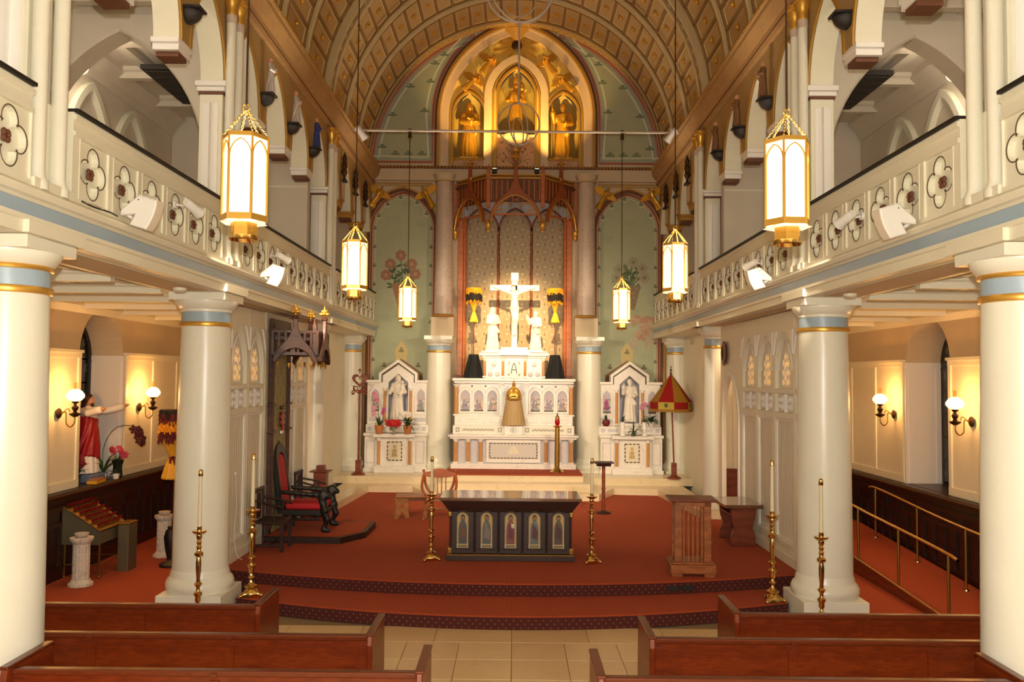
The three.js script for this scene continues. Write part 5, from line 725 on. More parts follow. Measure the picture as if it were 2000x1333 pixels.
  mesh('upper_cornice', [rbx(-0.82, 0.82, 2.72, 2.77, -0.68, -1.4, 0.008), rbx(-0.88, 0.88, 2.77, 2.85, -0.62, -1.4, 0.01), rbx(-0.35, 0.35, 2.78, 2.87, -0.55, -1.0, 0.01)], M.marble, t);
  mesh('cross_pedestal', [rbx(-0.62, 0.62, 2.85, 2.93, -0.72, -1.3, 0.01), rbx(-0.34, 0.34, 2.93, 2.99, -0.75, -1.2, 0.01)], M.marble, t);
  for (const x of [-0.74, -0.28, 0.28, 0.74]) { mesh('onyx_colonnette', onyxCol(x, 2.22, 2.7, -0.68, 0.035), M.onyx, t); mesh('colonnette_cap', colEnds(x, 2.22, 2.7, -0.68, 0.035), M.marble, t); mesh('colonnette_base', colBase(x, 2.22, -0.68, 0.035), M.marble, t); }
  for (const s of [-1, 1]) for (const [a, b] of [[0.42, 2.3], [0.6, 2.3], [0.51, 2.55]]) mesh('relief_rosette', lathe([[0, 0.02], [0.03, 0.025], [0.06, 0.01], [0.065, 0]], 8).rotateX(PI / 2).translate(s * a, b, -0.715), M.marbleGrey, t);
  const emb = new THREE.MeshStandardMaterial({ roughness: 0.3, map: ctex(128, 128, (x, w, h) => { x.fillStyle = '#f4eede'; x.fillRect(0, 0, w, h); x.strokeStyle = '#3d4238'; x.lineWidth = 7; x.beginPath(); x.moveTo(44, 96); x.quadraticCurveTo(50, 40, 64, 26); x.quadraticCurveTo(78, 40, 84, 96); x.moveTo(52, 70); x.lineTo(76, 70); x.stroke(); x.fillStyle = '#8d8a70'; for (const [a, b] of [[24, 24], [104, 24], [24, 104], [104, 104]]) x.fillRect(a - 8, b - 8, 16, 16); }) }); emb.userData = {};
  mesh('emblem_plate', uvRect(ext(poly([[-0.15, -0.24], [0.15, -0.24], [0.15, -0.15], [0.22, -0.15], [0.22, 0.15], [0.15, 0.15], [0.15, 0.24], [-0.15, 0.24], [-0.15, 0.15], [-0.22, 0.15], [-0.22, -0.15], [-0.15, -0.15]].map(([a, b]) => [a * 0.95, b * 0.95])), 0.03), -0.22, 0.22, -0.24, 0.24).translate(0, 2.44, -0.71), emb, t);
}
{ // tabernacle
  const t = thing('tabernacle', 'domed gold tabernacle draped with a fringed veil on the high altar', 'tabernacle', [0, 1.648, -20.86]);
  mesh('base_box', rbox(0.44, 0.22, 0.24, 0, 0.11, 0, 0.01), M.marble, t);
  const em = new THREE.MeshStandardMaterial({ roughness: 0.35, map: ctex(128, 128, (x, w, h) => { x.fillStyle = '#ece6da'; x.fillRect(0, 0, w, h); x.strokeStyle = '#4a5560'; x.lineWidth = 8; x.setLineDash([10, 5]); x.beginPath(); x.arc(64, 64, 44, 0, 7); x.stroke(); x.setLineDash([]); x.lineWidth = 6; x.beginPath(); x.arc(64, 64, 24, 0.6, 5.6); x.stroke(); x.fillStyle = '#4a5560'; x.fillRect(60, 46, 8, 36); }) }); em.userData = {};
  mesh('emblem', uvRect(ext(poly([[-0.1, -0.1], [0.1, -0.1], [0.1, 0.1], [-0.1, 0.1]]), 0.006), -0.1, 0.1, -0.1, 0.1).translate(0, 0.11, 0.12), em, t);
  const veil = []; const pv = []; for (let i = 0; i <= 12; i++) pv.push([0, 0]); const N = 64; const pos = [], id = []; for (let r = 0; r <= 8; r++) for (let i = 0; i <= N; i++) { const a = i / N * 2 * PI, v = r / 8, R = 0.19 + 0.1 * v + 0.016 * Math.sin(a * 22) * v; pos.push(R * Math.cos(a), 0.85 - 0.62 * v, R * 0.7 * Math.sin(a)); } for (let r = 0; r < 8; r++) for (let i = 0; i < N; i++) { const a = r * (N + 1) + i, b = a + N + 1; id.push(a, a + 1, b, a + 1, b + 1, b); } const vg = new THREE.BufferGeometry(); vg.setAttribute('position', new THREE.Float32BufferAttribute(pos, 3)); vg.setIndex(id); vg.computeVertexNormals();
  mesh('veil', flat(vg), std('#b09260', 0.55, { side: THREE.DoubleSide }), t);
  mesh('gold_band', [lathe([[0.2, 0.84], [0.215, 0.86], [0.2, 0.9]], 28), lathe([[0.205, 0.92], [0.215, 0.94], [0.2, 0.96]], 28)].map((g) => g.scale(1, 1, 0.75)), M.brass, t);
  mesh('dome', lathe([[0.2, 0.84], [0.195, 0.98], [0.19, 1.0], [0.17, 1.06], [0.12, 1.12], [0.06, 1.16], [0.04, 1.2], [0.05, 1.23], [0, 1.25]], 28).scale(1, 1, 0.75), M.gold, t);
  mesh('crown_knob', [sph(0.035, 0, 1.27, 0, 12), box(0.012, 0.07, 0.012, 0, 1.33, 0), box(0.045, 0.012, 0.012, 0, 1.335, 0)], M.gold, t);
  for (const s of [-1, 1]) mesh('side_scroll', tube([[s * 0.22, 1.2, 0.02], [s * 0.3, 1.26, 0.02], [s * 0.36, 1.22, 0.02], [s * 0.33, 1.16, 0.02]], 0.025, 16, 6), M.white, t);
  for (const s of [-1, 1]) mesh('side_pillar', rbox(0.05, 0.72, 0.12, s * 0.33, 0.86, -0.1, 0.008), M.marble, t);
}
{ // crucifix
  const t = thing('crucifix', 'large cream carved crucifix above the high altar', 'crucifix', [0, 3.815, -21.5]);
  mesh('cross_upright', rbox(0.15, 1.9, 0.1, 0, 0.95, 0, 0.012), M.statueMarble, t); mesh('cross_beam', rbox(1.26, 0.15, 0.1, 0, 1.52, 0, 0.012), M.statueMarble, t); mesh('title_plate', rbox(0.2, 0.22, 0.06, 0, 1.8, 0.05, 0.02), M.statueMarble, t);
  const F = (x, y, z) => { let d = dCap(x, y, z, [0, 1.36, 0.11], [0, 1.1, 0.12], 0.1, 0.085); d = smin(d, dCap(x, y, z, [0, 1.1, 0.12], [0, 1.0, 0.12], 0.09, 0.1), 0.05); for (const k of [-1, 1]) { d = smin(d, dCap(x, y, z, [k * 0.1, 1.38, 0.1], [k * 0.3, 1.45, 0.09], 0.042, 0.034), 0.04); d = smin(d, dCap(x, y, z, [k * 0.3, 1.45, 0.09], [k * 0.5, 1.53, 0.07], 0.034, 0.026), 0.02); d = smin(d, dCap(x, y, z, [k * 0.5, 1.53, 0.07], [k * 0.57, 1.55, 0.065], 0.024, 0.016), 0.01); d = smin(d, dCap(x, y, z, [k * 0.05, 1.0, 0.12], [k * 0.04 + 0.02, 0.72, 0.16], 0.065, 0.045), 0.04); d = smin(d, dCap(x, y, z, [k * 0.04 + 0.02, 0.72, 0.16], [0.01 + k * 0.015, 0.42, 0.1], 0.044, 0.028), 0.02); d = smin(d, dCap(x, y, z, [0.01 + k * 0.015, 0.42, 0.1], [k * 0.02, 0.33, 0.13], 0.028, 0.022), 0.01); } d = smin(d, dEll(x, y, z, [-0.03, 1.5, 0.15], [0.055, 0.075, 0.06]), 0.03); d = smin(d, dEll(x, y, z, [-0.035, 1.45, 0.19], [0.03, 0.04, 0.03]), 0.02); return d; };
  mesh('corpus', sn(F, [-0.64, 0.28, -0.02], [0.64, 1.62, 0.3], 0.016), M.statueMarble, t);
  const lc = (x, y, z) => Math.max(dEll(x, y, z, [0, 1.0, 0.12], [0.125, 0.15, 0.12]) + 0.008 * Math.sin(y * 60 + x * 30), -0.0); mesh('loincloth', sn(lc, [-0.16, 0.8, -0.04], [0.16, 1.18, 0.28], 0.014), M.statueMarble, t);
  mesh('hair', sn((x, y, z) => Math.max(dEll(x, y, z, [-0.03, 1.525, 0.135], [0.062, 0.07, 0.062]), z - 0.17 - (y - 1.5)), [-0.14, 1.4, 0.03], [0.08, 1.64, 0.24], 0.012), M.brownHair = std('#8a6a48', 0.6), t);
}
statue('altar_statue', 'cream statue of a mourning veiled woman standing left of the crucifix', 'statue', FG.woman, M.statueMarble, [-0.55, 3.76, -21.42], 1.08, 0.4);
statue('altar_statue', 'cream statue of a mourning man standing right of the crucifix', 'statue', FG.man, M.statueMarble, [0.54, 3.76, -21.42], 1.0, -0.45);
for (const s of [-1, 1]) { const b = thing('statue_block', s < 0 ? 'stepped cream block under the mourning woman statue' : 'stepped cream block under the mourning man statue', 'block', [s * 0.62, 3.68, -21.42]); mesh('block', [rbox(0.4, 0.04, 0.36, 0, 0.02, 0, 0.006), rbox(0.34, 0.045, 0.3, -s * 0.07, 0.055, 0, 0.006)], M.marble, b); }
// feather standards
function tufts(r, y0, y1, n, len, down = 1) { const out = []; for (let i = 0; i < n; i++) { const a = rnd() * 2 * PI, y = y0 + (y1 - y0) * rnd(), l = len * rr(0.7, 1.3); const g = new THREE.ConeGeometry(0.018 * rr(0.7, 1.2) * (len / 0.12), l, 4); g.translate(0, -l / 2, 0); g.rotateX(0.3 * rr(-1, 1)); g.rotateZ(down * rr(0.05, 0.25)); g.translate(r, 0, 0).rotateY(a).translate(0, y, 0); out.push(g); } return out; }
for (const s of [-1, 1]) {
  const t = thing('feather_standard', s < 0 ? 'black and yellow feather standard left of the crucifix in a black cloth bag' : 'black and yellow feather standard right of the crucifix in a black cloth bag', 'standard', [s * 1.03, 3.03, -21.35]);
  const bag = (x, y, z) => { const a = Math.atan2(z, x), r = 0.25 - 0.22 * y + 0.014 * Math.sin(a * 7 + y * 4); return Math.max((Math.hypot(x, z / 0.8) - Math.max(0.05, r)) * 0.8, -y, y - 0.6); };
  mesh('cloth_bag', sn(bag, [-0.32, -0.02, -0.28], [0.32, 0.66, 0.28], 0.018), std('#0f0d0c', 0.75), t);
  mesh('pole', bar([0, 0.5, 0], [0, 2.2, 0], 0.013, 8), M.redWood, t);
  mesh('bow', sn((x, y, z) => Math.max((Math.hypot(x, z) - (0.03 + 0.085 * clamp((1.68 - y) / 0.26, 0, 1) + 0.01 * Math.sin(Math.atan2(z, x) * 6))) * 0.8, 1.41 - y, y - 1.7), [-0.15, 1.38, -0.15], [0.15, 1.74, 0.15], 0.015), std('#e2bf2c', 0.6), t);
  mesh('feather_neck', lathe([[0.035, 1.68], [0.06, 1.78], [0.12, 1.9], [0.18, 1.98]], 18), M.yellowCloth, t);
  mesh('feather_band', [cyl(0.185, 0.185, 0.2, 0, 1.96, 0, 20), ...tufts(0.185, 2.0, 2.18, 130, 0.09)], M.featherK, t).userData.kind = 'stuff';
  mesh('feather_crown', [cyl(0.185, 0.18, 0.13, 0, 2.15, 0, 20), ...tufts(0.187, 2.2, 2.3, 110, 0.09), ...tufts(0.18, 1.95, 2.0, 70, 0.08)], M.featherY, t).userData.kind = 'stuff';
}
// side altars
function sideAltar(s) {
  const t = thing('side_altar', s < 0 ? 'white marble side altar with gabled niche holding the statue with a child' : 'white marble side altar with gabled niche behind the palm vases', 'altar', [s * 2.96, 0.66, -21.2]);
  mesh('base', rbx(-0.8, 0.8, 0, 0.1, -0.02, -0.95, 0.01), M.marble, t); mesh('altar_foot', rbx(-0.5, 0.5, 0, 0.16, 0.14, -0.2, 0.01), M.marble, t);
  mesh('body', bx(-0.77, 0.77, 0.1, 0.9, -0.06, -0.95), M.marble, t);
  mesh('altar_block', bx(-0.44, 0.44, 0.16, 0.9, 0.04, -0.2), M.marble, t);
  for (const k of [-1, 1]) { mesh('onyx_colonnette', onyxCol(k * 0.39, 0.16, 0.86, 0.09, 0.04), M.onyx, t); mesh('colonnette_cap', colEnds(k * 0.39, 0.16, 0.86, 0.09, 0.04), M.marble, t); mesh('colonnette_base', colBase(k * 0.39, 0.16, 0.09, 0.04), M.marble, t); mesh('side_panel', ext(poly([[k * 0.62 - 0.11, 0.22], [k * 0.62 + 0.11, 0.22], [k * 0.62 + 0.11, 0.78], [k * 0.62 - 0.11, 0.78]], [sub([[k * 0.62 - 0.09, 0.24], [k * 0.62 - 0.09, 0.76], [k * 0.62 + 0.09, 0.76], [k * 0.62 + 0.09, 0.24]])]), 0.012).translate(0, 0, -0.06), M.marbleGrey, t); }
  const fp = new THREE.MeshStandardMaterial({ roughness: 0.35, map: ctex(128, 160, (x, w, h) => { x.fillStyle = '#e4dac4'; x.fillRect(0, 0, w, h); x.strokeStyle = '#3a3832'; x.lineWidth = 8; x.setLineDash([22, 9]); x.strokeRect(8, 8, w - 16, h - 16); x.fillStyle = '#c9b07c'; x.beginPath(); x.moveTo(64, 34); x.lineTo(90, 126); x.lineTo(38, 126); x.fill(); x.beginPath(); x.arc(64, 44, 14, 0, 7); x.fill(); x.fillStyle = '#a58c58'; for (let i = 0; i < 6; i++) x.fillRect(44 + (i % 3) * 16, 66 + ((i / 3) | 0) * 30, 5, 22); }) }); fp.userData = {};
  mesh('front_panel', uvRect(ext(poly([[-0.2, 0.28], [0.2, 0.28], [0.2, 0.78], [-0.2, 0.78]]), 0.012), -0.2, 0.2, 0.28, 0.78).translate(0, 0, 0.04), fp, t);
  mesh('mensa', [rbx(-0.52, 0.52, 0.88, 0.97, 0.2, -0.3, 0.012), rbx(-0.8, 0.8, 0.9, 0.97, 0.0, -0.95, 0.01)], M.marble, t);
  mesh('gradine', rbx(-0.79, 0.79, 0.97, 1.17, -0.3, -0.95, 0.008), M.marble, t);
  for (const k of [-1, 1]) mesh('gradine_inlay', [box(0.1, 0.1, 0.01, k * 0.69, 1.07, -0.298), box(0.26, 0.08, 0.01, k * 0.44, 1.07, -0.298)], M.marbleGrey, t);
  mesh('retable', ext(poly([[-0.79, 1.17], [0.79, 1.17], [0.79, 2.24], [0.4, 2.24], [0.4, 2.42], [0, 2.7], [-0.4, 2.42], [-0.4, 2.24], [-0.79, 2.24]], [sub([[-0.25, 1.25], [-0.25, 2.24], [0, 2.46], [0.25, 2.24], [0.25, 1.25]])]), 0.3, 0.01).translate(0, 0, -0.75), M.marble, t);
  mesh('niche_back', bx(-0.27, 0.27, 1.2, 2.5, -0.75, -0.72), std('#a8a6b4', 0.5), t);
  const gab = [[-0.82, 2.24], [-0.42, 2.24], [-0.42, 2.44], [0, 2.73], [0.42, 2.44], [0.42, 2.24], [0.82, 2.24]]; mesh('gable_moulding', ext(poly([[-0.83, 2.24], [-0.43, 2.24], [-0.43, 2.45], [0, 2.75], [0.43, 2.45], [0.43, 2.24], [0.83, 2.24], [0.83, 2.3], [0.49, 2.3], [0.49, 2.48], [0, 2.83], [-0.49, 2.48], [-0.49, 2.3], [-0.83, 2.3]]), 0.38).translate(0, 0, -0.77), M.marble, t);
  for (const k of [-1, 1]) { const pic = uvRect(ext(poly(jamb(0.1, 1.5, 1.9, 0.18)), 0.01), -0.1, 0.1, 1.5, 2.08); const fr = mesh('mosaic_frame', ext(poly(jamb(0.15, 1.42, 1.92, 0.22), [sub(jamb(0.1, 1.48, 1.9, 0.17))]), 0.03, 0.008), M.marble, t); fr.position.set(k * 0.58, 0, -0.455); mesh('mosaic', pic, mosaic(200 + s * 7 + k * 3, '#cfc6c4'), fr); mesh('onyx_colonnette', onyxCol(k * 0.33, 1.2, 2.1, -0.42, 0.035), M.onyx, t); mesh('colonnette_cap', colEnds(k * 0.33, 1.2, 2.1, -0.42, 0.035), M.marble, t); mesh('colonnette_base', colBase(k * 0.33, 1.2, -0.42, 0.035), M.marble, t); mesh('lower_panel', rbox(0.3, 0.1, 0.02, k * 0.58, 1.3, -0.445, 0.006), M.marbleGrey, t); }
  return t;
}
sideAltar(-1); sideAltar(1);
statue('altar_statue', 'pale marble statue holding a child in the niche behind the potted orchids', 'statue', FG.madonna, M.statueMarble, [-2.96, 1.95, -21.6], 1.14, 0);
statue('altar_statue', 'pale marble statue of a robed man in the niche behind the palm vases', 'statue', FG.man, M.statueMarble, [2.96, 1.95, -21.6], 1.1, 0.1);
// ================= SANCTUARY FURNITURE =================
const iconTex = (robe, robe2, i) => ctex(96, 288, (x, w, h) => { x.fillStyle = '#c9a75e'; x.fillRect(0, 0, w, h); let q = 11 + i * 7; const r = () => { q = (q * 16807) % 2147483647; return q / 2147483647; }; for (let k = 0; k < 60; k++) { x.fillStyle = r() > 0.5 ? '#d8bb74' : '#b8944c'; x.fillRect(r() * w, r() * h, 4, 4); } x.fillStyle = '#d9d0b8'; x.fillRect(0, h - 34, w, 34); x.fillStyle = '#8c7442'; x.fillRect(8, h - 30, w - 16, 22); x.fillStyle = robe; x.beginPath(); x.moveTo(48, 60); x.bezierCurveTo(90, 78, 84, 150, 82, h - 36); x.lineTo(14, h - 36); x.bezierCurveTo(12, 150, 6, 78, 48, 60); x.fill(); x.fillStyle = robe2; x.beginPath(); x.moveTo(34, 80); x.lineTo(76, 150); x.lineTo(70, 220); x.lineTo(28, 200); x.fill(); x.fillStyle = '#8f6b4e'; x.beginPath(); x.ellipse(48, 42, 13, 17, 0, 0, 7); x.fill(); x.fillStyle = '#35241a'; x.beginPath(); x.ellipse(48, 34, 17, 14, 0, PI, 2 * PI); x.fill(); x.fillRect(31, 34, 6, 34); x.fillRect(59, 34, 6, 34); x.beginPath(); x.ellipse(48, 58, 9, 8, 0, 0, PI); x.fill(); if (i === 2) { x.fillStyle = '#ded6c6'; x.fillRect(54, 92, 24, 34); } x.strokeStyle = 'rgba(40,30,24,0.5)'; x.lineWidth = 3; for (let k = 0; k < 5; k++) { x.beginPath(); x.moveTo(28 + k * 10, 110); x.lineTo(24 + k * 12, h - 40); x.stroke(); } });
{
  const t = thing('altar_table', 'dark wooden altar table with five arched saint icons', 'altar', [-0.03, 0.34, -12.98]);
  mesh('plinth', rbox(1.9, 0.08, 0.8, 0, 0.04, 0, 0.008), M.ebony, t); mesh('plinth_line', [box(1.86, 0.014, 0.78, 0, 0.088, 0)], M.brassDull, t);
  mesh('body', box(1.78, 0.66, 0.66, 0, 0.42, -0.01), M.ebony, t);
  const frus = (w0, d0, w1, d1, y0, y1) => { const g = new THREE.BoxGeometry(1, 1, 1), q = g.attributes.position; for (let i = 0; i < q.count; i++) { const up = q.getY(i) > 0; q.setXYZ(i, q.getX(i) * (up ? w1 : w0), up ? y1 : y0, q.getZ(i) * (up ? d1 : d0)); } g.computeVertexNormals(); return g; };
  mesh('cornice', [frus(1.84, 0.72, 1.86, 0.74, 0.725, 0.755), frus(1.88, 0.74, 2.02, 0.82, 0.757, 0.86), frus(2.03, 0.83, 2.04, 0.84, 0.862, 0.88)], M.ebony, t);
  mesh('table_top', rbox(2.1, 0.05, 0.88, 0, 0.905, 0, 0.012), M.table, t);
  const robes = [['#4d5358', '#7a4a38'], ['#5c6064', '#8c7a6a'], ['#8a4a44', '#6c1f3a'], ['#6a7076', '#5a2430'], ['#5a4a44', '#4c2428']];
  const fr = ext(poly([[-0.165, 0.1], [0.165, 0.1], [0.165, 0.72], [-0.165, 0.72]], [sub([[-0.086, 0.18], ...roundPts(0.086, 14, 0.62), [0.086, 0.18]])]), 0.045, 0.008), mo = band([[-0.086, 0.18], ...roundPts(0.086, 16, 0.62), [0.086, 0.18]], 0.026, 0.05), ic = uvRect(ext(poly([[-0.086, 0.17], [0.086, 0.17], ...roundPts(0.086, 14, 0.62).reverse()]), 0.01), -0.086, 0.086, 0.17, 0.71);
  for (let i = 0; i < 5; i++) { const x = -0.71 + i * 0.355, m = new THREE.MeshStandardMaterial({ map: iconTex(robes[i][0], robes[i][1], i), roughness: 0.45 }); m.userData = {}; const p = mesh('arched_panel', fr, M.ebony, t); p.position.set(x, 0, 0.32); mesh('arch_moulding', mo, M.darkWood, p).position.z = 0.005; mesh('saint_icon', ic, m, p).position.z = 0.002; mesh('sill', rbox(0.26, 0.02, 0.06, 0, 0.165, 0.03, 0.005), M.darkWood, p); }
  for (let i = 0; i < 6; i++) mesh('pilaster', [-0.012, 0.012].map((d) => bar([-0.888 + i * 0.355 + d, 0.12, 0.34], [-0.888 + i * 0.355 + d, 0.72, 0.34], 0.009, 8)), M.darkWood, t);
  for (const s of [-1, 1]) { mesh('corner_mount', [rbox(0.07, 0.09, 0.07, s * 0.9, 0.14, 0.33, 0.015), rbox(0.06, 0.08, 0.06, s * 0.9, 0.68, 0.33, 0.015)], M.brassDull, t); }
}
// brass candlesticks
const stickPts = (H) => [[0, 0.09], [0.055, 0.1], [0.06, 0.14], [0.075, 0.16], [0.075, 0.18], [0.04, 0.2], [0.022, 0.24], [0.02, 0.28], [0.04, 0.31], [0.022, 0.34], [0.018, 0.37], [0.034, 0.4], [0.032, 0.46], [0.05, 0.49], [0.05, 0.51], [0.024, 0.54], [0.02, 0.58], [0.03, 0.61], [0.05, 0.64], [0.024, 0.67], [0.022, 0.72], [0.03, 0.84], [0.032, 0.95], [0.024, 1.02], [0.05, 1.05], [0.052, 1.08], [0.026, 1.11], [0.022, 1.14], [0.034, 1.17], [0.02, 1.2], [0.032, 1.24], [0.02, 1.27], [0.034, 1.3], [0.03, 1.34], [0.08, 1.38], [0.085, 1.4], [0.03, 1.4], [0.026, 1.45], [0.03, 1.46], [0, 1.46]].map(([r, y]) => [r, y * H / 1.46]);
function candlestick(label, x, y, z, H, cH, k = 1) {
  const t = thing('candlestick', label, 'candlestick', [x, y, z], 0.3, 'tall brass candlesticks of the sanctuary');
  mesh('stem', lathe(stickPts(H).map(([r, h]) => [r * k, h]), 20), M.brass, t);
  mesh('base_dome', sn((X, Y, Z) => { let d = dCap(X, Y, Z, [0, 0.12 * k, 0], [0, 0.05, 0], 0.045 * k, 0.085 * k); for (let i = 0; i < 3; i++) { const a = i * 2.094 + 0.5, c = Math.cos(a), s = Math.sin(a); d = smin(d, dCap(X, Y, Z, [0.05 * c, 0.06, 0.05 * s], [0.125 * k * c, 0.03, 0.125 * k * s], 0.04, 0.022), 0.03); } return Math.max(d, -Y); }, [-0.18, -0.01, -0.18], [0.18, 0.2, 0.18], 0.012), M.brass, t);
  for (let i = 0; i < 3; i++) { const a = i * 2.094 + 0.5; mesh('claw_foot', sph(0.028, 0.135 * k * Math.cos(a), 0.028, -0.135 * k * Math.sin(a) * -1, 10), M.brass, t); }
  const cd = thing('altar_candle', label.replace(/candlestick/, 'candle in candlestick').replace('tall brass', 'cream'), 'candle', [x, y + H, z], 0, 'cream candles with brass followers'); mesh('wax', cyl(0.024 * k, 0.02 * k, cH, 0, 0, 0, 14), M.candle, cd); mesh('follower', lathe([[0.024 * k, cH - 0.015], [0.028 * k, cH - 0.01], [0.026 * k, cH + 0.05], [0.014 * k, cH + 0.065], [0, cH + 0.066]], 14), M.brass, cd);
  return t;
}
candlestick('brass candlestick left of the altar table', -1.2, 0.34, -12.58, 1.02, 0.45, 0.95);
candlestick('brass candlestick right of the altar table', 1.16, 0.34, -12.5, 1.02, 0.45, 0.95);
candlestick('brass candlestick on the step beside the column on the throne side', -3.4, 0.17, -11.12, 1.17, 0.62, 1.1);
candlestick('brass candlestick on the floor before the column on the throne side', -3.78, 0.0, -10.28, 1.22, 0.62, 1.0);
candlestick('brass candlestick on the step beside the column on the ramp side', 3.38, 0.17, -11.1, 1.17, 0.6, 1.1);
candlestick('brass candlestick on the floor before the column on the ramp side', 3.72, 0.0, -10.28, 1.22, 0.58, 1.0);
{ // ambo
  const t = thing('ambo', 'slatted brown wooden reading stand on the carpet near the step', 'lectern', [2.5, 0.34, -11.95], -0.06);
  mesh('foot', [rbox(0.62, 0.12, 0.5, 0, 0.1, 0, 0.008), box(0.14, 0.04, 0.48, -0.22, 0.02, 0), box(0.14, 0.04, 0.48, 0.22, 0.02, 0)], M.brownWood, t); mesh('foot_moulding', rbox(0.56, 0.03, 0.45, 0, 0.175, 0, 0.008), M.brownWood, t);
  for (const sx of [-1, 1]) for (const sz of [-1, 1]) mesh('post', rbox(0.1, 0.82, 0.05, sx * 0.2, 0.6, sz * 0.17, 0.006), M.brownWood, t);
  for (let i = 0; i < 5; i++) mesh('slat', rbox(0.028, 0.78, 0.03, -0.124 + i * 0.062, 0.58, 0.17, 0.004), M.brownWood, t);
  for (const sx of [-1, 1]) mesh('side_rail', [rbox(0.05, 0.08, 0.3, sx * 0.2, 0.96, 0, 0.005), rbox(0.05, 0.06, 0.3, sx * 0.2, 0.22, 0, 0.005)], M.brownWood, t);
  mesh('rail', [rbox(0.5, 0.06, 0.05, 0, 0.98, 0.17, 0.005), rbox(0.5, 0.06, 0.05, 0, 0.98, -0.17, 0.005)], M.brownWood, t);
  const top = mesh('desk_top', rbox(0.66, 0.035, 0.48, 0, 0, 0, 0.01), M.redWood, t); top.position.set(0, 1.035, 0); top.rotation.x = 0.0;
}
{ // credence table
  const t = thing('credence_table', 'thick topped reddish wooden side table against the panelled screen', 'table', [3.77, 0.34, -14.28]);
  mesh('table_top', rbox(0.62, 0.06, 1.0, -0.02, 0.65, 0, 0.012), M.table, t);
  for (const sz of [-1, 1]) mesh('slab_leg', ext(poly([[-0.22, 0], [0.2, 0], [0.18, 0.2], [0.14, 0.3], [0.18, 0.45], [0.2, 0.62], [-0.22, 0.62], [-0.2, 0.4], [-0.16, 0.28], [-0.21, 0.14]]), 0.08, 0.012).translate(0, 0, sz * 0.36 - 0.04), M.redWood, t);
  mesh('stretcher', rbox(0.05, 0.08, 0.7, 0, 0.22, 0, 0.008), M.darkWood, t); mesh('shelf', rbox(0.4, 0.03, 0.68, -0.02, 0.5, 0, 0.006), M.redWood, t);
}
{ const t = thing('pedestal_stand', 'slim dark wooden pedestal stand with a small tray top', 'stand', [1.82, 0.34, -17.1]); mesh('tray', rbox(0.4, 0.025, 0.3, 0, 1.02, 0, 0.008), M.darkWood, t); mesh('tray_bracket', prismX([[-0.1, 0.95], [0.1, 0.95], [0.13, 1.01], [-0.13, 1.01]], -0.14, 0.14), M.darkWood, t); mesh('post', [cyl(0.035, 0.035, 0.9, 0, 0.05, 0, 14), ring(0.04, 0.01, 0.5, 14, 6)], M.redWood, t); mesh('base', lathe([[0, 0], [0.15, 0], [0.15, 0.02], [0.12, 0.04], [0.04, 0.06], [0, 0.06]], 24), M.darkWood, t); }
{ const t = thing('stool', 'low oak stool with cut out slab legs', 'stool', [-1.94, 0.34, -16.4], 0.12); mesh('seat', rbox(0.62, 0.04, 0.36, 0, 0.42, 0, 0.01), M.lightWood, t); const leg = ext(poly([[-0.15, 0], [-0.07, 0], [0, 0.14], [0.07, 0], [0.15, 0], [0.12, 0.2], [0.14, 0.4], [-0.14, 0.4], [-0.12, 0.2]], [[[0, 0.19], [-0.03, 0.24], [0, 0.29], [0.03, 0.24]]]), 0.04, 0.006); for (const s of [-1, 1]) { const m = mesh('slab_leg', leg, s < 0 ? M.lightWood : M.brownWood, t); m.position.set(s * 0.22 + 0.02, 0, s < 0 ? 0.1 : -0.02); m.rotation.y = s < 0 ? 0.2 : PI / 2; } mesh('apron', rbox(0.5, 0.08, 0.03, 0, 0.36, 0, 0.005), M.brownWood, t); }
{ // curule chair
  const t = thing('curved_armchair', 'light brown curved wooden armchair behind the altar table', 'chair', [-1.42, 0.34, -16.35], 0.05);
  const crest = new THREE.Shape(); crest.moveTo(-0.32, 0.78); crest.lineTo(-0.32, 0.86); crest.quadraticCurveTo(-0.2, 0.84, -0.14, 0.9); crest.quadraticCurveTo(0, 0.95, 0.14, 0.9); crest.quadraticCurveTo(0.2, 0.84, 0.32, 0.86); crest.lineTo(0.32, 0.78); crest.quadraticCurveTo(0, 0.72, -0.32, 0.78);
  mesh('crest_rail', ext(crest, 0.04, 0.008).translate(0, 0, -0.24), M.mahogany, t);
  for (const s of [-1, 1]) { mesh('curved_side', tube([[s * 0.31, 0.8, -0.22], [s * 0.33, 0.66, -0.1], [s * 0.31, 0.55, 0.1], [s * 0.22, 0.45, 0.18], [s * 0.08, 0.4, 0.18]], 0.026, 24, 8), M.mahogany, t); mesh('finial', sph(0.03, s * 0.31, 0.88, -0.22, 10), M.mahogany, t); mesh('curved_side', tube([[s * 0.3, 0.82, -0.22], [s * 0.26, 0.6, -0.22], [s * 0.16, 0.44, -0.2], [0, 0.4, -0.2]], 0.026, 20, 8), M.mahogany, t); for (const z of [-0.2, 0.18]) mesh('leg', tube([[s * 0.1, 0.4, z], [s * 0.24, 0.24, z], [s * 0.28, 0.02, z]], 0.024, 16, 8), M.lightWood, t); mesh('runner', rbox(0.05, 0.05, 0.5, s * 0.28, 0.025, 0, 0.01), M.lightWood, t); }
  for (const x of [-0.12, -0.04, 0.04, 0.12]) mesh('spindle', bar([x, 0.43, -0.21], [x, 0.79, -0.22], 0.011, 8), M.lightWood, t);
  mesh('seat', rbox(0.52, 0.05, 0.46, 0, 0.42, 0, 0.02), M.mahogany, t); mesh('front_rail', rbox(0.3, 0.05, 0.03, 0, 0.37, 0.22, 0.008), M.lightWood, t); mesh('stretcher', bar([-0.27, 0.18, 0], [0.27, 0.18, 0], 0.014, 8), M.lightWood, t);
}
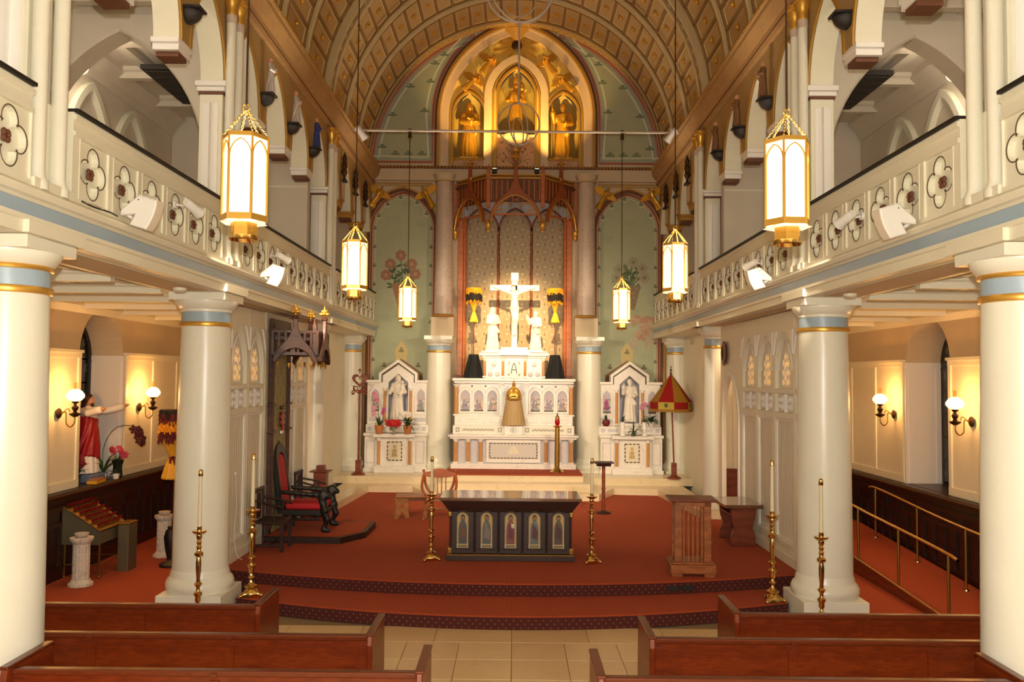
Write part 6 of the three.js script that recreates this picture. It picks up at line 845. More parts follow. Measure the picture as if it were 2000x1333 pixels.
// throne
{
  const d = thing('throne_dais', 'low carpeted dais with dark wooden edge under the throne', 'dais', [0, 0.34, 0]);
  const P = [[-4.03, -13.8], [-2.78, -13.75], [-2.46, -14.3], [-2.46, -15.3], [-4.03, -15.35]]; mesh('edge', polyY(P, 0, 0.1), M.darkWood, d); mesh('carpet', polyY(P.map(([x, z]) => [x < -4 ? x : x - 0.07, z > -14 ? z - 0.07 : z < -15 ? z + 0.07 : z]), 0.09, 0.105), M.carpet, d);
}
{
  const t = thing('throne_canopy', 'dark carved Gothic throne canopy with gilded finials and green brocade back', 'canopy', [-4.04, 0.44, -14.47], PI / 2); // local +z into the nave, +x towards the viewer is -z... local x runs along -z
  const broc = std(0xffffff, 0.8, { map: ctex(128, 256, (x, w, h) => { x.fillStyle = '#a39c6c'; x.fillRect(0, 0, w, h); x.fillStyle = '#858560'; for (const [a, b] of [[32, 40], [96, 104], [32, 168], [96, 232]]) { x.beginPath(); x.ellipse(a, b, 16, 30, 0, 0, 7); x.fill(); } x.fillStyle = '#b5ae80'; for (const [a, b] of [[32, 40], [96, 104], [32, 168], [96, 232]]) { x.beginPath(); x.ellipse(a, b, 6, 14, 0, 0, 7); x.fill(); } }, 0.35) });
  mesh('brocade', bx(-0.45, 0.45, 0, 3.3, 0.0, 0.03), broc, t);
  for (const s of [-1, 1]) { mesh('post', [rbx(s * 0.44, s * 0.56, 0, 3.5, 0, 0.06, 0.012), bar([s * 0.5, 0.1, 0.06], [s * 0.5, 3.3, 0.06], 0.025, 10)], M.throneWood, t); mesh('post_ring', [rbx(s * 0.4, s * 0.6, 1.66, 1.7, 0, 0.1, 0.008), rbx(s * 0.4, s * 0.6, 2.1, 2.14, 0, 0.1, 0.008), rbx(s * 0.4, s * 0.6, 3.34, 3.4, 0, 0.12, 0.008)], M.throneWood, t); }
  mesh('head_board', rbx(-0.58, 0.58, 3.3, 3.55, 0, 0.06, 0.01), M.throneWood, t);
  const gable = () => { const s = new THREE.Shape(); const w = 0.5; s.moveTo(-w, 2.86); s.bezierCurveTo(-w * 0.8, 3.12, -w * 0.4, 3.14, -0.12, 3.3); s.bezierCurveTo(-0.06, 3.36, -0.05, 3.46, -0.05, 3.56); s.lineTo(0.05, 3.56); s.bezierCurveTo(0.05, 3.46, 0.06, 3.36, 0.12, 3.3); s.bezierCurveTo(w * 0.4, 3.14, w * 0.8, 3.12, w, 2.86); s.lineTo(w * 0.88, 2.8); s.bezierCurveTo(w * 0.6, 2.98, w * 0.4, 3.05, 0, 3.06); s.bezierCurveTo(-w * 0.4, 3.05, -w * 0.6, 2.98, -w * 0.88, 2.8); s.closePath(); return ext(s, 0.07, 0.012); };
  const frieze = (w) => { const out = [bx(-w, w, 3.32, 3.36, 0, 0.05), bx(-w, w, 2.95, 3.0, 0, 0.05)]; const n = Math.round(w * 2 / 0.1); for (let i = 0; i <= n; i++) out.push(bx(-w + i * 2 * w / n - 0.018, -w + i * 2 * w / n + 0.018, 2.98, 3.34, 0.005, 0.045)); return out; };
  const fin = () => [lathe([[0.03, 3.54], [0.06, 3.57], [0.05, 3.6], [0.02, 3.62]], 8)], finG = () => [cyl(0.025, 0.02, 0.1, 0, 3.6, 0, 8), ...[0, 1, 2, 3, 4, 5].map((i) => new THREE.SphereGeometry(0.036, 8, 6).scale(1.25, 0.8, 0.9).translate(0.055, 3.665, 0).rotateY(i * PI / 3)), ...[0, 1, 2, 3].map((i) => new THREE.SphereGeometry(0.03, 8, 6).translate(0.032, 3.715, 0).rotateY(i * PI / 2 + 0.5)), new THREE.ConeGeometry(0.025, 0.08, 8).translate(0, 3.775, 0)];
  for (const [ang, px, pz, w] of [[0, 0, 0.72, 0.36], [-PI / 2 + 0.3, -0.47, 0.4, 0.36], [PI / 2 - 0.3, 0.47, 0.4, 0.36]]) {
    const P = (n, g, m) => { const o = mesh(n, g, m, t); o.position.set(px, 0, pz); o.rotation.y = ang; return o; };
    P('frieze', frieze(w), M.throneWood); P('gable', gable().scale(w / 0.5, 1, 1).translate(0, 0, 0.03), M.throneWood); P('finial_collar', fin().map((g) => g.translate(0, 0, 0.06)), M.throneWood); P('gilt_finial', finG().map((g) => g.translate(0, 0, 0.06)), M.gold);
    for (let i = 0; i < 4; i++) P('gilt_drop', [sph(0.024, -w + (i + 0.5) * w / 2, 2.83 - (i % 2) * 0.03, 0.03, 8), new THREE.ConeGeometry(0.022, 0.07, 8).rotateX(PI).translate(-w + (i + 0.5) * w / 2, 2.78 - (i % 2) * 0.03, 0.03)], M.gold);
  }
  for (const s of [-1, 1]) mesh('pinnacle', [rbx(s * 0.33, s * 0.4, 2.85, 3.46, 0.67, 0.74, 0.008), new THREE.ConeGeometry(0.045, 0.12, 4).translate(s * 0.365, 3.52, 0.705)], M.throneWood, t);
  mesh('tester', polyY([[-0.55, 0.05], [-0.6, 0.1], [-0.36, 0.7], [0.36, 0.7], [0.6, 0.1], [0.55, 0.05]], 3.2, 3.25), M.throneWood, t);
}
{ const t = thing('coat_of_arms', 'small carved red and gold crest hung on the green brocade', 'crest', [-3.99, 2.3, -14.55], PI / 2); mesh('shield', ext(poly([[-0.08, 0.12], [0, 0.14], [0.08, 0.12], [0.08, -0.06], [0, -0.2], [-0.08, -0.06]]), 0.035, 0.008), M.red, t); mesh('hat', rbox(0.18, 0.06, 0.05, 0, 0.2, 0.02, 0.02), M.bronze, t); for (const s of [-1, 1]) mesh('tassel', [0, 1, 2].map((i) => sph(0.022, s * 0.1, 0.1 - i * 0.1, 0.02, 8)), M.bronze, t); mesh('scroll', rbox(0.16, 0.05, 0.03, 0, -0.22, 0.015, 0.012), M.white, t); }
{
  const t = thing('throne_chair', 'carved black throne with red velvet seat and back', 'chair', [-3.48, 0.445, -14.5], PI / 2);
  const back = new THREE.Group(); const P = (n, g, m) => { const o = mesh(n, g, m, t); return o; };
  const bk = poly([[-0.3, 0.3], [0.3, 0.3], [0.3, 1.18], ...archPts(0.3, 0.28, 8, 1.18).reverse().slice(1, -1), [-0.3, 1.18]]);
  const b1 = P('back_frame', ext(poly([[-0.31, 0.3], [0.31, 0.3], [0.31, 1.18], ...archPts(0.31, 0.3, 8, 1.18).reverse(), [-0.31, 1.18]], [sub([[-0.2, 0.42], [-0.2, 1.08], ...archPts(0.2, 0.2, 8, 1.08), [0.2, 1.08], [0.2, 0.42]])]), 0.09, 0.02), M.black); b1.position.z = -0.4; b1.rotation.x = -0.14; b1.position.y = 0.0;
  const b2 = P('back_cushion', ext(poly([[-0.2, 0.42], [0.2, 0.42], [0.2, 1.08], ...archPts(0.2, 0.2, 8, 1.08).reverse(), [-0.2, 1.08]]), 0.07, 0.02), M.redCloth); b2.position.z = -0.38; b2.rotation.x = -0.14;
  P('crest_knob', [sph(0.05, 0, 1.46, -0.56, 10), sph(0.04, -0.26, 1.24, -0.52, 8), sph(0.04, 0.26, 1.24, -0.52, 8)], M.black);
  P('seat_cushion', rbox(0.62, 0.12, 0.66, 0, 0.42, 0.0, 0.05), M.redCloth); P('seat_frame', rbox(0.68, 0.1, 0.72, 0, 0.32, 0, 0.02), M.black);
  for (const s of [-1, 1]) {
    P('arm', sn((x, y, z) => { let d = dCap(x, y, z, [s * 0.32, 0.66, -0.36], [s * 0.33, 0.62, 0.2], 0.035, 0.045); d = smin(d, dEll(x, y, z, [s * 0.33, 0.62, 0.32], [0.06, 0.09, 0.09]), 0.04); d = smin(d, dEll(x, y, z, [s * 0.33, 0.6, 0.4], [0.045, 0.05, 0.06]), 0.03); d = smin(d, dCap(x, y, z, [s * 0.33, 0.55, 0.3], [s * 0.34, 0.36, 0.36], 0.06, 0.07), 0.04); return d + 0.006 * Math.sin(z * 60) * Math.cos(y * 50); }, [s * 0.33 - 0.14, 0.24, -0.42], [s * 0.33 + 0.14, 0.76, 0.5], 0.016), M.black);
    P('leg', sn((x, y, z) => { let d = dCap(x, y, z, [s * 0.33, 0.36, 0.34], [s * 0.33, 0.22, 0.4], 0.07, 0.05); d = smin(d, dCap(x, y, z, [s * 0.33, 0.22, 0.4], [s * 0.33, 0.06, 0.33], 0.045, 0.03), 0.03); d = smin(d, dCap(x, y, z, [s * 0.33, 0.05, 0.33], [s * 0.33, 0.035, 0.42], 0.045, 0.035), 0.02); return Math.max(d, -y); }, [s * 0.33 - 0.12, -0.01, 0.2], [s * 0.33 + 0.12, 0.46, 0.52], 0.015), M.black);
    P('leg', [bar([s * 0.28, 0, -0.34], [s * 0.28, 0.32, -0.32], 0.035, 8)], M.black);
  }
  P('stretcher', bar([0.28, 0.1, -0.33], [-0.28, 0.1, -0.33], 0.018, 6), M.black);
}
function sideChair(label, x, z) {
  const t = thing('wooden_armchair', label, 'chair', [x, 0.34, z], PI / 2, 'dark wooden armchairs flanking the throne');
  mesh('seat', rbox(0.5, 0.04, 0.46, 0, 0.45, 0, 0.01), M.darkWood, t); mesh('splat', rbox(0.2, 0.4, 0.02, 0, 0.68, -0.23, 0.01), M.darkWood, t); mesh('crest_rail', rbox(0.54, 0.07, 0.05, 0, 0.92, -0.24, 0.02), M.darkWood, t);
  for (const s of [-1, 1]) { mesh('back_post', bar([s * 0.24, 0, -0.22], [s * 0.24, 0.94, -0.24], 0.022, 8), M.darkWood, t); mesh('leg', rbox(0.045, 0.45, 0.045, s * 0.23, 0.225, 0.2, 0.006), M.darkWood, t); mesh('arm_rail', [tube([[s * 0.24, 0.78, -0.22], [s * 0.26, 0.74, 0.0], [s * 0.26, 0.68, 0.22]], 0.018, 12, 8), bar([s * 0.25, 0.45, 0.08], [s * 0.25, 0.72, 0.08], 0.013, 8)], M.darkWood, t); mesh('side_stretcher', rbox(0.025, 0.04, 0.42, s * 0.23, 0.1, 0, 0.005), M.darkWood, t); }
  mesh('front_rail', [rbox(0.46, 0.06, 0.025, 0, 0.4, 0.2, 0.005), rbox(0.46, 0.04, 0.025, 0, 0.1, 0, 0.005)], M.darkWood, t);
}
sideChair('dark wooden armchair between the throne and the column with candlesticks', -3.74, -13.3); sideChair('dark wooden armchair half hidden behind the throne', -3.74, -15.75);
{ const t = thing('wooden_pedestal', 'reddish brown wooden pedestal lectern behind the throne', 'pedestal', [-3.72, 0.34, -16.45]); mesh('shaft', [rbox(0.24, 0.86, 0.24, 0, 0.43, 0, 0.01)], M.redWood, t); mesh('base', rbox(0.3, 0.1, 0.3, 0, 0.05, 0, 0.01), M.redWood, t); mesh('tray', rbox(0.38, 0.025, 0.34, 0, 0.87, 0, 0.008), M.redWood, t); mesh('block', rbox(0.16, 0.1, 0.16, 0, 0.93, 0, 0.01), M.redWood, t); }
// processional staffs
{
  const t = thing('heart_staff', 'carved brown staff topped with an openwork heart and cross', 'staff', [-3.76, 0.66, -20.62]);
  mesh('base', [lathe([[0, 0], [0.17, 0], [0.17, 0.03], [0.11, 0.06], [0.07, 0.09], [0, 0.09]], 8), rbox(0.13, 0.28, 0.13, 0, 0.22, 0, 0.012)], M.redWood, t); mesh('pole', bar([0, 0.34, 0], [0.0, 2.02, 0], 0.024, 10), M.redWood, t);
  const H = (k) => { const o = []; for (let i = 0; i < 40; i++) { const a = i / 40 * 2 * PI; o.push([k * 0.0115 * 16 * Math.sin(a) ** 3, k * 0.0115 * (13 * Math.cos(a) - 5 * Math.cos(2 * a) - 2 * Math.cos(3 * a) - Math.cos(4 * a)) + 2.3]); } return o; };
  mesh('heart_frame', ext(poly(H(1.02), [sub(H(0.6))]), 0.035, 0.006).translate(0, 0, -0.018), M.redWood, t);
  mesh('scroll_work', [torus(0.055, 0.014, 18, 6).translate(-0.1, 2.09, 0), torus(0.055, 0.014, 18, 6).translate(0.1, 2.09, 0), torus(0.035, 0.013, 14, 6).translate(-0.15, 2.0, 0), torus(0.035, 0.013, 14, 6).translate(0.15, 2.0, 0), sph(0.03, -0.16, 1.96, 0, 8), sph(0.03, 0.16, 1.96, 0, 8), tube([[-0.16, 2.16, 0], [-0.08, 2.02, 0], [0, 1.98, 0], [0.08, 2.02, 0], [0.16, 2.16, 0]], 0.016, 20, 6), cyl(0.02, 0.05, 0.12, 0, 1.94, 0, 8)], M.redWood, t);
  mesh('cross', [box(0.022, 0.13, 0.02, 0, 2.52, 0), box(0.1, 0.022, 0.02, 0, 2.535, 0)], M.redWood, t); mesh('bell', [lathe([[0, 0.05], [0.012, 0.045], [0.02, 0], [0.026, -0.02]], 10).translate(0, 2.33, 0), bar([0, 2.38, 0], [0, 2.44, 0], 0.003)], M.brass, t);
}
{
  const t = thing('processional_umbrella', 'half open red and gold striped processional umbrella on a wooden stand', 'umbrella', [3.86, 0.66, -20.4]);
  mesh('base', [lathe([[0, 0], [0.17, 0], [0.17, 0.03], [0.11, 0.06], [0.07, 0.09], [0, 0.09]], 8), rbox(0.12, 0.3, 0.12, 0, 0.23, 0, 0.012)], M.redWood, t); mesh('pole', bar([0, 0.3, 0], [-0.08, 2.56, 0], 0.02, 10), M.redWood, t);
  const g = new THREE.Group(); const R = 0.5, N = 8, y0 = 1.84, y1 = 2.5; M.umbGold = std('#b98a2a', 0.5); M.umbRed = std('#b01c1a', 0.6); M.umbYel = std('#d9c24a', 0.6);
  const tri = (pts) => { const q = new THREE.BufferGeometry(); const p = []; for (const [a, b, c] of pts) p.push(...a, ...b, ...c); q.setAttribute('position', new THREE.Float32BufferAttribute(p, 3)); q.computeVertexNormals(); return flat(q); };
  for (let i = 0; i < N; i++) { const a0 = (i - 0.5) / N * 2 * PI + 0.35, a1 = (i + 0.5) / N * 2 * PI + 0.35, A = (r, y, a) => [r * Math.sin(a) - 0.07, y, r * Math.cos(a)]; const th = 0.01; const quad = (p0, p1, p2, p3) => [[p0, p1, p2], [p0, p2, p3], [p0, p2, p1], [p0, p3, p2]];
    mesh('canopy_panel', tri(quad(A(R, y0, a0), A(R, y0, a1), A(0.02, y1, a1), A(0.02, y1, a0))), i % 2 ? M.umbRed : M.umbGold, t);
    const v = mesh('valance', tri(quad(A(R, y0 - 0.17, a0), A(R, y0 - 0.17, a1), A(R, y0, a1), A(R, y0, a0))), i % 2 ? M.umbYel : M.umbRed, t); mesh('fringe', tri(quad(A(R + 0.004, y0 - 0.235, a0), A(R + 0.004, y0 - 0.235, a1), A(R + 0.004, y0 - 0.165, a1), A(R + 0.004, y0 - 0.165, a0))), M.umbGold, v);
    if (i % 2) { const am = (a0 + a1) / 2, e = mesh('emblem', ext(poly([[-0.04, 0.05], [0.04, 0.05], [0.04, -0.02], [0, -0.055], [-0.04, -0.02]]), 0.006), M.leafDark, v); e.position.set(R * 0.925 * Math.sin(am) - 0.07, y0 - 0.08, R * 0.925 * Math.cos(am)); e.rotation.y = am; } }
  mesh('finial', [lathe([[0, 2.48], [0.03, 2.5], [0.02, 2.54], [0.012, 2.58], [0.03, 2.61], [0, 2.65]], 10).translate(-0.075, 0, 0), box(0.012, 0.08, 0.012, -0.075, 2.67, 0), box(0.05, 0.012, 0.012, -0.075, 2.68, 0)], M.bronze, t);
}
{ const t = thing('sanctuary_lamp', 'tall brass sanctuary lamp stand with ruby glass', 'lamp', [1.03, 0.828, -19.95]); mesh('base', lathe([[0, 0], [0.17, 0], [0.17, 0.02], [0.12, 0.06], [0.06, 0.12], [0.05, 0.16], [0, 0.16]], 24), M.brass, t); mesh('shaft', [cyl(0.062, 0.056, 0.92, 0, 0.14, 0, 20)], M.brassDull, t); mesh('tray', lathe([[0.03, 1.04], [0.07, 1.06], [0.12, 1.09], [0.125, 1.1], [0.05, 1.1]], 20), M.brass, t); const rg = new THREE.MeshPhysicalMaterial({ color: 0x8c0a12, roughness: 0.15, emissive: 0xff2010, emissiveIntensity: 0.08 }); rg.userData = {}; mesh('ruby_glass', lathe([[0.03, 1.1], [0.055, 1.13], [0.06, 1.2], [0.045, 1.27], [0.03, 1.28]], 18), rg, t); mesh('lid', lathe([[0.05, 1.27], [0.052, 1.29], [0.03, 1.33], [0.012, 1.36], [0.02, 1.38], [0, 1.4]], 18), M.brassDull, t); const L = new THREE.PointLight(0xff3020, 0.05, 0, 2); L.position.set(0, 1.2, 0); L.castShadow = true; L.name = 'ruby_light'; t.add(L); }
// plants on the altars
const blade = (len, w, droop) => { const N = 6, p = [], id = []; for (let i = 0; i <= N; i++) { const u = i / N, ww = w * Math.sin(PI * (0.12 + 0.88 * u)) , y = len * (u - droop * u * u * 0.7), z = len * droop * u * u; p.push(-ww / 2, y, z - 0.0, 0, y - ww * 0.15, z, ww / 2, y, z); } for (let i = 0; i < N; i++) for (const k of [0, 1]) { const a = i * 3 + k, b = a + 3; id.push(a, a + 1, b, a + 1, b + 1, b); } const g = new THREE.BufferGeometry(); g.setAttribute('position', new THREE.Float32BufferAttribute(p, 3)); g.setIndex(id); g.computeVertexNormals(); return flat(g); };
const blossom = (() => { const g = [sph(0.012, 0, 0, 0.01, 6)]; for (let i = 0; i < 5; i++) g.push(new THREE.SphereGeometry(0.024, 7, 5).scale(0.8, 1.2, 0.35).translate(0, 0.026, 0).rotateZ(i * 1.257)); return merge(g); })();
function plant(name, label, x, y, z, o) {
  const t = thing(name, label, 'plant', [x, y, z]);
  if (o.pot) mesh('pot', lathe(o.pot, 20), o.potMat || M.terracotta, t);
  const y0 = o.y0 ?? 0.2; if (o.soil) mesh('soil', cyl(o.soil, o.soil, 0.01, 0, y0 - 0.02, 0, 14), M.dark, t);
  for (let i = 0; i < (o.leaves || 0); i++) { const m = mesh('leaf', blade(o.len * rr(0.7, 1.15), o.w, rr(0.25, o.droop || 0.8)), i % 3 ? M.leaf : M.leafDark, t); m.position.y = y0 - 0.02; m.rotation.set(rr(0.1, o.lean || 0.7), i * 2.4 + rr(-0.3, 0.3), 0, 'YXZ'); }
  for (const [pts, col, n, k] of o.sprays || []) { const c = new THREE.CatmullRomCurve3(pts.map((p) => V(...p))); const st = mesh('flower_stem', new THREE.TubeGeometry(c, 12, 0.006, 5), M.leaf, t); const bm = std(col, 0.6); for (let i = 0; i < n; i++) { const p = c.getPoint(1 - i / n * (k || 0.55)), b = mesh('blossom', blossom, bm, st); b.position.set(p.x + rr(-0.03, 0.03), p.y + rr(-0.02, 0.02), p.z + rr(0, 0.04)); b.rotation.set(rr(-0.6, 0.6), rr(-0.8, 0.8), rr(0, 6)); b.scale.setScalar(o.bs || 1); } }
  return t;
}
const potA = [[0, 0], [0.08, 0], [0.11, 0.19], [0.118, 0.19], [0.118, 0.21], [0.1, 0.21], [0.1, 0.19], [0, 0.19]];
const mensaY = 1.635;
plant('potted_orchid', 'potted pink orchid with tall stems on the side altar', -3.33, mensaY, -21.0, { pot: potA, soil: 0.1, leaves: 12, len: 0.34, w: 0.05, droop: 0.7, lean: 0.8, sprays: [[[[0, 0.2, 0], [-0.02, 0.5, 0.02], [-0.06, 0.8, 0.03], [-0.12, 1.0, 0.06]], '#d98aa0', 9, 0.35], [[[0.02, 0.2, 0], [-0.08, 0.4, 0.05], [-0.14, 0.66, 0.08]], '#d9a0ac', 7, 0.4], [[[0.04, 0.2, 0], [0.1, 0.4, 0.04], [0.13, 0.6, 0.06]], '#c2589a', 5, 0.3]] });
plant('flower_bowl', 'small silver bowl of red flowers between the two potted plants', -2.97, mensaY, -20.98, { pot: [[0, 0], [0.06, 0], [0.02, 0.03], [0.02, 0.06], [0.07, 0.12], [0.09, 0.17], [0.08, 0.17], [0, 0.1]], potMat: std('#c9c4bc', 0.25, { metalness: 0.8 }), y0: 0.15, leaves: 9, len: 0.18, w: 0.06, droop: 0.9, lean: 1.2, bs: 1.7, sprays: [[[[0, 0.14, 0], [-0.06, 0.24, 0.03], [-0.1, 0.27, 0.05]], '#b4161c', 5, 0.6], [[[0, 0.14, 0], [0.06, 0.24, 0.03], [0.11, 0.26, 0.05]], '#b4161c', 5, 0.6], [[[0, 0.14, 0], [0, 0.25, 0.05], [0.0, 0.28, 0.07]], '#c02024', 4, 0.6]] });
plant('potted_lily', 'leafy potted plant with white flowers beside the column', -2.62, mensaY, -21.0, { pot: potA, soil: 0.1, leaves: 26, len: 0.4, w: 0.045, droop: 0.9, lean: 1.0, bs: 1.5, sprays: [[[[0, 0.2, 0], [-0.08, 0.4, 0.02], [-0.14, 0.52, 0.05]], '#ece6d6', 6, 0.3], [[[0, 0.2, 0], [0.02, 0.4, 0.02], [0.0, 0.5, 0.05]], '#e8e2d2', 5, 0.3]] });
plant('potted_orchid', 'small orchid in a round red pot on the side altar shelf', 2.36, 1.835, -21.6, { pot: [[0, 0], [0.06, 0], [0.1, 0.06], [0.1, 0.12], [0.075, 0.16], [0.06, 0.15], [0, 0.12]], potMat: std('#6a1c16', 0.4), y0: 0.14, leaves: 4, len: 0.24, w: 0.07, droop: 0.6, lean: 0.9, sprays: [[[[0, 0.14, 0], [0.02, 0.4, 0.02], [-0.02, 0.62, 0.05]], '#b45a90', 7, 0.45]] });
const vasePts = [[0, 0], [0.07, 0], [0.05, 0.04], [0.04, 0.1], [0.06, 0.2], [0.05, 0.3], [0.055, 0.34], [0.045, 0.34], [0, 0.2]];
plant('palm_vase', 'white vase of palm fronds left of the marble statue beside the umbrella', 2.7, mensaY, -20.97, { pot: vasePts, potMat: M.white, y0: 0.34, leaves: 9, len: 0.34, w: 0.035, droop: 0.9, lean: 0.9 });
plant('palm_vase', 'white vase of palm fronds right of the marble statue beside the umbrella', 3.24, mensaY, -20.97, { pot: vasePts, potMat: M.white, y0: 0.34, leaves: 9, len: 0.34, w: 0.035, droop: 0.9, lean: 0.8, sprays: [[[[0, 0.34, 0], [-0.04, 0.6, 0.02], [-0.1, 0.72, 0.05]], '#d08aa4', 6, 0.3]] });
plant('palm_vase', 'dark bowl of spreading palm fronds at the centre of the side altar', 2.97, mensaY, -20.96, { pot: [[0, 0], [0.05, 0], [0.06, 0.06], [0.04, 0.1], [0, 0.08]], potMat: M.leafDark, y0: 0.08, leaves: 12, len: 0.42, w: 0.04, droop: 0.9, lean: 0.9 });
plant('potted_shrub', 'leafy green plant in front of the umbrella valance', 3.5, 1.835, -21.55, { pot: [[0, 0], [0.06, 0], [0.08, 0.12], [0.07, 0.12], [0, 0.1]], potMat: M.white, y0: 0.12, leaves: 22, len: 0.36, w: 0.06, droop: 0.7, lean: 1.0, sprays: [[[[0, 0.12, 0], [-0.1, 0.5, 0.02], [-0.22, 0.6, 0.05]], '#d792ae', 6, 0.4]] });
{ const t = thing('power_cord', 'thin white cord hanging down the panelled screen beside the column', 'cord'); mesh('cord', tube([[-4.03, 1.6, -12.35], [-4.02, 1.1, -12.37], [-4.03, 0.75, -12.34], [-4.0, 0.42, -12.4], [-3.96, 0.35, -12.5]], 0.006, 30, 5), M.white, t); mesh('plug', rbox(0.03, 0.05, 0.03, -4.035, 1.62, -12.35, 0.006), M.white, t); }
// ================= SCREENS, AISLES, PEWS, SAINTS =================
M.amber = new THREE.MeshPhysicalMaterial({ color: 0xffcf5a, transmission: 0.75, roughness: 0.5, thickness: 0 }); M.amber.userData = {};
function screenBay(s, z1, z0, label) { // z1 nearer the viewer
  const w = (z1 - z0) / 2, zc = (z0 + z1) / 2, t = thing('screen_bay', label, 'screen', [s * 4.1, 0.34, zc], s < 0 ? PI / 2 : -PI / 2, 'white panelled Gothic screen bays');
  mesh('skirting', [rbx(-w, w, 0, 0.14, -0.04, 0.06, 0.006), rbx(-w, w, 0.14, 0.2, -0.04, 0.035, 0.006)], M.cream, t);
  const iw = w - 0.07, y0 = 2.58, ys = 2.86;
  mesh('frame', ext(poly([[-w, 0.2], [w, 0.2], [w, 3.74], [-w, 3.74]], [sub([[-iw, 0.3], [-iw, 2.12], [iw, 2.12], [iw, 0.3]]), sub([[-iw, 2.22], [-iw, 2.5], [iw, 2.5], [iw, 2.22]]), sub([[-iw, y0], ...archPts(iw, 0.58, 12, ys), [iw, y0]])]), 0.08, 0.008).translate(0, 0, -0.05), M.cream, t);
  mesh('tall_panel', bx(-iw, iw, 0.28, 2.14, -0.04, -0.015), M.creamWall, t);
  const n = Math.max(3, Math.round(iw * 2 / 0.085)); for (let i = 0; i < n; i++) mesh('bead_board', box(iw * 2 / n - 0.012, 1.76, 0.012, -iw + (i + 0.5) * iw * 2 / n, 1.21, -0.01), M.creamWall, t);
  mesh('panel_moulding', ext(poly([[-iw, 0.3], [iw, 0.3], [iw, 2.12], [-iw, 2.12]], [sub([[-iw + 0.03, 0.33], [-iw + 0.03, 2.09], [iw - 0.03, 2.09], [iw - 0.03, 0.33]])]), 0.04).translate(0, 0, -0.02), M.white, t);
  mesh('small_panel', bx(-iw, iw, 2.2, 2.52, -0.04, -0.02), M.cream, t);
  const cross = (cx, cy, r) => [0, 1, 2, 3].map((i) => torus(r * 0.5, r * 0.16, 14, 5).translate(r * 0.55, 0, 0).rotateZ(i * PI / 2 + PI / 4).translate(cx, cy, -0.005));
  mesh('small_tracery', [bx(-0.015, 0.015, 2.22, 2.5, -0.02, 0.02), ...cross(-iw / 2, 2.36, 0.12), ...cross(iw / 2, 2.36, 0.12)], M.white, t);
  // arch tracery; amber glass glows by emission in place of light from behind
  mesh('glass_pane', ext(poly([[-iw, y0 - 0.01], ...archPts(iw, 0.58, 12, ys), [iw, y0 - 0.01]]), 0.006).translate(0, 0, -0.03), M.cream, t).visible = true;
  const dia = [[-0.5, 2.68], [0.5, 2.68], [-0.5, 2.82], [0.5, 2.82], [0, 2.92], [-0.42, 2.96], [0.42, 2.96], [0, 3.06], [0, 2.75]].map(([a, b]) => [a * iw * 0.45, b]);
  for (const [a, b] of dia) mesh('amber_glow', ext(poly([[a - 0.035, b], [a, b - 0.06], [a + 0.035, b], [a, b + 0.06]]), 0.008).translate(0, 0, -0.022), M.amberGlow || (M.amberGlow = (() => { const m = new THREE.MeshStandardMaterial({ color: 0xe8b23a, roughness: 0.4, emissive: 0xffb43c, emissiveIntensity: 1.0 }); m.userData = {}; return m; })()), t);
  const tr = []; for (const [a, b] of dia) tr.push(torus(0.055, 0.009, 12, 5).scale(0.85, 1.25, 1).translate(a, b, -0.005)); mesh('tracery', [...tr, tube(archPts(iw - 0.1, 0.46, 8, ys).map(([a, b]) => [a, b, 0]), 0.014, 30, 5)], M.white, t);
  mesh('spandrel_relief', [-1, 1].map((k) => ext(poly([[k * (w - 0.02), 3.46], [k * (w - 0.2), 3.46], [k * (w - 0.1), 3.3], [k * (w - 0.02), 3.1]]), 0.03, 0.008).translate(0, 0, 0.02)), M.white, t);
  return t;
}
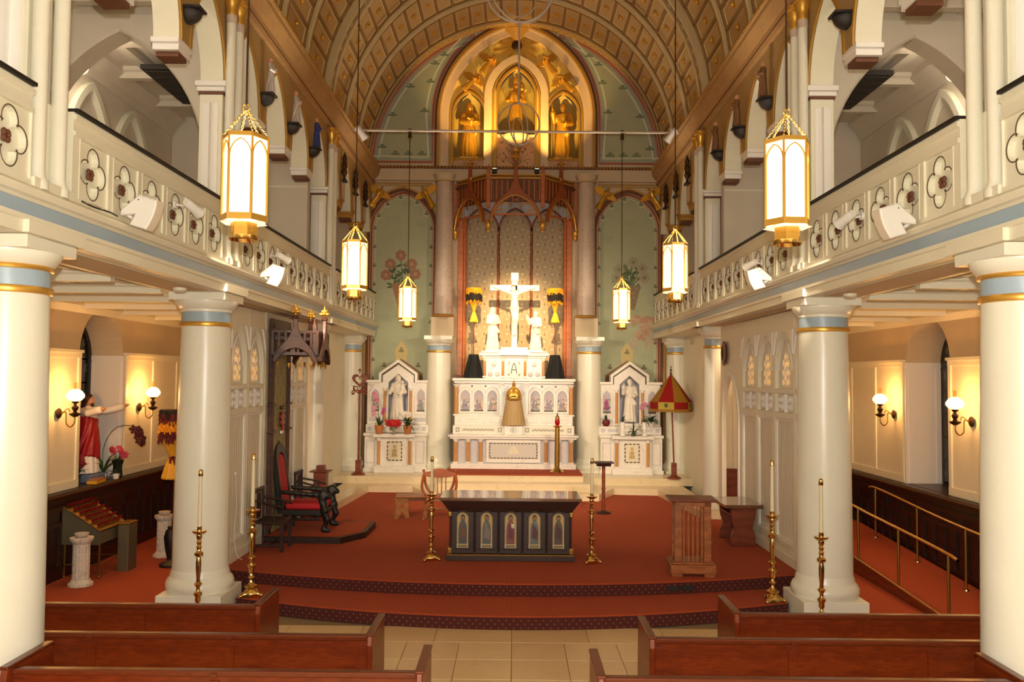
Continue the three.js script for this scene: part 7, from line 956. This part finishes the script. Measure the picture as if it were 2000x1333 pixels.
{
  const lw = ['beside the column with candlesticks', 'behind the wooden armchair', 'next to the dark throne post'];
  [[-11.3, -12.1], [-12.1, -12.95], [-12.95, -13.8]].forEach(([a, b], i) => screenBay(-1, a, b, `white Gothic screen bay ${lw[i]}`));
  [[-15.15, -15.9], [-15.9, -16.65]].forEach(([a, b], i) => screenBay(-1, a, b, `white Gothic screen bay ${['just past the throne canopy', 'next to the column behind the throne'][i]}`));
  const rw = ['hidden edge beside the column with the ramp', 'behind the floor candlesticks on the ramp side', 'behind the credence table front', 'beside the pointed doorway'];
  [[-11.35, -12.3], [-12.3, -13.26], [-13.26, -14.2], [-14.2, -15.15]].forEach(([a, b], i) => screenBay(1, a, b, `white Gothic screen bay ${rw[i]}`));
  const bk = struct('wall_throne', 'cream wall panel behind the throne canopy'); mesh('wall_plaster', bx(-4.12, -4.06, 0.34, 4.09, -13.8, -15.15), M.creamWall, bk);
  const d = struct('door_1', 'open pointed doorway beside the credence table'); const w = 0.75; const g = ext(poly([[-w, 0], [-0.56, 0], [-0.56, 1.95], ...archPts(0.56, 0.85, 12, 1.95).slice(1, -1), [0.56, 1.95], [0.56, 0], [w, 0], [w, 3.76], [-w, 3.76]]), 0.06).translate(0, 0, -0.03); const m = mesh('door_wall', g, M.cream, d); m.position.set(4.1, 0.34, -15.9); m.rotation.y = -PI / 2; const a = mesh('door_casing', [band([[-0.56, 0], [-0.56, 1.95], ...archPts(0.56, 0.85, 12, 1.95), [0.56, 1.95], [0.56, 0]], 0.07, 0.025)], M.white, d); a.position.set(4.07, 0.34, -15.9); a.rotation.y = -PI / 2;
  for (const s of [-1, 1]) { const c = struct(s < 0 ? 'wall_chancel_left' : 'wall_chancel_right', s < 0 ? 'plain cream chancel wall behind the heart topped staff' : 'plain cream chancel wall behind the umbrella'); mesh('wall_plaster', bx(s * 4.3, s * 4.4, 0.3, 4.1, -17.42, -22.2), M.creamWall, c); }
  const e = struct('wall_passage', 'cream wall of the passage beyond the doorway'); mesh('wall_plaster', bx(4.12, 4.46, 0, 4.1, -17.22, -17.4), M.creamWall, e); mesh('wall_dado', bx(4.12, 4.6, 0, 1.25, -17.14, -17.22), M.redWood, e);
  const L = thing('downlight', 'recessed downlight in the passage beyond the doorway', 'downlight', [4.75, 4.19, -16.4]); mesh('lens', cyl(0.065, 0.065, 0.012, 0, -0.006, 0, 16), M.bulb, L); mesh('trim_ring', ring(0.07, 0.012, 0, 18, 6), M.white, L); const sp = new THREE.SpotLight(0xffd8a8, 80, 0, 1.1, 0.7, 2); sp.position.set(0, -0.02, 0); sp.target.position.set(-0.2, -2, -0.2); sp.castShadow = true; sp.name = 'down_light'; sp.target.name = 'down_target'; L.add(sp, sp.target);
  const o = thing('oval_plaque', 'dark red oval plaque on the wall above the doorway', 'plaque', [4.02, 3.55, -16.2], -PI / 2); mesh('plaque', new THREE.SphereGeometry(1, 20, 12).scale(0.2, 0.24, 0.035), M.redWood, o); mesh('relief', [new THREE.SphereGeometry(1, 12, 8).scale(0.09, 0.14, 0.03).translate(0, 0, 0.025), torus(0.19, 0.012, 24, 6).scale(1, 1.18, 1)], M.bronze, o);
}
// ---- left aisle
{
  const T = thing('red_robed_statue', 'statue of a bearded man in a red mantle with outstretched arms in the window niche', 'statue', [0, 0, 0]);
  const arms = [[[-0.12, 0.775, 0], [-0.2, 0.76, 0.12], [-0.22, 0.8, 0.27]], [[0.12, 0.775, 0], [0.22, 0.77, 0.1], [0.3, 0.82, 0.24]]];
  const F = figureParts({ beard: 0, folds: 12, amp: 0.01, arms, lo: [-0.4, -0.02, -0.26], hi: [0.42, 1.02, 0.42], cell: 0.013, headLo: 0.6 });
  mesh('white_robe', F.robe, M.white, T); mesh('face_and_hands', F.head, M.skin, T);
  mesh('hair', sn((x, y, z) => { let d = Math.max(dEll(x, y, z, [0, 0.925, -0.014], [0.062, 0.072, 0.066]), z - 0.028 - 0.5 * (y - 0.92)); d = smin(d, dCap(x, y, z, [0, 0.9, -0.045], [0, 0.8, -0.055], 0.045, 0.04), 0.02); d = Math.min(d, dEll(x, y, z, [0, 0.858, 0.04], [0.03, 0.034, 0.022])); return d; }, [-0.1, 0.72, -0.14], [0.1, 1.02, 0.1], 0.011), M.hair, T);
  const rb = robeD({ folds: 9, amp: 0.02, prof: [[0, 0.15], [0.1, 0.165], [0.3, 0.155], [0.5, 0.14], [0.62, 0.125], [0.72, 0.13], [0.79, 0.12], [0.83, 0.05]] });
  mesh('red_mantle', sn((x, y, z) => Math.max(rb(x, y, z), 0.16 - y + 0.5 * (z) * 0.6 - x * 0.35, y - 0.69 - 0.25 * (-x)), [-0.3, 0.0, -0.26], [0.3, 0.86, 0.3], 0.014), M.red, T);
  place(T, -7.0, 1.42, -13.95, 1.31, PI / 2 - 0.1);
  const b = thing('stone_block', 'blue grey block under the red robed statue', 'block', [-7.05, 1.29, -13.95]); mesh('block', rbox(0.5, 0.12, 0.6, 0, 0.06, 0, 0.02), std('#6f7da0', 0.6), b);
  const bk = thing('prayer_box', 'flat yellow box on the niche sill', 'box', [-6.72, 1.29, -13.7], 0.1); mesh('box_body', rbox(0.16, 0.06, 0.4, 0, 0.03, 0, 0.008), M.yellowCloth, bk); mesh('box_lid', rbox(0.17, 0.015, 0.41, 0, 0.066, 0, 0.005), M.lightWood, bk);
  plant('flower_vase', 'dark green vase of pink flowers at the foot of the red robed statue', -6.72, 1.29, -14.42, { pot: [[0, 0], [0.07, 0], [0.08, 0.05], [0.07, 0.2], [0.1, 0.3], [0.09, 0.3], [0, 0.1]], potMat: std('#16261a', 0.2), y0: 0.28, leaves: 10, len: 0.25, w: 0.04, lean: 0.6, bs: 1.0, sprays: [[[[0, 0.28, 0], [-0.04, 0.4, 0], [-0.1, 0.5, 0.02]], '#c63a5c', 4, 0.3], [[[0, 0.28, 0], [0.03, 0.42, 0], [0.06, 0.5, 0.02]], '#d8506a', 6, 0.4], [[[0, 0.28, 0], [0.08, 0.36, 0], [0.14, 0.42, 0.02]], '#d0486a', 6, 0.4]] });
  plant('arching_orchid', 'tall orchid with arching dark red blossoms beside the red robed statue', -6.85, 1.29, -14.18, { pot: [[0, 0], [0.05, 0], [0.06, 0.1], [0.05, 0.1], [0, 0.08]], potMat: M.white, y0: 0.1, leaves: 12, len: 0.55, w: 0.04, droop: 0.7, lean: 0.5, bs: 1.5, sprays: [[[[0, 0.1, 0], [0.0, 0.55, 0.0], [0.2, 0.86, 0.02], [0.46, 0.9, 0.04], [0.62, 0.78, 0.05], [0.66, 0.62, 0.05]], '#4a1018', 14, 0.32]] });
  plant('small_plant', 'small leafy plant in a white pot on the niche sill', -6.68, 1.29, -14.28, { pot: [[0, 0], [0.045, 0], [0.06, 0.09], [0.05, 0.09], [0, 0.07]], potMat: M.white, y0: 0.09, leaves: 11, len: 0.22, w: 0.035, droop: 0.9, lean: 0.9 });
  plant('red_bouquet', 'dark red and green bouquet at the near edge of the window niche', -6.9, 1.29, -13.42, { pot: [[0, 0], [0.05, 0], [0.07, 0.16], [0.06, 0.16], [0, 0.1]], potMat: M.leafDark, y0: 0.16, leaves: 14, len: 0.34, w: 0.05, lean: 0.6, bs: 1.3, sprays: [[[[0, 0.16, 0], [0.05, 0.34, 0], [0.08, 0.42, 0.03]], '#7c1c22', 7, 0.5]] });
}
{ // big feather standard
  const t = thing('feather_standard', 'large yellow and dark red feather standard with yellow cloth beside the column', 'standard', [-5.42, 0, -13.6]);
  mesh('base', lathe([[0, 0], [0.2, 0], [0.2, 0.04], [0.06, 0.1], [0, 0.1]], 16), M.black, t); mesh('pole', bar([0, 0.08, 0], [0, 2.5, 0], 0.016, 8), M.redWood, t);
  const cl = (x, y, z) => { const a = Math.atan2(z, x), k = y < 1.72 ? 0.085 + 0.11 * clamp((1.72 - y) / 0.32, 0, 1) ** 0.7 : 0.075 + 0.14 * ((y - 1.72) / 0.34) ** 1.2; return Math.max((Math.hypot(x, z) - k - 0.012 * Math.sin(a * 14)) * 0.8, 1.38 - y, y - 2.08); };
  mesh('cloth_skirt', sn(cl, [-0.28, 1.36, -0.28], [0.28, 2.12, 0.28], 0.016), M.yellowCloth, t); mesh('ribbon', [ring(0.085, 0.016, 1.72, 20, 6), box(0.03, 0.26, 0.01, 0.03, 1.58, 0.12), box(0.03, 0.22, 0.01, -0.03, 1.6, 0.12), sph(0.035, 0, 1.72, 0.09, 8)], M.featherR, t);
  mesh('feather_band', [cyl(0.24, 0.24, 0.1, 0, 2.04, 0, 22), ...tufts(0.24, 2.05, 2.16, 150, 0.1)], M.featherR, t).userData.kind = 'stuff'; mesh('feather_band', [cyl(0.24, 0.24, 0.17, 0, 2.14, 0, 22), ...tufts(0.24, 2.2, 2.3, 120, 0.1)], M.featherY, t).userData.kind = 'stuff'; mesh('feather_band', [cyl(0.24, 0.24, 0.12, 0, 2.3, 0, 22), ...tufts(0.24, 2.32, 2.42, 130, 0.09)], M.featherR, t).userData.kind = 'stuff'; mesh('feather_crown', [cyl(0.24, 0.23, 0.08, 0, 2.41, 0, 22), ...tufts(0.24, 2.42, 2.5, 120, 0.07)], M.featherK, t).userData.kind = 'stuff';
}
{ // votive rack
  const t = thing('votive_rack', 'metal votive candle rack with sloping tray by the dado', 'candle rack', [-6.42, 0, -13.1]);
  const side = ext(poly([[-0.3, 0.5], [0.28, 0.5], [0.28, 0.7], [-0.3, 1.06]]), 0.02); const met = std('#77705a', 0.4, { metalness: 0.5 });
  for (const s of [-1, 1]) mesh('side_plate', side.clone().translate(0, 0, s * 0.4 - 0.01), met, t);
  mesh('cabinet', ext(poly([[-0.29, 0.51], [0.27, 0.51], [0.27, 0.68], [-0.29, 1.03]]), 0.78).translate(0, 0, -0.39), met, t);
  const tray = mesh('tray', rbox(0.68, 0.02, 0.84, 0, 0, 0, 0.005), M.brassDull, t); tray.position.set(-0.01, 0.885, 0); tray.rotation.z = -0.553;
  for (const x of [-0.27, 0.25]) for (const z of [-0.37, 0.37]) mesh('leg', [rbox(0.025, 0.5, 0.025, x, 0.27, z, 0.004), sph(0.022, x, 0.022, z, 8)], M.brassDull, t);
  mesh('stretcher', [bar([-0.27, 0.2, -0.37], [0.25, 0.2, -0.37], 0.009), bar([-0.27, 0.2, 0.37], [0.25, 0.2, 0.37], 0.009), bar([0.25, 0.2, -0.37], [0.25, 0.2, 0.37], 0.009)], M.brassDull, t);
  const o = thing('offering_box', 'metal offering box standing against the votive rack', 'box', [-6.02, 0, -13.32]); mesh('box_body', rbox(0.17, 0.72, 0.3, 0, 0.36, 0, 0.008), met, o); mesh('box_lid', rbox(0.19, 0.025, 0.32, 0, 0.735, 0, 0.006), M.brassDull, o); mesh('coin_slot', rbox(0.07, 0.006, 0.012, 0, 0.75, 0, 0.002), M.black, o);
  const cup = lathe([[0, 0], [0.018, 0], [0.026, 0.045], [0.023, 0.045], [0, 0.02]], 10), red = std('#6e0f12', 0.25); const ca = Math.cos(-0.553), sa = Math.sin(-0.553);
  for (let r = 0; r < 6; r++) for (let k = 0; k < 10; k++) { const u = -0.27 + r * 0.108, z = -0.36 + k * 0.08; const m = mesh('votive_cup', cup, red); tag(m, `red votive cup on the rack, ${['top', 'second', 'third', 'fourth', 'fifth', 'lowest'][r]} row, ${['far end', 'second', 'third', 'fourth', 'fifth', 'sixth', 'seventh', 'eighth', 'ninth', 'near end'][k]} place`, 'candle cup', 'red votive cups on the candle rack'); m.position.set(-6.43 + u * ca - 0.012 * sa, 0.885 + u * sa + 0.03, -13.1 + z); }
}
function pedestal(label, x, z, bowl) { const t = thing('stone_pedestal', label, 'pedestal', [x, 0, z]); const st = std(0xffffff, 0.6, { map: marbleTex([222, 212, 196], [120, 106, 92], 0.5, 90, 0.9) }); mesh('base', lathe([[0, 0], [0.17, 0], [0.17, 0.04], [0.14, 0.06], [0.125, 0.09], [0, 0.09]], 24), st, t); const sh = []; for (let i = 0; i < 48; i++) { const a = i / 48 * 2 * PI, r = 0.115 - 0.008 * (Math.sin(a * 12) > 0.3 ? 1 : 0); sh.push([r * Math.cos(a), r * Math.sin(a)]); } mesh('fluted_shaft', ext(poly(sh), 0.52).rotateX(-PI / 2).translate(0, 0.08, 0), st, t); mesh('top', lathe([[0, 0.6], [0.12, 0.6], [0.15, 0.64], [0.16, 0.66], [0.16, 0.69], [0, 0.69]], 24), st, t); const b = thing('dish', bowl, 'dish', [x, 0.69, z]); mesh('bowl', lathe([[0, 0], [0.05, 0], [0.09, 0.03], [0.1, 0.06], [0.09, 0.06], [0, 0.02]], 20), std('#c9c2b8', 0.4), b); }
pedestal('short mottled stone pedestal in front of the votive rack', -6.22, -12.3, 'shallow dish on the pedestal in front of the votive rack'); pedestal('short mottled stone pedestal beside the yellow feather standard', -5.85, -14.3, 'small dish on the pedestal beside the yellow feather standard');
{ const t = thing('side_table', 'small wooden table with white cloth behind the column', 'table', [-5.05, 0, -14.2]); mesh('table_top', rbox(0.7, 0.04, 0.5, 0, 0.78, 0, 0.01), M.lightWood, t); for (const a of [-1, 1]) for (const b of [-1, 1]) mesh('leg', rbox(0.04, 0.76, 0.04, a * 0.3, 0.38, b * 0.2, 0.005), M.brassDull, t); mesh('shelf', rbox(0.62, 0.03, 0.42, 0, 0.25, 0, 0.006), M.brownWood, t); const c = thing('folded_cloth', 'crumpled white cloth on the small table behind the column', 'cloth', [-5.08, 0.8, -14.2]); mesh('cloth', sn((x, y, z) => Math.max(dEll(x, y, z, [0, 0, 0], [0.26, 0.3, 0.2]) + 0.015 * Math.sin(x * 30 + z * 12) * Math.cos(y * 18), -y), [-0.32, -0.02, -0.28], [0.32, 0.36, 0.28], 0.02), M.white, c); const u = thing('black_urn', 'round black urn beside the feather standard base', 'urn', [-5.6, 0, -14.0]); u.scale.setScalar(0.62); mesh('urn_body', lathe([[0, 0], [0.1, 0], [0.16, 0.3], [0.2, 0.6], [0.16, 0.78], [0.1, 0.84], [0.12, 0.88], [0.1, 0.88], [0, 0.8]], 24), M.black, u); mesh('urn_rim', ring(0.11, 0.012, 0.88, 20, 6), M.black, u); }
// ---- ramp
{
  const t = struct('floor_ramp', 'rust carpeted access ramp along the aisle wall'); const yR = (z) => clamp((-z - 10.9) / 5.4 * 0.34, 0, 0.34);
  mesh('ramp_carpet', ext(poly([[10.9, 0.004], [16.3, 0.34], [17.1, 0.34], [17.1, 0.0], [10.9, 0.0]]), 1.15).rotateY(PI / 2).translate(5.5, 0.004, 0), M.carpet, t);
  mesh('ramp_curb', ext(poly([[10.7, 0.0], [10.7, 0.06], [16.3, 0.42], [17.1, 0.42], [17.1, 0.0]]), 0.07).rotateY(PI / 2).translate(5.42, 0.004, 0), M.redWood, t);
  const rail = (label, x, zs, zE0, zE1, lower) => { const r = thing('handrail', label, 'handrail'); const top = (z) => yR(z) + 0.87; mesh('rail', tube([[x, top(zE0) - 0.02, zE0 + 0.1], [x, top(zE0), zE0], [x, top((zE0 + zE1) / 2), (zE0 + zE1) / 2], [x, top(zE1), zE1], [x, top(zE1) - 0.02, zE1 - 0.1]], 0.021, 40, 8), M.brass, r); for (const z of zs) { mesh('post', bar([x, yR(z), z], [x, top(z), z], 0.019, 10), M.brassDull, r); mesh('foot_flange', cyl(0.045, 0.04, 0.02, x, yR(z), z, 14), M.brass, r); } if (lower) mesh('lower_rail', bar([x - 0.06, yR(zE0) + 0.09, zE0], [x - 0.06, yR(zE1) + 0.09, zE1], 0.014, 8), M.brass, r); };
  rail('brass handrail on the nave side of the ramp', 5.47, [-10.72, -12.1, -13.5, -15.0], -10.6, -16.0, 1); rail('brass handrail on the wall side of the ramp', 6.45, [-10.9, -12.15, -13.6, -15.15], -10.5, -15.3, 0);
}
// ---- pews
function pew(label, x0, x1, z, ends, turn = 0) {
  const t = thing('pew', label, 'pew', [(x0 + x1) / 2, 0, z], turn, 'reddish brown wooden pews'), w = (x1 - x0) / 2, H = 0.92;
  mesh('back_board', bx(-w, w, 0.1, H - 0.04, -0.03, 0.0), M.pew, t);
  mesh('top_rail', [rbx(-w, w, H - 0.045, H, -0.045, 0.03, 0.012)], M.pewTrim, t); mesh('bottom_rail', rbx(-w, w, 0.1, 0.22, 0, 0.018, 0.005), M.pew, t);
  const n = Math.max(2, Math.round(2 * w / 1.25)); for (let i = 0; i <= n; i++) { const x = clamp(-w + 2 * w * i / n, -w + 0.04, w - 0.04); mesh('stile', rbox(0.075, H - 0.15, 0.02, x, H / 2, 0.008, 0.004), M.pew, t); if (i && i < n) mesh('rail_block', rbox(0.045, 0.03, 0.02, x, H - 0.03, 0.035, 0.004), M.pewTrim, t); }
  mesh('seat', rbx(-w, w, 0.42, 0.46, -0.03, -0.48, 0.012), M.pew, t); mesh('book_rack', rbx(-w + 0.1, w - 0.1, 0.5, 0.53, 0.0, 0.1, 0.006), M.pewTrim, t);
  const e = ext(poly([[-0.08, 0], [0.56, 0], [0.56, 0.6], [0.54, 0.9], [0.5, H + 0.015], [-0.08, H + 0.015], [-0.1, 0.86]]), 0.05, 0.01).rotateY(PI / 2);
  for (const s of ends) { const m = mesh('end_panel', e, M.pew, t); m.position.set(s * w - (s > 0 ? 0 : 0.05), 0, 0); mesh('end_cap', rbox(0.07, 0.025, 0.62, 0.025, H + 0.02, -0.22, 0.01), M.pewTrim, m); }
  return t;
}
pew('front pew nearest the sanctuary on the votive rack side', -5.6, -2.36, -7.94, [-1, 1], -0.0); pew('middle pew of three on the votive rack side', -4.6, -1.18, -7.06, [-1, 1]); pew('nearest pew at the bottom edge on the votive rack side', -3.6, -0.68, -6.2, [-1, 1]);
pew('front pew nearest the sanctuary on the ramp side', 2.06, 5.6, -7.82, [-1, 1]); pew('middle pew of three on the ramp side', 1.17, 4.6, -7.06, [-1, 1]); pew('nearest pew at the bottom edge on the ramp side', 0.66, 3.6, -6.14, [-1, 1]);
// ---- saints on brackets in the arcade spandrels
M.silver = std('#cfc9c2', 0.3, { metalness: 0.35 }); M.blueRobe = std('#2c3d7c', 0.45); M.brownRobe = std('#7a5636', 0.5);
const P4 = (zC + 0.1 - zB) / 4, P3 = (zA - zB) / 3;
for (const s of [-1, 1]) {
  const S = SIDE[s]; const list = [[zB - (-P4) * 1, 'first'], [zB + P4 * 2, 'second'], [zB + P4 * 3, 'third']].map(([z, w], i) => [zB + P4 * (i + 1), w]);
  const mats = s < 0 ? [M.silver, M.silver, M.blueRobe] : [M.brownRobe, M.brownRobe, M.brownRobe]; const desc = s < 0 ? ['silvery robed', 'pale silvery robed', 'blue robed'] : ['brown robed', 'brown robed', 'brown robed'];
  const bracket = (lb, z) => { const t = thing('statue_bracket', lb, 'bracket', [s * 3.812, 7.1, z], s < 0 ? PI / 2 : -PI / 2); mesh('corbel', sn((x, y, z2) => Math.max(dEll(x, y, z2, [0, 0.14, 0.02], [0.13, 0.16, 0.17]), y - 0.14, -z2), [-0.16, -0.06, -0.02], [0.16, 0.18, 0.22], 0.02), M.dark, t); mesh('shelf', rbox(0.24, 0.03, 0.2, 0, 0.155, 0.1, 0.008), M.dark, t); };
  list.forEach(([z, w], i) => { bracket(`dark bracket under the ${w} small saint on the ${S}`, z); statue('saint_statue', `small ${desc[i]} saint, ${w} in the four arch arcade on the ${S}`, 'statue', FG.saint, mats[i], [s * 3.69, 7.272, z], 0.56, s < 0 ? PI / 2 : -PI / 2, undefined, M.skin); });
  bracket(`dark bracket near the top edge on the ${S}`, zA + (zB - zA) * 2 / 3);
  for (let i = 1; i < 4; i++) { const z = zC + 0.1 + (ZW - zC - 0.1) / 4 * i, w = ['first', 'second', 'third'][i - 1]; const t = thing('gilded_corbel', `${w} dark gilded corbel ornament in the arcade beside the altar wall on the ${S}`, 'ornament', [s * 3.8, 7.3, z], s < 0 ? PI / 2 : -PI / 2); mesh('carving', [lathe([[0, 0], [0.05, 0.04], [0.03, 0.1], [0.08, 0.16], [0.1, 0.2], [0.07, 0.26], [0.09, 0.34], [0.06, 0.44], [0.08, 0.5], [0.03, 0.6], [0, 0.66]], 10).scale(1, 1, 0.7).translate(0, 0, 0.06)], M.bronze, t); mesh('foot', rbox(0.16, 0.05, 0.13, 0, 0, 0.06, 0.015), M.dark, t); }
}
renderer.render(scene, camera);
